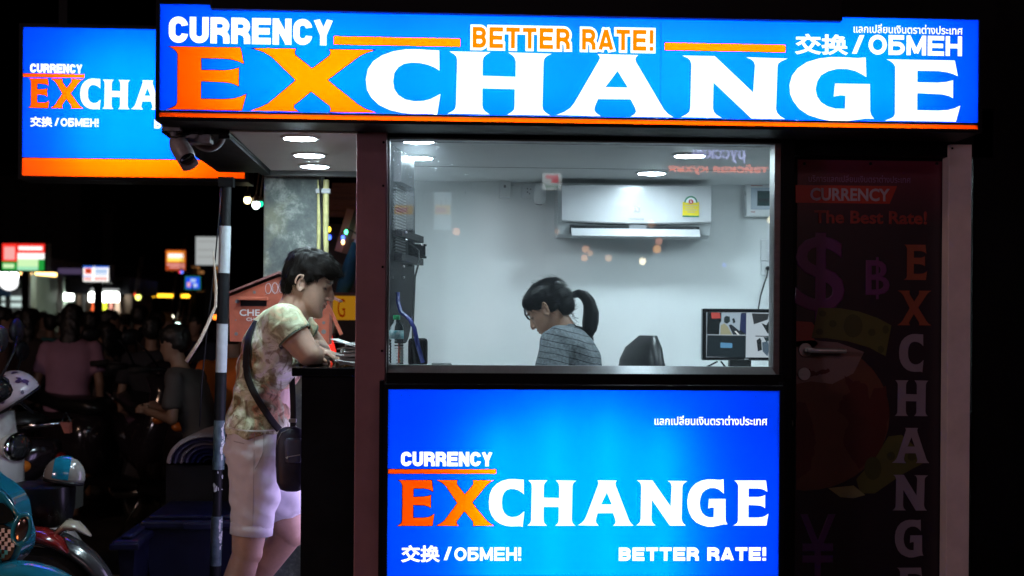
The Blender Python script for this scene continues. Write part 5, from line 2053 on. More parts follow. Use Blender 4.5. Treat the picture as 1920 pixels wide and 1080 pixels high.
mb = MB(); mb.tube([W(376, 247, 4.915), W(362, 248, 4.90), W(345, 255, 4.88), W(330, 258, 4.87), W(318, 256, 4.88), W(310, 246, 4.9), W(308, 240, 4.92)], .0035, 8)
tag(part('camera_cable', mb, M_bplastic, smooth=True, loc=W(340, 255, 4.9)), 'thin black cable drooping between the outdoor camera and its cable box', 'cable')
mb = MB()
pts = []
for k in range(41):
    t_ = PI * 1.04 * k / 40
    pts.append(W(391 + 29 * math.cos(PI - t_ + PI) * -1 * -1 if False else 388 + 31 * math.cos(t_ * -1 + 0.1), 246 + 33 * math.sin(t_), 4.96 + .05 * k / 40))
rad = [.0105 + .0016 * (i % 2) for i in range(len(pts))]
# ribbed hose: resample finely
fine, fr = [], []
for i in range(len(pts) - 1):
    for k in range(4):
        fine.append(pts[i].lerp(pts[i + 1], k / 4)); fr.append(.0115 if k % 2 == 0 else .0098)
mb.tube(fine, fr, 12)
tag(part('flexible_conduit', mb, M_cam, smooth='auto', loc=W(390, 262, 4.95)), 'grey ribbed conduit looping down beside the outdoor cable box', 'conduit')

# ------------------------------------------------------------------ striped pole, wires, strip
YPo = 6.0
pp0, pp1 = W(425, 333, YPo), W(402, 1130, YPo)
pd = (pp1 - pp0).normalized()
pole = thing('striped_pole', 'black and white banded steel pole standing at the booth corner behind the customer', 'pole', V((pp1.x, YPo, 0)))
base = pp0 + pd * (pp0.z / -pd.z)
M_pw = mat('chipped_white_paint', (.40, .43, .46), .5, var=.1, vscale=18, bump=.2)
M_pb = mat('black_pole_paint', (.007, .008, .010), .5, spec=.2, var=.3, vscale=20)
M_pt = mat('chipped_teal_paint', (.10, .15, .17), .45, c2=(.045, .075, .09), vscale=30, bump=.3)
rp = 10.5 / PX(YPo)
bands = [(333, 424, 'b', .9), (424, 512, 'w', 1.02), (512, 607, 'b', 1.06), (607, 698, 'w', 1.0), (698, 788, 'b', 1.02), (788, 880, 't', 1.04), (880, 968, 'b', .8), (968, 1060, 't', 1.02), (1060, 1150, 'b', 1), (1150, 1220, 'w', 1)]
zof = lambda v: W(413, v, YPo).z
for v0, v1, k_, rr_ in bands:
    z0, z1 = zof(v1), zof(v0)
    pa = pp0 + pd * ((pp0.z - z1) / -pd.z); pb = pp0 + pd * ((pp0.z - z0) / -pd.z)
    mb = MB(); mb.tube([pa, pb], rp * rr_, 24)
    part('painted_band', mb, {'w': M_pw, 'b': M_pb, 't': M_pt}[k_], pole, smooth='auto')
z0 = zof(1220)
pa = pp0 + pd * ((pp0.z - z0) / -pd.z)
mb = MB(); mb.tube([pa, base], rp * .98, 24); part('pole_foot', mb, M_pb, pole, smooth='auto')
# flaked paint patches, proud of the tube
rnd = random.Random(9)
mb = MB()
for vc, n_ in ((800, 9), (830, 12), (985, 12), (840, 6), (900, 8), (1020, 6), (1000, 8)):
    for _ in range(n_):
        v = vc + rnd.uniform(-16, 18); a0 = rnd.uniform(-1.0, -.25) if vc not in (900,) else rnd.uniform(-2.2, -.6)
        z = zof(v); pc = pp0 + pd * ((pp0.z - z) / -pd.z)
        w_ = rnd.uniform(.08, .30); h_ = rnd.uniform(.003, .014)
        ring = []
        for k in range(7):
            t_ = 2 * PI * k / 7; q_ = rnd.uniform(.6, 1.1)
            an_ = a0 + math.cos(t_) * w_ * q_ ; zz_ = math.sin(t_) * h_ * q_
            ring.append(pc + V((math.cos(an_) * rp * 1.07, math.sin(an_) * rp * 1.07, zz_)))
        mb.raw(ring, [tuple(range(7))])
part('paint_flakes', mb, mat('bare_white_primer', (.55, .56, .58), .6), pole)
mb = MB(); mb.box(-rp * 1.3, rp * 1.3, -rp * 1.3, rp * 1.3, -.02, .02, M=Matrix.Translation(pp0 + pd * .02)); part('top_plate', mb, M_pb, pole)
mb = MB(); mb.tube([W(414, 352, 5.9), W(411, 400, 5.9), W(404, 480, 5.9), W(388, 620, 5.92), W(378, 720, 5.94), W(374, 800, 5.95)], .003, 6)
tag(part('hanging_wire', mb, M_bplastic, smooth=True, loc=W(404, 480, 5.9)), 'thin dark wire hanging slack from the canopy left of the striped pole', 'wire')
mb = MB(); mb.tube([W(400, 472, 5.85), W(402, 500, 5.84), W(405, 540, 5.84), W(404, 574, 5.84), W(392, 602, 5.82), W(375, 638, 5.80), W(349, 678, 5.78)], [.002, .004, .006, .006, .007, .007, .008], 8, flat=.5)
tag(part('plastic_strap', mb, mat('dirty_cream_strap', (.55, .46, .38), .5, var=.2), smooth=True, loc=W(404, 574, 5.84)), 'bent dirty cream strap sticking out from the striped pole', 'strap')

# ------------------------------------------------------------------ concrete pillar and pipes
YK = 6.32
a, b, c, d = fit(492, 322, 598, 1000, YK)
mp = bpy.data.materials.new('stained_concrete'); mp.use_nodes = True
nt = mp.node_tree; bq = nt.nodes['Principled BSDF']; bq.inputs['Roughness'].default_value = .85
N = nt.nodes.new; Lk = nt.links.new
tc = N('ShaderNodeTexCoord')
n1 = N('ShaderNodeTexNoise'); n1.inputs['Scale'].default_value = 7; n1.inputs['Detail'].default_value = 9; n1.inputs['Roughness'].default_value = .78; n1.inputs['Distortion'].default_value = .15
Lk(tc.outputs['Object'], n1.inputs['Vector'])
r1 = N('ShaderNodeValToRGB'); e_ = r1.color_ramp.elements
e_[0].position = .38; e_[0].color = (.075, .085, .085, 1); e_[1].position = .66; e_[1].color = (.36, .375, .34, 1)
x_ = e_.new(.50); x_.color = (.11, .125, .12, 1)
Lk(n1.outputs['Fac'], r1.inputs['Fac'])
n2 = N('ShaderNodeTexNoise'); n2.inputs['Scale'].default_value = 3; n2.inputs['Detail'].default_value = 4
Lk(tc.outputs['Object'], n2.inputs['Vector'])
mr = N('ShaderNodeMapRange'); mr.inputs['From Min'].default_value = .52; mr.inputs['From Max'].default_value = .66; Lk(n2.outputs['Fac'], mr.inputs['Value'])
mx = N('ShaderNodeMix'); mx.data_type = 'RGBA'; mx.inputs['B'].default_value = (.32, .30, .17, 1)
ml_ = N('ShaderNodeMath'); ml_.operation = 'MULTIPLY'; ml_.inputs[1].default_value = .6; Lk(mr.outputs[0], ml_.inputs[0])
Lk(ml_.outputs[0], mx.inputs['Factor']); Lk(r1.outputs['Color'], mx.inputs['A']); Lk(mx.outputs['Result'], bq.inputs['Base Color'])
bp_ = N('ShaderNodeBump'); bp_.inputs['Strength'].default_value = .5; bp_.inputs['Distance'].default_value = .01
Lk(n1.outputs['Fac'], bp_.inputs['Height']); Lk(bp_.outputs['Normal'], bq.inputs['Normal'])
mb = MB(); mb.box(a, b, YK, YK + .25, 0, ZS + 1.2, bev=.008)
mb.lathe([(.006, -.001), (.006, .0)], (W(542, 378, YK).x, YK - .002, W(542, 378, YK).z), 'Y', 8)
tag(part('concrete_pillar', mb, mp, loc=((a + b) / 2, YK, 0)), 'stained grey concrete pillar rising behind the red donation box', 'pillar')
for u, r_, lab in ((598, .0085, 'thin yellow pipe running up the side of the concrete pillar'), (611, .013, 'thicker yellow pipe beside the concrete pillar')):
    p_ = W(u, 400, YK - .03)
    mb = MB(); mb.tube([(p_.x, YK - .03, 0), (p_.x, YK - .03, ZS - .03)], r_, 12)
    t_ = thing('wall_pipe', lab, 'pipe', (p_.x, YK - .03, 0), 'yellow pipes on the pillar')
    part('pipe', mb, mat('yellow_pipe', (.42, .38, .16), .5, var=.2, vscale=20), t_, smooth='auto')
    mb = MB()
    for z in (.5, 1.3, 2.0):
        mb.box(p_.x - r_ * 1.5, p_.x + r_ * 1.5, YK - .05, YK - .0, z - .01, z + .01)
    part('pipe_clip', mb, M_gplastic, t_)
mb = MB(); p_ = W(604, 400, YK - .06)
mb.tube([(p_.x - .004, YK - .06, .3), (p_.x, YK - .06, 1.2), (p_.x + .006, YK - .06, 1.7), (p_.x - .012, YK - .06, ZS - .03)], .004, 6)
tag(part('black_cable', mb, M_bplastic, smooth=True, loc=(p_.x, YK - .06, 1.2)), 'black cable running up between the two yellow pipes', 'cable')

# ------------------------------------------------------------------ donation box
YD = 6.08
db = thing('donation_box', 'house shaped red metal box with a slot and white lettering behind the customer', 'box', W(525, 643, YD))
M_red = mat('chipped_red_paint', (.50, .12, .065), .5, c2=(.38, .095, .055), vscale=9, bump=.15, bscale=50)
o_ = [(431, 640), (430, 556), (523, 519), (618, 563), (616, 647)]
pts = [(W(u, v, YD).x, W(u, v, YD).z) for u, v in o_]
mb = MB(); mb.prism_xz(pts, YD, YD + .20); part('cabinet', mb, M_red, db)
mb = MB()
rl = [(414, 553), (524, 509), (636, 562), (636, 566), (524, 513.5), (414, 556.5)]
mb.prism_xz([(W(u, v, YD).x, W(u, v, YD).z) for u, v in rl], YD - .03, YD + .22); part('roof', mb, mat('dark_red_edge', (.22, .09, .08), .5), db)
a, b, c, d = fit(451, 563.5, 500, 574, YD)
mb = MB(); mb.box(a, b, YD - .003, YD - .0005, c, d); part('slot', mb, M_bplastic, db)
a, b, c, d = fit(449, 557, 503, 563, YD)
mb = MB(); mb.box(a, b, YD - .035, YD - .001, c, d, bev=.002); part('slot_hood', mb, M_red, db)
mb = MB()
for u, v, r_ in ((477, 548, 3), (445, 565, 4), (443, 626, 3.5), (607, 605, 3), (607, 622, 4.5), (442, 600, 1.5), (600, 640, 2)):
    p_ = W(u, v, YD); mb.lathe([(r_ / PX(YD), -.002), (r_ / PX(YD), 0)], (p_.x, YD - .0005, p_.z), 'Y', 10)
part('rivet', mb, mat('grey_rivet', (.17, .17, .18), .5), db)
mb = MB()
p0_ = [W(u, v, YD - .01) for u, v in ((612, 573), (618, 571), (643, 626), (637, 629))]
mb.raw(p0_ + [p + V((0, .01, 0)) for p in p0_], [(0, 1, 2, 3), (7, 6, 5, 4), (0, 4, 5, 1), (1, 5, 6, 2), (2, 6, 7, 3), (3, 7, 4, 0)])
part('side_brace', mb, M_red, db)
M_wp = mat('white_sign_paint', (.75, .73, .70), .6)
SE = .014
text('CHE', *fit(449, 580, 487, 592.5, YD), YD - .0015, M_wp, db, off=.02)
text('OX', *fit(577, 586, 600, 598, YD), YD - .0015, M_wp, db, off=.02)
text('CH', *fit(462, 595.5, 477, 602, YD), YD - .0015, M_wp, db, off=.02)
text('ON', *fit(573, 600, 587, 607, YD), YD - .0015, M_wp, db, off=.02)
mb = MB()
for k in range(3):
    cx_ = 503 + k * 12.5
    pts = [W(cx_ + 5.5 * math.cos(t / 10 * 2 * PI), 541 + 10 * math.sin(t / 10 * 2 * PI) - k, YD - .002) for t in range(11)]
    mb.tube(pts, .0014, 5, flat=.3)
mb.tube([W(u, v, YD - .002) for u, v in ((496, 553), (505, 549), (512, 538), (515, 552), (521, 549), (530, 538), (533, 552), (545, 547))], .0014, 5, flat=.3)
part('graffiti', mb, mat('pale_marker', (.62, .58, .62), .5), db)
mb = MB(); p_ = W(500, 640, YD + .1)
for u in (470, 585):
    p_ = W(u, 640, YD + .12); mb.box(p_.x - .015, p_.x + .015, YD + .10, YD + .14, 0, W(u, 640, YD).z + .001)
part('leg', mb, M_pb, db)

# ------------------------------------------------------------------ stall seen between the man and the post
ST = 9.0
stall = thing('market_stall', 'dark street stall with a sloping wooden awning and small coloured bulbs seen past the customer', 'stall', (W(650, 600, ST).x, ST, 0))
M_wood = mat('brown_wood', (.20, .075, .045), .55, var=.4, vscale=4, stretch=(.4, 1, 3))
mb = MB()
a, b, c, d = fit(612, 330, 800, 410, ST)
for k in range(6):
    z0 = c + (d - c) * k / 6
    mb.box(a, b, ST + .1 * k, ST + .1 * k + .1, z0 + .01, z0 + (d - c) / 6)
part('awning_boards', mb, M_wood, stall)
mb = MB(); mb.tube([W(665, 395, ST - .2), W(642, 474, ST - .2)], .05, 4); mb.tube([W(668, 450, ST - .2), W(676, 420, ST - .2)], .05, 4)
part('awning_strut', mb, mat('pink_brown_cloth', (.42, .22, .20), .8), stall)
mb = MB(); mb.box(a - .1, b, ST + .55, ST + .6, 0, c); part('back_panel', mb, mat('dull_tarpaulin', (.06, .05, .055), .8, var=.3), stall)
mb = MB(); mb.box(a + .0, b, ST + .2, ST + .5, 0.0, 1.15, bev=.01); part('stall_table', mb, M_wood, stall)
for u, v, c_, n_ in ((617, 430, (1, .7, .05), 'yellow'), (618, 445, (.05, .12, 1), 'blue'), (649, 435, (.1, 1, .4), 'green'), (643, 446, (.15, .25, 1), 'blue'), (643, 454, (1, .6, .25), 'orange')):
    p_ = W(u, v, ST - .3); mb = MB(); mb.ell(p_, (.011, .011, .016), seg=10)
    part('fairy_bulb', mb, emis('bulb_' + n_, c_, 5), stall)
mb = MB(); mb.tube([W(612, 424, ST - .3), W(630, 448, ST - .3), W(650, 428, ST - .3), W(672, 440, ST - .3)], .004, 5); part('bulb_wire', mb, M_bplastic, stall)
um = thing('furled_parasol', 'furled blue parasol leaning beside the yellow sign behind the counter', 'parasol', W(632, 690, 8.4))
mb = MB(); mb.tube([W(668, 455, 8.8), W(660, 490, 8.8), W(648, 530, 8.8), W(636, 560, 8.8)], [.03, .045, .05, .03], 12)
part('canopy', mb, mat('blue_canvas', (.02, .13, .28), .8, var=.3, vscale=8), um, smooth=True)
mb = MB(); mb.tube([W(671, 440, 8.8), W(604, 700, 8.8)], .014, 8); part('pole', mb, M_alu, um)
a, b, c, d = fit(610, 555, 700, 600, 8.6)
ys_ = thing('stall_sign', 'yellow lit stall sign with a red letter G, seen past the young man', 'sign', ((a + b) / 2, 8.6, c))
mb = MB(); mb.box(a, b, 8.6, 8.65, c, d, bev=.004); part('board', mb, emis('yellow_sign_face', (.95, .42, .02), .30), ys_)
text('G', *fit(633, 560, 647, 595, 8.6), 8.598, emis('red_sign_letter', (.5, .03, .0), .28), ys_, off=0.0)
mb = MB(); mb.box(a, b, 8.58, 8.66, d + .002, d + .02); part('frame', mb, M_wood, ys_)
rl = thing('tail_light', 'glowing red lamp low behind the donation box', 'lamp', W(623, 660, 8.0))
mb = MB(); mb.tube([W(620, 628, 8), W(621, 648, 8), W(627, 672, 8), W(627, 690, 8)], [.006, .017, .02, .012], 10)
part('lens', mb, emis('red_lamp', (1, .03, .02), 1.6), rl, smooth=True)
mb = MB(); mb.tube([W(629, 625, 8.02), W(629, 800, 8.02)], .02, 8); part('housing', mb, M_bplastic, rl)

# ------------------------------------------------------------------ door with poster
dr = thing('poster_door', 'dark metal door covered with a dim currency exchange poster to the side of the window', 'door', (W(1634, 900, DY).x, DY, zbase))
a, b, _, d = fit(1489, 296, 1777, 400, DY)
mb = MB(); mb.box(a, b, DY, DY + .04, zbase + .01, d, bev=.002); part('door_leaf', mb, M_black, dr)
a, b, c, d = fit(1492, 301, 1772, 1230, DY)
YPs = DY - .003
mpo = bpy.data.materials.new('printed_poster'); mpo.use_nodes = True
nt = mpo.node_tree; bq = nt.nodes['Principled BSDF']; bq.inputs['Roughness'].default_value = .38
N = nt.nodes.new; Lk = nt.links.new
tc = N('ShaderNodeTexCoord'); sp = N('ShaderNodeSeparateXYZ'); Lk(tc.outputs['Object'], sp.inputs[0])
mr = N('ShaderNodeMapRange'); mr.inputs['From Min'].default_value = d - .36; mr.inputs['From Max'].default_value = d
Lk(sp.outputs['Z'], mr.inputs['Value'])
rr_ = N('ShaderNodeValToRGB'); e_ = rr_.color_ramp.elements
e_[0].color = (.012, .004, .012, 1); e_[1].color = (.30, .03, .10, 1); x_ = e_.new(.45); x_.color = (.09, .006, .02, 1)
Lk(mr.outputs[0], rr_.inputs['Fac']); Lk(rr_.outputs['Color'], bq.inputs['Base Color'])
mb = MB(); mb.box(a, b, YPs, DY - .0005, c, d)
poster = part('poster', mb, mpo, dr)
for p_ in poster.data.polygons:
    pass
k_ = 0


def pm(n, c):
    return mat('poster_ink_' + n, c, .4, var=.1, vscale=4)


def ppoly(pts, m_, lay=1, name='printed_shape'):
    mbx = MB(); mbx.flat_xz([[(W(u, v, YPs).x, W(u, v, YPs).z) for u, v in pts]], YPs - .0007 * lay)
    return part(name, mbx, m_, poster)


ppoly([(1492, 347), (1682, 349), (1668, 382), (1492, 380)], pm('red', (.50, .03, .01)))
text('บริการแลกเปลี่ยนเงินตราต่างประเทศ', *prect(1516, 328, 1707, 342, YPs), YPs - .0015, pm('violet', (.30, .12, .28)), poster, off=.004)
text('CURRENCY', *prect(1519, 353, 1668, 377, YPs), YPs - .0022, pm('lavender', (.55, .42, .50)), poster, off=.03)
text('The Best Rate!', *prect(1526, 395, 1738, 420, YPs), YPs - .0015, pm('deepred', (.32, .03, .02)), poster, off=.03)
pv_ = pm('purple', (.13, .025, .13))
text('$', *prect(1491, 436, 1584, 606, YPs), YPs - .0015, pv_, poster, off=.01)
text('B', *prect(1623, 488, 1668, 553, YPs), YPs - .0015, pv_, poster, off=.012)
ppoly([(1642, 482), (1647, 482), (1647, 561), (1642, 561)], pv_, 4)
text('¥', *prect(1500, 964, 1566, 1080, YPs), YPs - .0015, pm('darkviolet', (.08, .02, .14)), poster, off=.01)
# globe
ppoly([(1508 + 160 * math.cos(t / 40 * 2 * PI) if 1508 + 160 * math.cos(t / 40 * 2 * PI) > 1493 else 1493, 778 + 142 * math.sin(t / 40 * 2 * PI)) for t in range(40)], pm('globe', (.11, .035, .02)), 1)
ppoly([(1493, 640), (1520, 638), (1570, 642), (1620, 660), (1600, 700), (1560, 720), (1520, 715), (1493, 720)], pm('globelight', (.20, .12, .12)), 2)
cont = pm('landred', (.07, .008, .007))
ppoly(ragged([(1493, 700), (1510, 690), (1530, 698), (1552, 690), (1556, 697), (1540, 702), (1520, 706), (1500, 712)], 2.2, 5, 116729), cont, 3)
ppoly(ragged([(1582, 705), (1600, 716), (1612, 714), (1626, 724), (1630, 750), (1640, 728), (1660, 724), (1667, 780), (1650, 850), (1610, 880), (1580, 830), (1590, 790), (1568, 770), (1580, 742), (1595, 735)], 2.2, 5, 116965), cont, 3)
ppoly(ragged([(1493, 755), (1510, 755), (1522, 790), (1530, 830), (1520, 880), (1493, 900)], 2.2, 5, 117097), cont, 3)
ppoly([(1493, 602), (1522, 604), (1530, 615), (1524, 632), (1534, 645), (1520, 655), (1493, 650)], pm('landtop', (.30, .05, .04)), 2)
bill = pm('olive', (.09, .085, .02))
dkb = pm('darkolive', (.05, .05, .012))
bl = [(1534, 578)] + [(1534 + k * 13.6, 578 + 0.9 * k * k * .35 + k * .2) for k in range(1, 11)]
ppoly([(1534, 577), (1575, 578), (1610, 584), (1645, 596), (1671, 610), (1660, 668), (1630, 652), (1590, 640), (1550, 634), (1521, 634)], bill, 4)
for cx_, cy_, rx_, ry_ in ((1599, 611, 18, 22), (1561, 607, 7, 7), (1634, 623, 7, 7), (1542, 588, 7, 6), (1536, 622, 7, 6), (1660, 618, 6, 8), (1651, 655, 6, 7)):
    ppoly([(cx_ + rx_ * math.cos(t / 16 * 2 * PI), cy_ + ry_ * math.sin(t / 16 * 2 * PI)) for t in range(16)], dkb, 5)
ppoly([(1665, 818), (1690, 815), (1730, 850), (1735, 866), (1690, 890), (1640, 925), (1612, 925), (1605, 898), (1640, 860)], bill, 4)
for cx_, cy_, rx_, ry_ in ((1636, 878, 16, 22), (1670, 855, 8, 8), (1709, 856, 8, 8)):
    ppoly([(cx_ + rx_ * math.cos(t / 16 * 2 * PI), cy_ + ry_ * math.sin(t / 16 * 2 * PI)) for t in range(16)], dkb, 5)
ppoly([(1552, 915), (1600, 910), (1622, 928), (1600, 934), (1575, 932)], pm('paleolive', (.26, .23, .09)), 5)
for ch, u0, u1, v0, v1, m_ in (('E', 1694, 1738, 459, 525, pm('rust', (.26, .055, .025))), ('X', 1682, 1746, 545, 610, pm('rust', (.26, .055, .025))), ('C', 1685, 1731, 626, 698, None), ('H', 1677, 1740, 713, 780, None),
                               ('A', 1672, 1742, 802, 868, None), ('N', 1673, 1739, 890, 957, None), ('G', 1677, 1731, 974, 1045, None), ('E', 1680, 1730, 1064, 1130, None)):
    x0_, x1_, z0_, z1_ = prect(u0, v0, u1, v1, YPs)
    mbx = MB(); ps = [glyph(ch, x0_, x1_, z0_, z1_)]
    if ch == 'A':
        ps.append(glyph('a', x0_, x1_, z0_, z1_))
    mbx.flat_xz(ps, YPs - .0042); part('lettering', mbx, m_ or pm('grey', (.27, .21, .27)), poster)
for v in (304,):
    mb = MB()
    for u in (1508, 1632, 1756):
        p_ = W(u, 307, YPs); mb.ell((p_.x, YPs - .002, p_.z), (.006, .004, .006), seg=10)
    part('poster_screw', mb, M_bplastic, poster)
hd = MB(); p_ = W(1509, 656, YPs)
hd.lathe([(.024, -.008), (.025, 0)], (p_.x, YPs - .004, p_.z), 'Y', 24); hd.tube([(p_.x, YPs - .01, p_.z), (p_.x, YPs - .05, p_.z), (p_.x + .02, YPs - .055, p_.z - .001), (W(1578, 658, YPs).x, YPs - .055, p_.z - .002)], .0085, 12)
part('handle', hd, M_alu, dr, smooth='auto')
hd = MB(); p_ = W(1507, 701, YPs); hd.lathe([(.022, -.006), (.023, 0)], (p_.x, YPs - .004, p_.z), 'Y', 24); hd.box(p_.x - .003, p_.x + .003, YPs - .012, YPs - .0095, p_.z - .008, p_.z + .008)
part('lock', hd, M_alu, dr, smooth='auto')
for v in (332, 668, 1060):
    p_ = W(1774, v, DY); mb = MB(); mb.box(p_.x - .012, p_.x + .012, DY - .02, DY - .004, p_.z - .028, p_.z + .028, bev=.002); mb.tube([(p_.x, DY - .022, p_.z - .03), (p_.x, DY - .022, p_.z + .03)], .006, 8)
    part('hinge', mb, mat('dull_hinge', (.3, .25, .25), .5, .4), dr, smooth='auto')
a, b, _, d = fit(1779, 271, 1822, 400, 4.985)
mb = MB(); mb.box(a, b, 4.985, 5.05, zbase, d, bev=.002)
jm = part('door_jamb', mb, mat('pinkish_painted_jamb', (.82, .66, .66), .6, var=.1, vscale=6, bump=.1), booth)
mb = MB(); p_ = W(1786, 278, 4.98); mb.lathe([(.004, -.002), (.004, 0)], (p_.x, 4.9835, p_.z), 'Y', 10); part('jamb_screw', mb, M_bplastic, jm)

# ------------------------------------------------------------------ street beyond: shops, signs, lamps
def bg_sign(name_label, u0, v0, u1, v1, Y, panels, frame_d=.25, cat='sign', group=None, post=True):
    a, b, c, d = fit(u0, v0, u1, v1, Y)
    t = thing('shop_sign', name_label, cat, ((a + b) / 2, Y, c), group)
    mb = MB(); mb.box(a - .02, b + .02, Y + .01, Y + frame_d, c - .02, d + .02); part('cabinet', mb, M_black, t)
    for i, (fu0, fv0, fu1, fv1, m_) in enumerate(panels):
        mb = MB(); x0_, x1_ = a + (b - a) * fu0, a + (b - a) * fu1; z1_, z0_ = d - (d - c) * fv0, d - (d - c) * fv1
        mb.flat_xz([[(x0_, z0_), (x1_, z0_), (x1_, z1_), (x0_, z1_)]], Y - .004 * i)
        part('lit_panel', mb, m_, t)
    if post:
        mb = MB(); mb.box((a + b) / 2 - .05, (a + b) / 2 + .05, Y + .1, Y + .2, 0, c - .021); part('post', mb, M_black, t)
    return t


e_red = emis('sign_red', (1, .03, .02), 1.1); e_green = emis('sign_green', (.02, .42, .06), .8); e_wh = emis('sign_white', (1, .95, .92), 1.3)
e_pink = emis('sign_pink', (1, .45, .42), .95); e_lime = emis('sign_lime', (.65, .95, .5), 1.0); e_blue = emis('sign_blue', (.05, .2, .95), .9)
e_pblue = emis('sign_pale_blue', (.55, .72, 1), .9); e_or = emis('sign_orange', (1, .30, .02), 1.0); e_yel = emis('sign_yellow', (1, .72, .12), 1.2)
e_brn = emis('sign_brown_red', (.55, .08, .02), .8)
bg_sign('red and green lit shop sign above the crowd, split in two panels', 4, 457, 84, 507, 20,
        [(0, 0, .35, .66, e_red), (0, .68, .35, 1, e_green), (.05, .12, .30, .6, e_pink), (.37, 0, 1, .35, e_red), (.39, .1, .95, .24, e_wh), (.37, .35, 1, .58, e_wh), (.37, .58, .86, .86, e_lime), (.86, .58, 1, 1, e_green), (.37, .86, .86, 1, emis('sign_mint', (.4, .9, .55), .9)), (.04, .76, .3, .92, e_lime)])
bg_sign('blue and white lit sign with a small red emblem hanging over the crowd', 156, 499, 204, 528, 20,
        [(0, 0, 1, 1, e_wh), (0, 0, .4, .12, e_blue), (.44, 0, 1, .10, e_blue), (.08, .15, .34, .5, e_red), (.13, .2, .29, .45, e_brn), (.48, .18, .95, .5, e_pblue), (.05, .74, .34, .92, e_pink), (.46, .72, .95, .9, e_pink), (.46, .55, .95, .62, e_pblue), (0, .62, .38, .68, e_blue)])
bg_sign('orange and yellow lit sign high over the street', 311, 469, 348, 507, 24,
        [(0, 0, 1, 1, e_brn), (.04, .05, .96, .60, e_or), (.12, .18, .88, .38, e_wh), (.1, .38, .9, .56, e_yel), (.06, .68, .95, .75, e_pink), (.2, .82, .95, .88, e_pink)])
bg_sign('blue glowing screen below the white panel at the far end of the street', 347, 518, 376, 543, 26,
        [(0, 0, 1, 1, emis('screen_green', (.02, .2, .12), .8)), (.06, .08, .94, .92, emis('screen_blue_far', (.01, .08, .9), 1.0)), (.35, .2, .7, .42, e_pblue), (.15, .45, .35, .8, e_pink), (.5, .55, .8, .8, e_pblue)])
bg_sign('plain grey-white panel lit from below beside the striped pole', 367, 444, 411, 497, 22,
        [(0, 0, 1, 1, emis('dim_white_panel', (.62, .66, .66), .62)), (.1, .15, .9, .18, emis('dim_line', (.5, .52, .5), .5)), (.1, .45, .8, .48, emis('dim_line', (.5, .52, .5), .5)), (.1, .7, .85, .73, emis('dim_line', (.5, .52, .5), .5))])


def shop(label, u0, u1, vtop, Y, wall_c, depth=3.0):
    a, b, _, d = fit(u0, vtop, u1, 600, Y)
    t = thing('shop', label, 'shop', ((a + b) / 2, Y, 0))
    mw = mat('shop_wall_%d' % int(u0), wall_c, .7, var=.15, vscale=2)
    mb = MB(); mb.box(a, b, Y + depth, Y + depth + .1, 0, d); mb.box(a - .1, a, Y, Y + depth, 0, d); mb.box(b, b + .1, Y, Y + depth, 0, d)
    part('wall', mb, mw, t)
    mb = MB(); mb.box(a - .15, b + .15, Y - .4, Y + depth + .2, d, d + .25); part('roof', mb, M_black, t)
    return t, a, b, d, mw


def tube_light(label, u0, u1, v, Y, s, r=.05, group='fluorescent tubes in the far shops'):
    p0_, p1_ = W(u0, v, Y), W(u1, v, Y)
    t = thing('tube_lamp', label, 'lamp', (p0_ + p1_) / 2, group)
    mb = MB(); mb.tube([p0_, p1_], r, 8); part('tube', mb, emis('far_tube_%d' % int(s * 10), (.95, 1, .95), s), t)
    mb = MB(); mb.box(p0_.x, p1_.x, Y + .02, Y + .12, p0_.z + r, p0_.z + r + .06); part('housing', mb, M_gplastic, t)


t, a, b, d, mw = shop('bright grocery shop with glass fridges on the far side of the street', -60, 55, 512, 21, (.35, .45, .36))
for u0, u1, v0, v1, c_ in ((0, 13, 553, 576, (.75, .95, .9)), (17, 44, 553, 576, (.75, .95, .9))):
    x0_, x1_, z0_, z1_ = fit(u0, v0, u1, v1, 22.5)
    mb = MB(); mb.box(x0_, x1_, 22.5, 23.2, .1, z1_ + .1); fr = part('fridge', mb, M_gplastic, t)
    mb = MB()
    for k in range(2):
        zz_ = z0_ + (z1_ - z0_) * (k * .55); mb.box(x0_ + .03, x1_ - .03, 22.49, 22.497, zz_, zz_ + (z1_ - z0_) * .35)
    part('lit_shelf', mb, emis('fridge_light', c_, .75), fr)
mb = MB(); x0_, x1_, z0_, z1_ = fit(-20, 540, 16, 556, 22.3); mb.box(x0_, x1_, 22.3, 22.4, z0_, z1_); part('blue_board', mb, mat('navy_board', (.01, .05, .13), .6), t)
mb = MB(); p_ = W(17, 529, 20.6); mb.lathe([(.115, -.06), (.12, 0), (.115, .06)], tuple(p_), 'Y', 24)
rsn = thing('round_sign', 'round white lit sign in front of the grocery shop', 'sign', p_); part('disc', mb, emis('round_sign_white', (1, 1, 1), 1.6), rsn)
mb = MB(); mb.tube([p_, p_ + V((0, .0, .35))], .012, 6); part('hanger', mb, M_black, rsn)
t, a, b, d, mw = shop('pharmacy like shop with pale shelves behind the heads of the crowd', 68, 108, 525, 23, (.45, .48, .46))
mb = MB()
rnd = random.Random(2)
for k in range(26):
    x0_, x1_, z0_, z1_ = fit(70 + (k % 6) * 6, 530 + (k // 6) * 12, 75 + (k % 6) * 6, 539 + (k // 6) * 12, 25.0)
    mb.box(x0_, x1_, 24.8, 25.2, z0_, z1_)
part('shelf_goods', mb, mat('mixed_goods', (.55, .55, .5), .6, c2=(.12, .10, .16), vscale=6), t)
t, a, b, d, mw = shop('low shop with white posters in its window', 112, 152, 552, 23, (.4, .4, .38))
t, a, b, d, mw = shop('clothes stall with orange and yellow garments under a bright tube', 156, 234, 552, 22, (.42, .30, .22), 1.6)
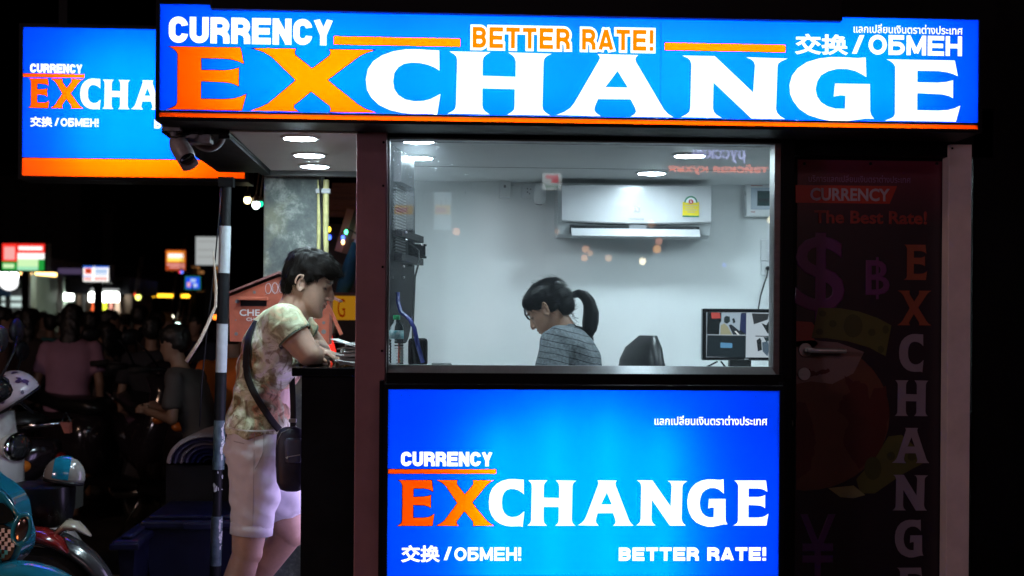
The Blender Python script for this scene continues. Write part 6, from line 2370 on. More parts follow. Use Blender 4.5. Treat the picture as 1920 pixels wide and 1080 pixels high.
for u0, u1, c_, n_ in ((172, 186, (.9, .10, .01), 'orange'), (188, 203, (.62, .68, .01), 'yellow'), (205, 214, (.45, .16, .12), 'rose'), (216, 228, (.5, .35, .25), 'beige')):
    x0_, x1_, z0_, z1_ = fit(u0, 563, u1, 588, 21.7); mb = MB()
    mb.loft([[V((x0_ + .02, 21.65, z1_)), V((x1_ - .02, 21.65, z1_)), V((x1_ - .02, 21.72, z1_)), V((x0_ + .02, 21.72, z1_))], [V((x0_, 21.62, z0_)), V((x1_, 21.62, z0_)), V((x1_, 21.74, z0_)), V((x0_, 21.74, z0_))]])
    part('garment', mb, mat('garment_' + n_, c_, .7, var=.2), t)
tube_light('long bright tube at the front of the clothes stall', 168, 222, 557, 21.4, 14, .07)
tube_light('short tube over the low shop, beside another short tube', 104, 122, 556, 22.6, 13, .06)
tube_light('short tube nearer the clothes stall', 124, 137, 556.5, 22.6, 13, .06)
tube_light('long tube along the grocery shop edge', -10, 32, 519, 20.8, 14, .06)
tube_light('small tube between the grocery and the shelves shop', 46, 72, 524, 21.5, 12, .05)
pl_ = thing('shop_awning', 'faint violet lit awning front between two shop signs', 'awning', W(130, 508, 22))
mb = MB(); a, b, c, d = fit(108, 503, 152, 513, 22); mb.box(a, b, 22, 22.3, c, d); part('valance', mb, emis('dim_violet_valance', (.10, .07, .15), .6), pl_)
mb = MB(); mb.box(a, a + .06, 22, 22.1, 0, c); mb.box(b, b + .06, 22, 22.1, 0, c); part('post', mb, mat('grey_post', (.3, .3, .3), .6), pl_)
rnd = random.Random(6)


def bulb_row(label, pts, Y, r, c_, s, name):
    p0_ = W(pts[0][0], pts[0][1], Y)
    t = thing('string_light', label, 'string lights', p0_, None)
    mb = MB(); mb.tube([W(u, v - .5, Y + .05) for u, v in pts] if len(pts) > 1 else [p0_, p0_ + V((.1, 0, 0))], .012, 5); part('wire', mb, M_bplastic, t)
    for u, v in pts:
        mb = MB(); mb.ell(W(u, v, Y), r, seg=8); part('bulb', mb, emis(name, c_, s), t)


bulb_row('short row of warm bulbs under the red and green sign', [(40, 511), (43, 511), (47, 511.5), (52, 511.5), (56, 512)], 20.5, .03, (1, .55, .18), 5, 'warm_bulb')
bulb_row('warm bulbs strung to the side of the red and green sign', [(69 + k * 3.8, 512 + k * .35) for k in range(10)], 20.5, .03, (1, .62, .2), 6, 'warm_bulb_b')
bulb_row('long row of yellow bulbs over the far end of the street', [(282, 554), (288, 554)] + [(295 + k * 3.4, 554 + k * .07) for k in range(18)], 26, .032, (1, .48, .02), 4, 'yellow_bulb')


def lamp(label, u, v, Y, r, c_, s, n_, cap=True, name='bulb_lamp'):
    p_ = W(u, v, Y)
    t = thing(name, label, 'lamp', p_)
    mb = MB(); mb.ell(p_, (r, r, r * 1.1), seg=14); part('globe', mb, emis(n_, c_, s), t, smooth=True)
    mb = MB(); mb.lathe([(r * .9, r * .75), (r * .85, r * 1.8), (r * .3, r * 2.4), (.004, r * 2.5)], tuple(p_), n=14)
    mb.tube([p_ + V((0, 0, r * 2.4)), p_ + V((.05, .1, r * 2.4 + .5))], .004, 5)
    part('socket', mb, mat('brown_socket', (.14, .07, .05), .5), t, smooth=True)


lamp('warm hanging bulb under the canopy next to a green one', 464, 375, 7.4, .019, (1, .86, .45), 7, 'b1')
lamp('white hanging bulb between the warm and the green bulbs', 480, 384, 7.4, .021, (.75, 1, .9), 9, 'b2')
lamp('green hanging bulb touching the concrete pillar edge', 488, 382, 7.6, .017, (.02, .8, .4), 1.6, 'b3')
lamp('yellow green lamp over the dark crowd', 259, 557, 20, .04, (.9, .95, .2), 3, 'b4')
lamp('small red lamp beside the yellow green one', 254, 552, 21, .022, (1, .05, .02), 2, 'b5')
lamp('white headlight glare among the crowd, the upper of two', 321, 594, 18, .03, (1, .95, .7), 8, 'b6', name='headlight')
lamp('pale green headlight glare below the white one', 333, 608, 18, .026, (.7, 1, .9), 6, 'b7', name='headlight')
lamp('small greenish light by the end of the cream strap', 346, 653, 12, .014, (.75, .9, .55), 2.5, 'b8', name='headlight')
lamp('small pale light low in the crowd', 329, 690, 12, .009, (.8, .85, .9), 1.5, 'b9', name='headlight')
lamp('orange indicator light beside the striped pole', 403, 594, 14, .026, (1, .22, .02), 3, 'b10', name='indicator_light')
lamp('small blue light next to the orange sign', 341, 510, 22, .022, (.1, .2, 1), 2, 'b11')
lamp('small red light next to the orange sign', 337, 510, 22.5, .018, (1, .05, .05), 1.5, 'b12')

# far dark buildings with a few lit windows
for (u0, u1, vt, Y, lab) in ((-80, 150, 330, 30, 'tall dark building behind the grocery shop'), (150, 210, 400, 32, 'dark apartment block with faint window rows'), (210, 350, 520, 33, 'low dark building at the end of the street'), (346, 420, 480, 34, 'dark building with a grid of warm lit windows')):
    a, b, _, d = fit(u0, vt, u1, 600, Y)
    t = thing('building', lab, 'building', ((a + b) / 2, Y, 0))
    mb = MB(); mb.box(a, b, Y, Y + 6, 0, d); part('wall', mb, mat('dark_facade', (.03, .028, .028), .8, var=.4, vscale=.6), t)
    mb = MB(); mb.box(a - .1, b + .1, Y - .1, Y + 6.1, d, d + .25); part('roof', mb, M_black, t)
    if u0 == 346:
        for i, u in enumerate((352, 360, 368, 376, 402, 409)):
            for v in (500, 508, 516, 524, 533, 541):
                if rnd.random() < .8:
                    x0_, x1_, z0_, z1_ = fit(u, v, u + 6, v + 5, Y - .01); mb = MB(); mb.box(x0_, x1_, Y - .02, Y - .001, z0_, z1_); part('window', mb, emis('warm_window', (.75, .32, .10), .45), t)
    else:
        for i in range(4):
            for j in range(5):
                u = u0 + (u1 - u0) * (.12 + .2 * i); v = vt + 20 + j * 22
                if v > 520:
                    continue
                x0_, x1_, z0_, z1_ = fit(u, v, u + 10, v + 9, Y - .01); mb = MB(); mb.box(x0_, x1_, Y - .02, Y - .001, z0_, z1_); part('window', mb, mat('dark_window', (.02, .02, .025), .2), t)

# ------------------------------------------------------------------ people in the street
SK = [mat('street_skin_%d' % k, c_, .5) for k, c_ in enumerate(((.30, .18, .12), (.42, .27, .20), (.20, .11, .075)))]


def passer(label, u, v_head, Y, shirt_c, trouser_c, rz=0.0, hair_c=(.01, .009, .008), skin=0, long_shirt=False, lean=0.0, long_hair=False, arms='down', height=None, legs_bare=False, walk=.12, girth=1.0, label_extra=''):
    top = W(u, v_head, Y)
    Hh = top.z
    s = Hh / 1.72
    t = thing('person', label, 'person', (top.x, Y, 0), None, rz)
    b_ = MB()
    lx = lean
    Z = lambda z, x=0, y=0: V((x * s, y * s, z * s))
    wv, dv = V((0, 1, 0)), V((1, 0, 0))

    def torso(gr, bottom, g=1.0):
        spec = [(bottom, .0, .12 + (.9 - bottom) * .1, .17), (.95, .0, .115, .165), (1.08, lx * .2, .10, .14), (1.22, lx * .45, .115, .155), (1.36, lx * .8, .115, .175), (1.43, lx, .085, .14), (1.47, lx * 1.1, .055, .07)]
        return [ring_uv(Z(z, x), dv, (d_ * g + gr) * s, wv, (w_ * g + gr) * s, 20) for z, x, d_, w_ in spec]
    b_.loft(torso(0, .86, girth))
    b_.capsule(Z(1.44, lx), Z(1.56, lx * 1.3), .055 * s, .052 * s)
    HM = Matrix.Translation(Z(1.615, lx * 1.35 + .0)) @ Matrix.Rotation(lean * 1.2, 4, 'Y')
    T_ = head_prims(b_, HM, s, ears=False)
    sl = MB()
    for sg in (-1, 1):
        sh_ = Z(1.39, lx * .85, sg * .185 * girth)
        if arms == 'down':
            e_ = Z(1.12, lx * .4 - .03, sg * .24 * girth); w_ = Z(.88, .05 + lx * .2, sg * .25)
        elif arms == 'front':
            e_ = Z(1.14, lx * .4 + .06, sg * .23); w_ = Z(1.18, .30 + lx * .3, sg * .12)
        else:
            e_ = Z(1.12, lx * .4, sg * .24); w_ = Z(.95 if sg < 0 else 1.3, .2 if sg < 0 else .25, sg * .16)
        b_.capsule(sh_, e_, .048 * s, .038 * s, 10); b_.capsule(e_, w_, .038 * s, .026 * s, 10)
        dd = (w_ - e_).normalized()
        hand_prims(b_, w_, dd, (dd.y, sg * .8, .3), s * .95, .4, sg)
        m_ = sh_.lerp(e_, .75)
        sl.capsule(sh_, sh_.lerp(e_, .05), .064 * s, .062 * s); cone(sl, sh_, m_, .062 * s, .066 * s, 14)
        hip = Z(.88, 0, sg * .09); k_ = Z(.50, .03 + walk * sg, sg * .10); a_ = Z(.09, -.02 + walk * sg * 1.2, sg * .10)
        b_.capsule(hip, k_, .085 * s, .056 * s, 12); b_.capsule(k_, a_, .055 * s, .036 * s, 12); b_.capsule(a_, a_ + Z(-.05, .13), .036 * s, .03 * s, 10)
    grow('body', b_, .013 * max(s, .7), [SK[skin]], t, 2, local=True)
    sl.loft(torso(.018, .52 if long_shirt else .84, girth * (1.06 if long_shirt else 1.0)))
    grow('shirt', sl, .016, mat('cloth_%s' % '_'.join('%03d' % int(c * 999) for c in shirt_c), shirt_c, .85, var=.1, vscale=5), t, 2, lambda c, n: c + n * .014 * noise.noise(V((c.x * 7, c.y * 7, c.z * 6 + u))), local=True)
    if not legs_bare:
        tr = MB()
        for sg in (-1, 1):
            cone(tr, Z(.90, 0, sg * .085), Z(.50, .03 + walk * sg, sg * .10), .108 * s, .075 * s, 14); cone(tr, Z(.52, .03 + walk * sg, sg * .10), Z(.10, -.02 + walk * sg * 1.2, sg * .10), .074 * s, .058 * s, 14)
        tr.ell(Z(.90), (.13 * s, .18 * s, .10 * s))
        grow('trousers', tr, .016, mat('cloth_%s' % '_'.join('%03d' % int(c * 999) for c in trouser_c), trouser_c, .85), t, 2, local=True)
    hb_ = MB()
    hel((-.012, 0, .062), (.108, .084, .080), T=T_, mb=hb_); hel((-.045, 0, .02), (.075, .078, .08), T=T_, mb=hb_)
    if long_hair:
        hel((-.07, 0, -.06), (.05, .085, .14), T=T_, mb=hb_); hel((-.075, 0, -.16), (.04, .08, .12), T=T_, mb=hb_)
    grow('hair', hb_, .011, mat('street_hair_%s' % '_'.join('%03d' % int(c * 999) for c in hair_c), hair_c, .5), t, 1, hair_noise(.008, 30, T_), local=True)
    return t


PEOPLE = [
    ('woman in a long dusty pink T-shirt seen from behind between the motorbikes', 128, 577, 10.2, (.40, .22, .32), (.03, .03, .03), PI / 2, dict(long_shirt=True, long_hair=True, lean=.10, legs_bare=True, girth=1.05)),
    ('dark silhouette with a round head in front of the grocery shop', 58, 584, 11.5, (.03, .02, .02), (.02, .02, .03), 1.2, dict(long_hair=True)),
    ('silhouette cut by the frame edge beside the white helmet', 2, 582, 10, (.06, .03, .025), (.02, .02, .02), .4, dict()),
    ('man in a grey checked shirt walking away, beside a red shirt', 172, 590, 12, (.09, .10, .11), (.02, .02, .03), PI / 2, dict()),
    ('man in a dark red shirt in the middle of the crowd', 207, 586, 13, (.22, .03, .02), (.02, .02, .02), .3, dict()),
    ('woman in a pale dress in front of the red shirted man', 198, 610, 11.2, (.20, .15, .15), (.02, .02, .02), 2.4, dict(long_shirt=True, long_hair=True, legs_bare=True)),
    ('blond person near the grocery shop lights', 32, 590, 15, (.30, .32, .40), (.05, .05, .06), 1.0, dict(hair_c=(.35, .22, .10), long_hair=True, skin=1)),
    ('person in a teal top behind the round dark head', 94, 594, 14.5, (.05, .20, .22), (.03, .03, .03), 1.9, dict()),
    ('person in a beige shirt in front of the shelves shop', 82, 588, 18, (.30, .22, .18), (.05, .05, .05), -1.0, dict(skin=1)),
    ('person in blue jeans and a black top standing half lost in the dark', 285, 600, 10, (.02, .02, .025), (.03, .07, .12), 1.7, dict(walk=.05)),
    ('person in a brown top under the yellow bulbs', 292, 588, 14, (.10, .04, .02), (.02, .02, .02), 2.6, dict(skin=1)),
    ('fair haired person under the row of yellow bulbs', 310, 590, 15, (.12, .06, .03), (.02, .02, .02), .2, dict(hair_c=(.25, .15, .06), long_hair=True, skin=1)),
    ('person in a grey shirt reaching forward next to the striped pole', 385, 618, 7.6, (.065, .058, .055), (.02, .02, .03), PI - .25, dict(arms='front', lean=.16, skin=0)),
    ('person in an orange shirt half hidden behind the customer', 436, 600, 7.9, (.75, .16, .02), (.03, .02, .02), PI / 2, dict(lean=.05)),
    ('pale shirted person between the clothes stall and the headlights', 238, 592, 17, (.35, .28, .26), (.05, .05, .05), 1.2, dict(skin=1)),
    ('person walking far off under the orange sign', 341, 588, 20, (.20, .10, .07), (.03, .03, .03), -1.4, dict()),
    ('person in a white cap and white shirt far off at the grocery front', 15, 592, 17.5, (.45, .48, .5), (.05, .05, .05), 0.5, dict(hair_c=(.4, .4, .4))),
    ('person in black by the edge of the clothes stall', 152, 588, 16, (.02, .02, .02), (.02, .02, .02), 1.4, dict()),
    ('bare armed person in a white vest between the pink T-shirt and the grocery', 36, 588, 13.2, (.34, .32, .34), (.03, .03, .04), 2.0, dict(skin=1, arms='front')),
    ('person with a pale backpack coloured top under the short fluorescent tubes', 117, 590, 15.6, (.26, .24, .20), (.04, .04, .05), 1.5, dict(skin=0)),
    ('tall silhouette just before the yellow green lamp', 262, 578, 12.5, (.05, .03, .03), (.02, .02, .02), 1.5, dict(walk=.2)),
    ('person in a rusty brown shirt low behind the dark silhouettes', 226, 600, 14.2, (.24, .07, .03), (.03, .03, .03), -.6, dict(skin=0)),
    ('person with bare legs and a pale top beyond the headlights', 356, 592, 16, (.32, .26, .24), (.05, .04, .04), 1.1, dict(skin=1, legs_bare=True)),
    ('person in a faded blue top right under the blue screen', 368, 594, 13, (.05, .08, .16), (.03, .03, .03), -1.9, dict(skin=1, arms='front')),
    ('small figure in a rosy top at the edge of the shelves shop', 66, 594, 19, (.40, .22, .22), (.05, .04, .04), .9, dict(skin=1)),
    ('figure in a green grey top in the gap beside the red shirt', 188, 594, 18.5, (.14, .20, .15), (.04, .04, .04), -.3, dict(skin=0)),
]
for lab, u, v, Y, sc_, tc_, rz, kw in PEOPLE:
    passer(lab, u, v, Y, sc_, tc_, rz, **kw)


# ------------------------------------------------------------------ scooters
def scooter(label, loc, rz, c_body, c_seat=(.01, .01, .01), name='scooter', trim=None, retro=False, white_fender=None, cat='motorbike', s=1.0, low=False):
    """front of the machine towards +x, wheels on the ground"""
    t = thing(name, label, cat, loc, 'scooters parked in a row', rz)
    mbdy = mat('paint_%s' % '_'.join('%03d' % int(c * 999) for c in c_body), c_body, .16, coat=.8)
    mtrim = trim or mbdy
    mt_ = mat('tyre_rubber', (.012, .012, .012), .75, bump=.3, bscale=90)
    mr_ = mat('wheel_alloy', (.35, .35, .37), .35, .8)
    mchr = mat('chrome', (.75, .75, .75), .12, 1.0)
    R_ = .235
    for wx in (.62, -.58):
        mb = MB(); mb.lathe([(R_ - .055, -.04), (R_ - .015, -.048), (R_, -.02), (R_, .02), (R_ - .015, .048), (R_ - .055, .04)], (wx, 0, R_), 'Y', 40)
        wl = part('wheel', mb, mt_, t, smooth='auto', local=True)
        mb = MB(); mb.lathe([(R_ - .053, -.042), (R_ - .06, -.046), (R_ - .075, -.03), (R_ - .075, .03), (R_ - .06, .046), (R_ - .053, .042)], (wx, 0, R_), 'Y', 40)
        mb.lathe([(.05, -.05), (.05, .05)], (wx, 0, R_), 'Y', 16)
        for k in range(6):
            a_ = 2 * PI * k / 6; mb.tube([(wx, 0, R_), (wx + math.cos(a_) * (R_ - .07), 0, R_ + math.sin(a_) * (R_ - .07))], .014, 6)
        part('rim', mb, mr_, wl, smooth='auto', local=True)

    def arc_shell(cx, cz, r0, a0, a1, w0, w1, thick=.012, n=14, wtop=None):
        mb = MB(); rings = []
        for k in range(n + 1):
            f = k / n; a_ = a0 + (a1 - a0) * f
            w_ = (w0 + (w1 - w0) * f) * (1 if wtop is None else (1 + wtop * math.sin(PI * f)))
            ring = []
            for j in range(9):
                q_ = -1 + 2 * j / 8; rr = r0 + .035 * (1 - q_ * q_)
                ring.append(V((cx + math.cos(a_) * rr, q_ * w_, cz + math.sin(a_) * rr)))
            for j in range(8, -1, -1):
                q_ = -1 + 2 * j / 8; rr = r0 + .035 * (1 - q_ * q_) - thick
                ring.append(V((cx + math.cos(a_) * rr, q_ * (w_ - .006), cz + math.sin(a_) * rr)))
            rings.append(ring)
        mb.loft(rings); return mb
    part('front_fender', arc_shell(.62, R_, R_ + .035, R(175), R(10), .055, .05, wtop=.55), white_fender or mbdy, t, smooth=True, local=True)
    part('rear_fender', arc_shell(-.58, R_, R_ + .03, R(190), R(60), .06, .06), M_bplastic, t, smooth=True, local=True)
    for sg in (-1, 1):
        mb = MB(); mb.tube([(.62, sg * .065, R_), (.50, sg * .065, .62)], .02, 10); part('fork', mb, mchr, t, smooth=True, local=True)
    # front shield: a curved board narrowing to the headlight
    rings = []
    for z, x, w_, dpt in ((.30, .36, .12, .05), (.42, .40, .20, .09), (.52, .41, .20, .09), (.60, .40, .14, .05)) if low else ((.30, .36, .12, .05), (.42, .40, .20, .09), (.60, .455, .215, .11), (.75, .46, .17, .12), (.86, .44, .12, .12), (.95, .42, .14, .12)):
        ring = []
        for k in range(24):
            a_ = 2 * PI * k / 24; ct, st = math.cos(a_), math.sin(a_)
            ring.append(V((x + ct * dpt * (1 if ct > 0 else .4), w_ * math.copysign(abs(st) ** .8, st), z)))
        rings.append(ring)
    mb = MB(); mb.loft(rings); part('front_shield', mb, mbdy, t, smooth=True, local=True)
    if not low:
        # headlight
        mb = MB(); hz = .92 if retro else .80
        hx = .54 if retro else .56
        SQ = Matrix.Translation((hx, 0, hz)) @ Matrix.Diagonal((1, 1.25, .68, 1)) @ Matrix.Translation((-hx, 0, -hz))
        mb.lathe([(.001, -.06), (.06, -.055), (.085, -.01), (.088, .02), (.08, .03)], (hx, 0, hz), 'X', 28, M=SQ); part('headlight_shell', mb, mbdy, t, smooth=True, local=True)
        mb = MB(); mb.lathe([(.088, .012), (.092, .022), (.084, .034)], (hx, 0, hz), 'X', 28, M=SQ); part('headlight_ring', mb, mtrim if retro else mchr, t, smooth=True, local=True)
        mb = MB(); mb.lathe([(.082, .031), (.06, .045), (.001, .05)], (hx, 0, hz), 'X', 24, M=SQ); part('headlight', mb, mat('lamp_glass', (.03, .03, .032), .06, coat=1.0), t, smooth=True, local=True)
    for sg in (-1, 1):
        mb = MB(); mb.ell((.53, sg * .15, .70), (.03, .045, .028)); il = None if low else part('indicator', mb, mat('amber_lens', (.6, .16, .02), .15, coat=.8), t, smooth=True, local=True)
        mb = MB(); mb.tube([(.44, sg * .08, .98), (.40, sg * .22, 1.02), (.36, sg * .36, 1.01)], .013, 8); hbz = part('handlebar', mb, M_bplastic, t, smooth=True, local=True)
        mb = MB(); mb.tube([(.385, sg * .27, 1.02), (.355, sg * .38, 1.01)], .02, 10); part('grip', mb, mt_, hbz, smooth=True, local=True)
        mb = MB(); mb.tube([(.40, sg * .22, 1.02), (.42, sg * .30, 1.12), (.41, sg * .36, 1.18)], .006, 6); mm = part('mirror', mb, M_bplastic, t, smooth=True, local=True)
        mb = MB(); mb.ell((.40, sg * .38, 1.20), (.018, .062, .045)); part('mirror_head', mb, M_bplastic, mm, smooth=True, local=True)
    mb = MB(); mb.ell((.43, 0, 1.0), (.10, .13, .055)); part('handlebar_cover', mb, mbdy, t, smooth=True, local=True)
    mb = MB(); mb.box(-.16, .36, -.16, .16, .27, .31, bev=.015); part('footboard', mb, M_bplastic, t, smooth='auto', local=True)
    rings = []
    for x, z, w_, h_ in ((-.12, .50, .11, .18), (-.22, .52, .155, .20), (-.45, .56, .17, .17), (-.70, .62, .14, .13), (-.88, .68, .07, .06)):
        rings.append(ring_uv(V((x, 0, z)), V((0, 1, 0)), w_, V((0, 0, 1)), h_, 24, .8))
    mb = MB(); mb.loft(rings); part('rear_body', mb, mbdy, t, smooth=True, local=True)
    rings = []
    for x, z, w_, h_ in ((-.08, .74, .09, .03), (-.16, .75, .13, .055), (-.38, .755, .14, .06), (-.55, .79, .14, .06), (-.75, .82, .12, .05), (-.82, .82, .07, .025)):
        rings.append(ring_uv(V((x, 0, z)), V((0, 1, 0)), w_, V((0, 0, 1)), h_, 24, .75))
    mb = MB(); mb.loft(rings); part('saddle', mb, mat('seat_vinyl_%d' % int(c_seat[0] * 999), c_seat, .35, bump=.1), t, smooth=True, local=True)
    mb = MB(); mb.tube([(-.7, .13, .80), (-.92, .10, .82), (-.95, 0, .83), (-.92, -.10, .82), (-.7, -.13, .80)], .012, 8); part('grab_rail', mb, mchr, t, smooth=True, local=True)
    mb = MB(); mb.ell((-.90, 0, .66), (.02, .05, .02)); part('tail_light', mb, mat('red_lens', (.16, .006, .006), .15, coat=.8), t, smooth=True, local=True)
    mb = MB(); mb.tube([(-.25, -.12, .25), (-.55, -.15, .22), (-.85, -.16, .30)], [.02, .04, .045], 12); part('exhaust', mb, mchr, t, smooth=True, local=True)
    mb = MB(); mb.box(.70, .705, -.08, .08, .40, .48) if False else mb.box(-.98, -.97, -.08, .08, .42, .54); part('number_plate', mb, mat('dusty_plate', (.16, .16, .15), .5), t, local=True)
    mb = MB(); mb.tube([(-.1, -.13, .27), (-.2, -.25, .01)], .01, 6); part('side_stand', mb, mchr, t, smooth=True, local=True)
    t.scale = (s, s, s)
    return t


M_wf = mat('white_gloss_paint', (.26, .245, .225), .18, coat=.7)
p_ = W(48, 1052, 5.0)
sA = scooter('glossy light blue scooter with a checkered front panel, nearest in the parked row', (p_.x - .70, 5.0, 0), R(-6), (.012, .19, .30), s=1.13, low=True)
iv = (Matrix.Translation(sA.location) @ Matrix.Rotation(R(-6), 4, 'Z') @ Matrix.Scale(1.13, 4)).inverted()
M_sk = MATS['paint_011_189_299']


def apx(u, v, Y=4.93):
    q_ = W(u, v, Y)
    return (q_.x, q_.z)


def sa_part(name, mbx, m_, smooth=False):
    mbx.transform(iv)
    return part(name, mbx, m_, sA, smooth=smooth, local=True)


mbx = MB(); mbx.prism_xz([apx(u, v) for u, v in smooth_poly(((-60, 890), (-20, 905), (4, 921), (18, 936), (27, 956), (31, 985), (38, 1014), (34, 1040), (18, 1062), (-10, 1080), (-60, 1080)), 5)], 4.95, 5.12)
sa_part('front_apron', mbx, M_sk)
mbx = MB(); mbx.prism_xz([apx(u, v) for u, v in ((-50, 938), (4, 944), (20, 958), (25, 976), (8, 982), (-50, 985))], 4.938, 4.952)
sa_part('lamp_glass', mbx, mat('black_lamp_glass', (.008, .012, .013), .06, coat=1.0))
mbx = MB()
pl_pts = [apx(0 + 27 * math.cos(2 * PI * k / 24), 1020 + 36 * math.sin(2 * PI * k / 24)) for k in range(24)]
mbx.prism_xz(pl_pts, 4.935, 4.952); dc = sa_part('front_plate', mbx, mat('black_decal_ground', (.01, .012, .012), .25))
mbx = MB(); mbt = MB()
for i in range(9):
    for j in range(9):
        u_, v_ = -22 + i * 6, 986 + j * 8 + i * 1.2
        if (i + j) % 2 or ((u_ + 3) / 25) ** 2 + ((v_ + 4 - 1020) / 33) ** 2 > 1:
            continue
        (mbx if j < 5 else mbt).box(apx(u_, v_)[0], apx(u_ + 6, v_)[0], 4.932, 4.9345, apx(u_, v_ + 8)[1], apx(u_, v_)[1])
sa_part('checker_decal', mbx, mat('white_decal', (.6, .6, .62), .3)); sa_part('checker_decal', mbt, mat('turquoise_decal', (.02, .40, .45), .3))
lampc = W(41, 992, 4.92)
MR = Matrix.Translation(lampc) @ Matrix.Rotation(R(12), 4, 'Z') @ Matrix.Rotation(R(13), 4, 'Y')
mbx = MB(); mbx.tube([MR @ V((math.cos(2 * PI * i / 28) * .027, 0, math.sin(2 * PI * i / 28) * .050)) for i in range(29)], .0085, 10, cap=False)
mbx.tube([V((apx(-30, 912)[0], 4.945, apx(-30, 912)[1])), V((apx(2, 926)[0], 4.94, apx(2, 926)[1])), V((apx(20, 948)[0], 4.935, apx(20, 948)[1])), lampc + V((-.012, 0, .045))], .008, 8)
sa_part('lamp_ring', mbx, M_sk, True)
mbx = MB(); mbx.ell((0, 0, 0), (.023, .012, .046), M=MR); sa_part('side_lamp', mbx, mat('smoked_chrome', (.25, .18, .16), .12, .9), True)
p_ = W(80, 1012, 5.7)
sB = scooter('white and black scooter with a black nose cowl, second in the parked row', (p_.x - .72, 5.7, 0), R(-6), (.014, .014, .016), white_fender=mat('dark_grey_gloss', (.03, .03, .032), .2, coat=.6), s=1.15, low=True)
bk_ = MB(); a, b, c, d = fit(12, 912, 130, 988, 5.5)
bk_.loft([ring_uv(V(((a + b) / 2 + o_, 5.55, z_)), V((1, 0, 0)), (b - a) / 2 * f_, V((0, 1, 0)), .13 * f_, 28, .6) for z_, f_, o_ in ((c, .62, .02), (c + .01, .74, .02), (c + (d - c) * .4, .9, .01), (d - .02, 1.0, 0), (d, .99, 0), (d + .004, .9, 0))])
bk_.transform((Matrix.Translation(sB.location) @ Matrix.Rotation(R(-6), 4, 'Z') @ Matrix.Scale(1.15, 4)).inverted())
part('front_basket', bk_, mat('black_vinyl', (.006, .006, .007), .3, var=.3, vscale=9, spec=.3, bump=.04, bscale=60), sB, smooth='auto', local=True)
p_ = W(26, 845, 6.7)
sC = scooter('white scooter with a chrome headlight, third in the parked row', (p_.x - .55, 6.7, 0), R(-12), (.60, .58, .55), s=1.06)
p_ = W(120, 850, 7.4)
sD = scooter('black scooter with a long dark saddle behind the white scooter', (p_.x - 1.0, 7.5, 0), R(174), (.02, .015, .018), s=1.1)
for u_, Y_, rz_, sc2, lab in ((322, 9.4, -60, 1.05, 'dark scooter facing the street in the gap left of the striped pole'), (276, 10.6, -75, 1.0, 'farther dark scooter behind the people in black'), (215, 9.9, -35, 1.02, 'dark scooter behind the pink T-shirt, nose towards the bins'), (352, 11.5, 200, 1.0, 'dark scooter turned away near the hanging wire')):
    q_ = W(u_, 900, Y_)
    dup(sD, (q_.x, Y_, 0), R(rz_), lab)
# dark red beak panel between the first two machines
mb = MB()
rings = []
for u, v, h_ in ((40, 998, 14), (85, 1006, 16), (115, 1020, 11), (128, 1036, 2)):
    rings.append(ring_uv(W(u, v, 5.35), V((0, 1, 0)), .07 * h_ / 16 + .01, V((0, 0, 1)), h_ / PX(5.35), 16))
rp_ = thing('scooter', 'dark red scooter whose pointed mudguard shows above the blue one', 'motorbike', (W(40, 1000, 5.4).x - .62, 5.4, 0), 'scooters parked in a row')
mb.loft(rings); part('front_fender', mb, mat('dark_red_gloss', (.20, .012, .010), .15, coat=.8), rp_, smooth=True)
R_ = .235
for wx in (.62, -.6):
    mb = MB(); mb.lathe([(R_ - .06, -.04), (R_ - .015, -.045), (R_, -.02), (R_, .02), (R_ - .015, .045), (R_ - .06, .04)], (wx, 0, R_), 'Y', 32); wl = part('wheel', mb, MATS['tyre_rubber'], rp_, smooth='auto', local=True)
    mb = MB(); mb.lathe([(R_ - .062, -.02), (.03, -.03), (.03, .03), (R_ - .062, .02)], (wx, 0, R_), 'Y', 24); part('rim', mb, MATS['wheel_alloy'], wl, local=True)
mb = MB()
mb.loft([ring_uv(V((x, 0, z)), V((0, 1, 0)), w_, V((0, 0, 1)), h_, 20, .8) for x, z, w_, h_ in ((.42, .5, .06, .2), (.34, .5, .14, .3), (.2, .34, .13, .06), (-.1, .4, .13, .1), (-.5, .5, .16, .2), (-.85, .6, .05, .05))])
part('body', mb, MATS['dark_red_gloss'], rp_, smooth=True, local=True)
mb = MB(); mb.loft([ring_uv(V((x, 0, z)), V((0, 1, 0)), w_, V((0, 0, 1)), .05, 20, .8) for x, z, w_ in ((-.1, .72, .08), (-.3, .73, .13), (-.7, .77, .12), (-.8, .77, .05))]); part('saddle', mb, MATS['black_plastic'], rp_, smooth=True, local=True)
mb = MB(); mb.tube([(.36, -.30, .88), (.40, 0, .90), (.36, .30, .88)], .014, 8); mb.tube([(.42, 0, .5), (.40, 0, .9)], .02, 8); part('handlebar', mb, MATS['black_plastic'], rp_, smooth=True, local=True)


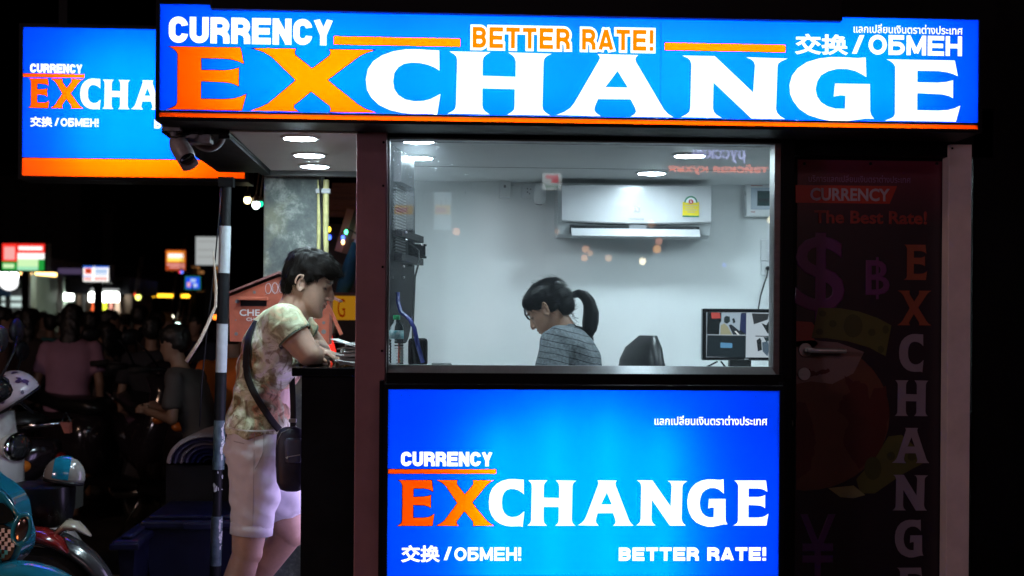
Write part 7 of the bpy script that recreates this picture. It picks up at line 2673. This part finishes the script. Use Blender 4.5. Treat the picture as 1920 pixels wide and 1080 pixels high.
def helmet(label, u, v, Y, r, cols, rz=0, tilt=0, visor=True):
    c0 = W(u, v, Y)
    t = thing('helmet', label, 'helmet', c0, None)
    M_ = Matrix.Rotation(rz, 4, 'Z') @ Matrix.Rotation(tilt, 4, 'Y')
    mb = MB(); prof = []
    n = 24
    rings = []
    for i in range(9):
        th = R(4) + R(100) * i / 8
        rings.append([M_ @ V((math.sin(th) * math.cos(2 * PI * k / n) * r, math.sin(th) * math.sin(2 * PI * k / n) * r * .9, math.cos(th) * r)) for k in range(n)])
    mb.loft(rings)
    sh_ = part('shell', mb, cols[0], t, smooth=True, local=True)
    if len(cols) > 1:
        mb = MB(); rings = []
        for i in range(15):
            th = R(-95) + R(190) * i / 14
            rings.append([M_ @ V((math.sin(q_) * r * 1.02, math.sin(th) * math.cos(q_) * r * .925, math.cos(th) * math.cos(q_) * r * 1.02)) for q_ in (R(-34), R(-20), R(0), R(12))])
        rr = MB()
        vs = [p for ring in rings for p in ring]
        fs = [(i * 4 + k, i * 4 + k + 1, i * 4 + k + 5, i * 4 + k + 4) for i in range(14) for k in range(3)]
        rr.raw(vs, fs); part('stripe', rr, cols[1], sh_, smooth=True, local=True)
    mb = MB(); mb.lathe([(r * .985, -.012), (r * 1.0, -.006), (r * .985, .0)], (0, 0, -r * .17), n=24); mb.transform(M_); part('rim_trim', mb, M_bplastic, sh_, smooth=True, local=True)
    mb = MB(); mb.tube([M_ @ V((0, r * .8, -r * .2)), M_ @ V((.02, r * .3, -r * .9)), M_ @ V((.02, -r * .3, -r * .9)), M_ @ V((0, -r * .8, -r * .2))], .006, 6); part('chin_strap', mb, M_bplastic, t, local=True)
    return t


M_teal = mat('teal_gloss_paint', (.01, .20, .34), .15, coat=.8)
# cream nose flare above the black wheel of the second machine
fl_ = MB()
fl_.loft([ring_uv(W(u, v, 5.45), V((0, 1, 0)), w_, V((0, 0, 1)), h_ / PX(5.45), 16) for u, v, w_, h_ in ((112, 996, .07, 10), (128, 984, .075, 11), (146, 986, .06, 8), (160, 996, .04, 5), (171, 1005, .012, 1.5))])
fl_.transform((Matrix.Translation(sB.location) @ Matrix.Rotation(R(-6), 4, 'Z') @ Matrix.Scale(1.15, 4)).inverted())
part('nose_flare', fl_, mat('cream_gloss', (.42, .36, .28), .2, coat=.7), sB, smooth=True, local=True)
helmet('round helmet with white and teal panels resting on the black scooter basket', 121, 893, 5.55, .078, [M_wf, M_teal], rz=.2, tilt=.15)
hw = helmet('white helmet with violet and black drawings hung at the frame edge', 28, 742, 6.5, .115, [mat('helmet_white', (.52, .46, .52), .25, coat=.6)], rz=.3, tilt=-.6)
rnd = random.Random(31)
mb = MB()
cH = W(28, 742, 6.5)
for k in range(16):
    th = R(rnd.uniform(25, 100)); ph = R(rnd.uniform(-150, -30)); r_ = .1165
    c_ = V((math.sin(th) * math.cos(ph) * r_, math.sin(th) * math.sin(ph) * r_ * .91, math.cos(th) * r_))
    c_ = (Matrix.Rotation(.3, 4, 'Z') @ Matrix.Rotation(-.6, 4, 'Y')) @ c_
    nn = c_.normalized(); s_ = nn.cross(V((0, 0, 1))).normalized(); u_ = s_.cross(nn)
    w_ = rnd.uniform(.006, .02); h_ = rnd.uniform(.004, .012)
    mb.raw([c_ + s_ * w_ * math.cos(a_) * rnd.uniform(.7, 1.2) + u_ * h_ * math.sin(a_) for a_ in [2 * PI * q_ / 8 for q_ in range(8)]], [tuple(range(8))])
part('drawing', mb, mat('violet_black_ink', (.06, .03, .09), .4), hw, local=True)
rf = thing('reflector_bag', 'small orange and pink bag hanging in front of the long pink T-shirt', 'bag', W(122, 800, 7.2))
mb = MB(); a, b, c, d = fit(112, 792, 131, 812, 7.2); mb.loft([[V((a, 7.2, d)), V((b, 7.2, d)), V((b, 7.24, d)), V((a, 7.24, d))], [V(((a + b) / 2, 7.19, c)), V((b, 7.19, c)), V((b, 7.25, c)), V(((a + b) / 2, 7.25, c))]])
part('pouch', mb, mat('orange_pink_cloth', (.45, .12, .08), .7), rf)
mb = MB(); mb.tube([V((a, 7.22, d)), V(((a + b) / 2, 7.22, d + .05)), V((b, 7.22, d))], .006, 6); part('handle', mb, M_bplastic, rf)

# rolled striped cloth, blue bins
cl = thing('striped_cover', 'blue and white striped cloth drawn over a rounded load left of the striped pole', 'cover', W(378, 865, 6.9))
for k, (c_, n_) in enumerate((((.45, .42, .50), 'pale'), ((.16, .16, .32), 'violet'), ((.52, .45, .48), 'pinkish'), ((.18, .18, .36), 'violet'), ((.02, .03, .20), 'blue'), ((.03, .05, .25), 'brightblue'), ((.01, .015, .09), 'navy'))):
    mb = MB(); rings = []
    r0, r1 = .27 - .034 * k, .27 - .034 * (k + 1) + .002
    cc = W(392, 868, 6.9)
    for i in range(22):
        a_ = R(178) - R(150) * i / 21
        e0 = V((math.cos(a_) * .72 * (r0 + .0), 0, math.sin(a_) * .55 * r0)); e1 = V((math.cos(a_) * .72 * r1, 0, math.sin(a_) * .55 * r1))
        yy = -.05 * (6 - k) * .3
        rings.append([cc + e0 + V((0, yy + .05, 0)), cc + e1 + V((0, yy + .0, 0)), cc + e1 + V((0, .42, 0)), cc + e0 + V((0, .42, 0))])
    mb.loft(rings); part('stripe_fold', mb, mat('striped_cloth_' + n_, c_, .8), cl, smooth='auto')
mb = MB(); p_ = W(392, 868, 7.05); mb.box(p_.x - .19, p_.x + .2, 6.95, 7.3, 0, p_.z - .001); part('crate', mb, M_bplastic, cl)
M_bin = mat('dark_blue_plastic', (.0015, .002, .02), .4, var=.2)
for (u0, u1, vt, Y, lab) in ((265, 480, 966, 6.2, 'large dark blue plastic bin with an orange lit lid edge'), (212, 262, 1003, 5.9, 'smaller dark blue tub beside the large blue bin')):
    a, b, _, d = fit(u0, vt, u1, 1000, Y)
    t = thing('plastic_bin', lab, 'bin', ((a + b) / 2, Y + .25, 0))
    mb = MB(); mb.loft([[V((a + .05, Y + .04, .0)), V((b - .05, Y + .04, 0)), V((b - .05, Y + .46, 0)), V((a + .05, Y + .46, 0))], [V((a + .02, Y, d - .06)), V((b - .02, Y, d - .06)), V((b - .02, Y + .5, d - .06)), V((a + .02, Y + .5, d - .06))]])
    part('tub', mb, M_bin, t)
    mb = MB(); mb.box(a, b, Y - .03, Y + .53, d - .058, d - .02, bev=.012); mb.box(a + .03, b - .03, Y, Y + .5, d - .02, d, bev=.01); part('lid', mb, M_bin, t)
    mb = MB(); mb.box((a + b) / 2 - .06, (a + b) / 2 + .06, Y - .05, Y - .031, d - .055, d - .03, bev=.004); part('handle', mb, M_bin, t)

# ------------------------------------------------------------------ across the street, behind the camera: what the window mirrors
def mirror_at(u, v, Yv=11.0):
    """place of the real object whose mirror image in the pane is seen at pixel (u, v), Yv metres deep"""
    p_ = W(u, v, Yv)
    return V((p_.x, 2 * YF - Yv, p_.z))


def rsign(name, label, parts):
    o0 = mirror_at(parts[0][1], parts[0][2])
    t = thing(name, label, 'sign', o0)
    for body, u0, v0, u1, v1, m_, off in parts:
        p0_, p1_ = mirror_at(u0, v0), mirror_at(u1, v1)
        # read from the booth side: runs towards smaller x
        text(body, p0_.x, p1_.x, min(p0_.z, p1_.z), max(p0_.z, p1_.z), p0_.y, m_, t, off=off, mirror=True)
    return t


nr = rsign('neon_sign', 'neon restaurant sign with rows of Cyrillic letters across the street, mirrored in the booth window',
           [('тайская кухня', 1255, 307, 1440, 328, emis('neon_orange', (1, .20, .10), 12), .016),
            ('русская', 1299, 277, 1397, 305, emis('neon_violet', (.50, .50, 1), 10), .012),
            ('кухня', 1262, 240, 1440, 276, emis('neon_red', (1, .05, .05), 10), .04)])
p0_, p1_ = mirror_at(1240, 225), mirror_at(1455, 335)
mb = MB(); mb.box(p0_.x, p1_.x, p0_.y - .12, p0_.y - .03, p1_.z, p0_.z); part('board', mb, M_black, nr)
mb = MB(); mb.box(p0_.x, p0_.x + .06, p0_.y - .1, p0_.y - .04, 0, p1_.z); mb.box(p1_.x - .06, p1_.x, p0_.y - .1, p0_.y - .04, 0, p1_.z); part('post', mb, M_black, nr)


def rpanel(name, label, u0, v0, u1, v1, base, inner):
    p0_, p1_ = mirror_at(u0, v0), mirror_at(u1, v1)
    t = thing(name, label, 'sign', V(((p0_.x + p1_.x) / 2, p0_.y, p1_.z)))
    mb = MB(); mb.box(p0_.x, p1_.x, p0_.y - .06, p0_.y, p1_.z, p0_.z); part('board', mb, base, t)
    for i, (f0, g0, f1, g1, m_) in enumerate(inner):
        xa, xb = p0_.x + (p1_.x - p0_.x) * f0, p0_.x + (p1_.x - p0_.x) * f1; za, zb = p0_.z + (p1_.z - p0_.z) * g0, p0_.z + (p1_.z - p0_.z) * g1
        mb = MB(); mb.box(xa, xb, p0_.y + .002 + .003 * i, p0_.y + .004 + .003 * i, zb, za); part('lit_panel', mb, m_, t)
    mb = MB(); mb.box((p0_.x + p1_.x) / 2 - .04, (p0_.x + p1_.x) / 2 + .04, p0_.y - .12, p0_.y - .061, 0, p1_.z + .02); part('post', mb, M_black, t)


r_wh = emis('mirror_white', (.9, 1, 1), 3.0)
rpanel('shop_sign', 'small white lit sign with a red arrow shape across the street', 1018, 324, 1053, 355, r_wh, [(.15, .12, .85, .35, emis('mirror_red', (.9, .04, .06), 4)), (.45, .35, .85, .62, emis('mirror_red', (.9, .04, .06), 4)), (.15, .78, .85, .88, emis('mirror_green', (.05, .4, .15), 2))])
for u0, u1, l_ in ((738, 776, 'white and yellow lit banner across the street, the wider of two'), (814, 846, 'white and yellow lit banner across the street, the narrower of two')):
    rpanel('shop_banner', l_, u0, 360, u1, 430, emis('mirror_pale', (.7, .9, 1), 1.8), [(.05, .35, .95, .6, emis('mirror_yellow', (.9, .55, .05), 2.5)), (.1, .42, .7, .55, emis('mirror_red2', (.7, .06, .04), 2))])
for i, (u, v, r_, c_, s_) in enumerate(((1098, 467, .028, (1, .45, .2), 6), (1107, 475, .022, (1, .5, .25), 5), (1096, 484, .026, (1, .45, .2), 7), (1141, 484, .026, (1, .6, .35), 7), (1205, 490, .026, (1, .85, .55), 20), (1236, 452, .03, (1, .4, .25), 5), (1232, 467, .032, (1, .5, .2), 8),
                                       (1446, 412, .03, (1, .9, .55), 22), (856, 434, .03, (1, .45, .25), 6), (1222, 420, .03, (1, .5, .25), 3), (1358, 497, .02, (.15, .2, 1), 4), (1045, 434, .02, (1, .5, .3), 3))):
    p_ = mirror_at(u, v)
    t = thing('hanging_bulb', 'one of the warm bulbs strung across the street and mirrored in the booth window', 'bulb', p_, 'bulbs strung across the street')
    mb = MB(); mb.ell(p_, r_, seg=10); part('globe', mb, emis('street_bulb_%d' % i, c_, s_), t, smooth=True)
    mb = MB(); mb.tube([p_ + V((0, 0, r_)), p_ + V((0, 0, 1.2))], .004, 5); part('wire', mb, M_bplastic, t)


# ------------------------------------------------------------------ added fill lights, all out of view
def area(name, loc, target, size, power, c_):
    d_ = bpy.data.lights.new(name, 'AREA'); d_.shape = 'RECTANGLE'; d_.size = size[0]; d_.size_y = size[1]; d_.energy = power; d_.color = c_
    o = bpy.data.objects.new(name, d_); col.objects.link(o); o.location = loc
    o.rotation_euler = (V(target) - V(loc)).to_track_quat('-Z', 'Y').to_euler()
    return o


area('front_fill_light', (1.5, -5.5, 5.2), (0.3, 5, 1.4), (4, .6), 36, (1, .68, .73))  # added fill above and behind the view for pinkish light on the booth front
area('crowd_fill_light', (-6.5, 1.5, 4.8), (-3.2, 7.5, .9), (.5, .5), 46, (1, .60, .42))  # added fill out of view, warms the crowd; no street lamp stands there
area('leg_fill_light', (-1.75, 4.3, .25), (-.92, 5.45, .25), (.3, .3), 2.4, (1, .34, .12))  # added fill below the view for orange on the legs; no lamp known there

area('man_fill_light', (-4.6, .6, 2.3), (-.95, 5.45, .95), (.8, .4), 32, (1, .82, .93))  # added fill to brighten the man's shorts and front; no sign stands there

w = bpy.data.worlds.new('World'); scene.world = w; w.use_nodes = True
nt = w.node_tree
bg = nt.nodes['Background']
sky = nt.nodes.new('ShaderNodeTexSky'); sky.sky_type = 'NISHITA'; sky.sun_disc = False; sky.sun_elevation = R(-6); sky.sun_rotation = R(200)
nt.links.new(sky.outputs[0], bg.inputs['Color']); bg.inputs['Strength'].default_value = 0.004

scene.view_settings.view_transform = 'Standard'
scene.view_settings.look = 'None'
scene.view_settings.exposure = 0
scene.cycles.use_denoising = True
scene.cycles.max_bounces = 8
scene.cycles.diffuse_bounces = 4
scene.cycles.transparent_max_bounces = 12
scene.cycles.sample_clamp_indirect = 4
scene.cycles.caustics_reflective = False
scene.cycles.caustics_refractive = False
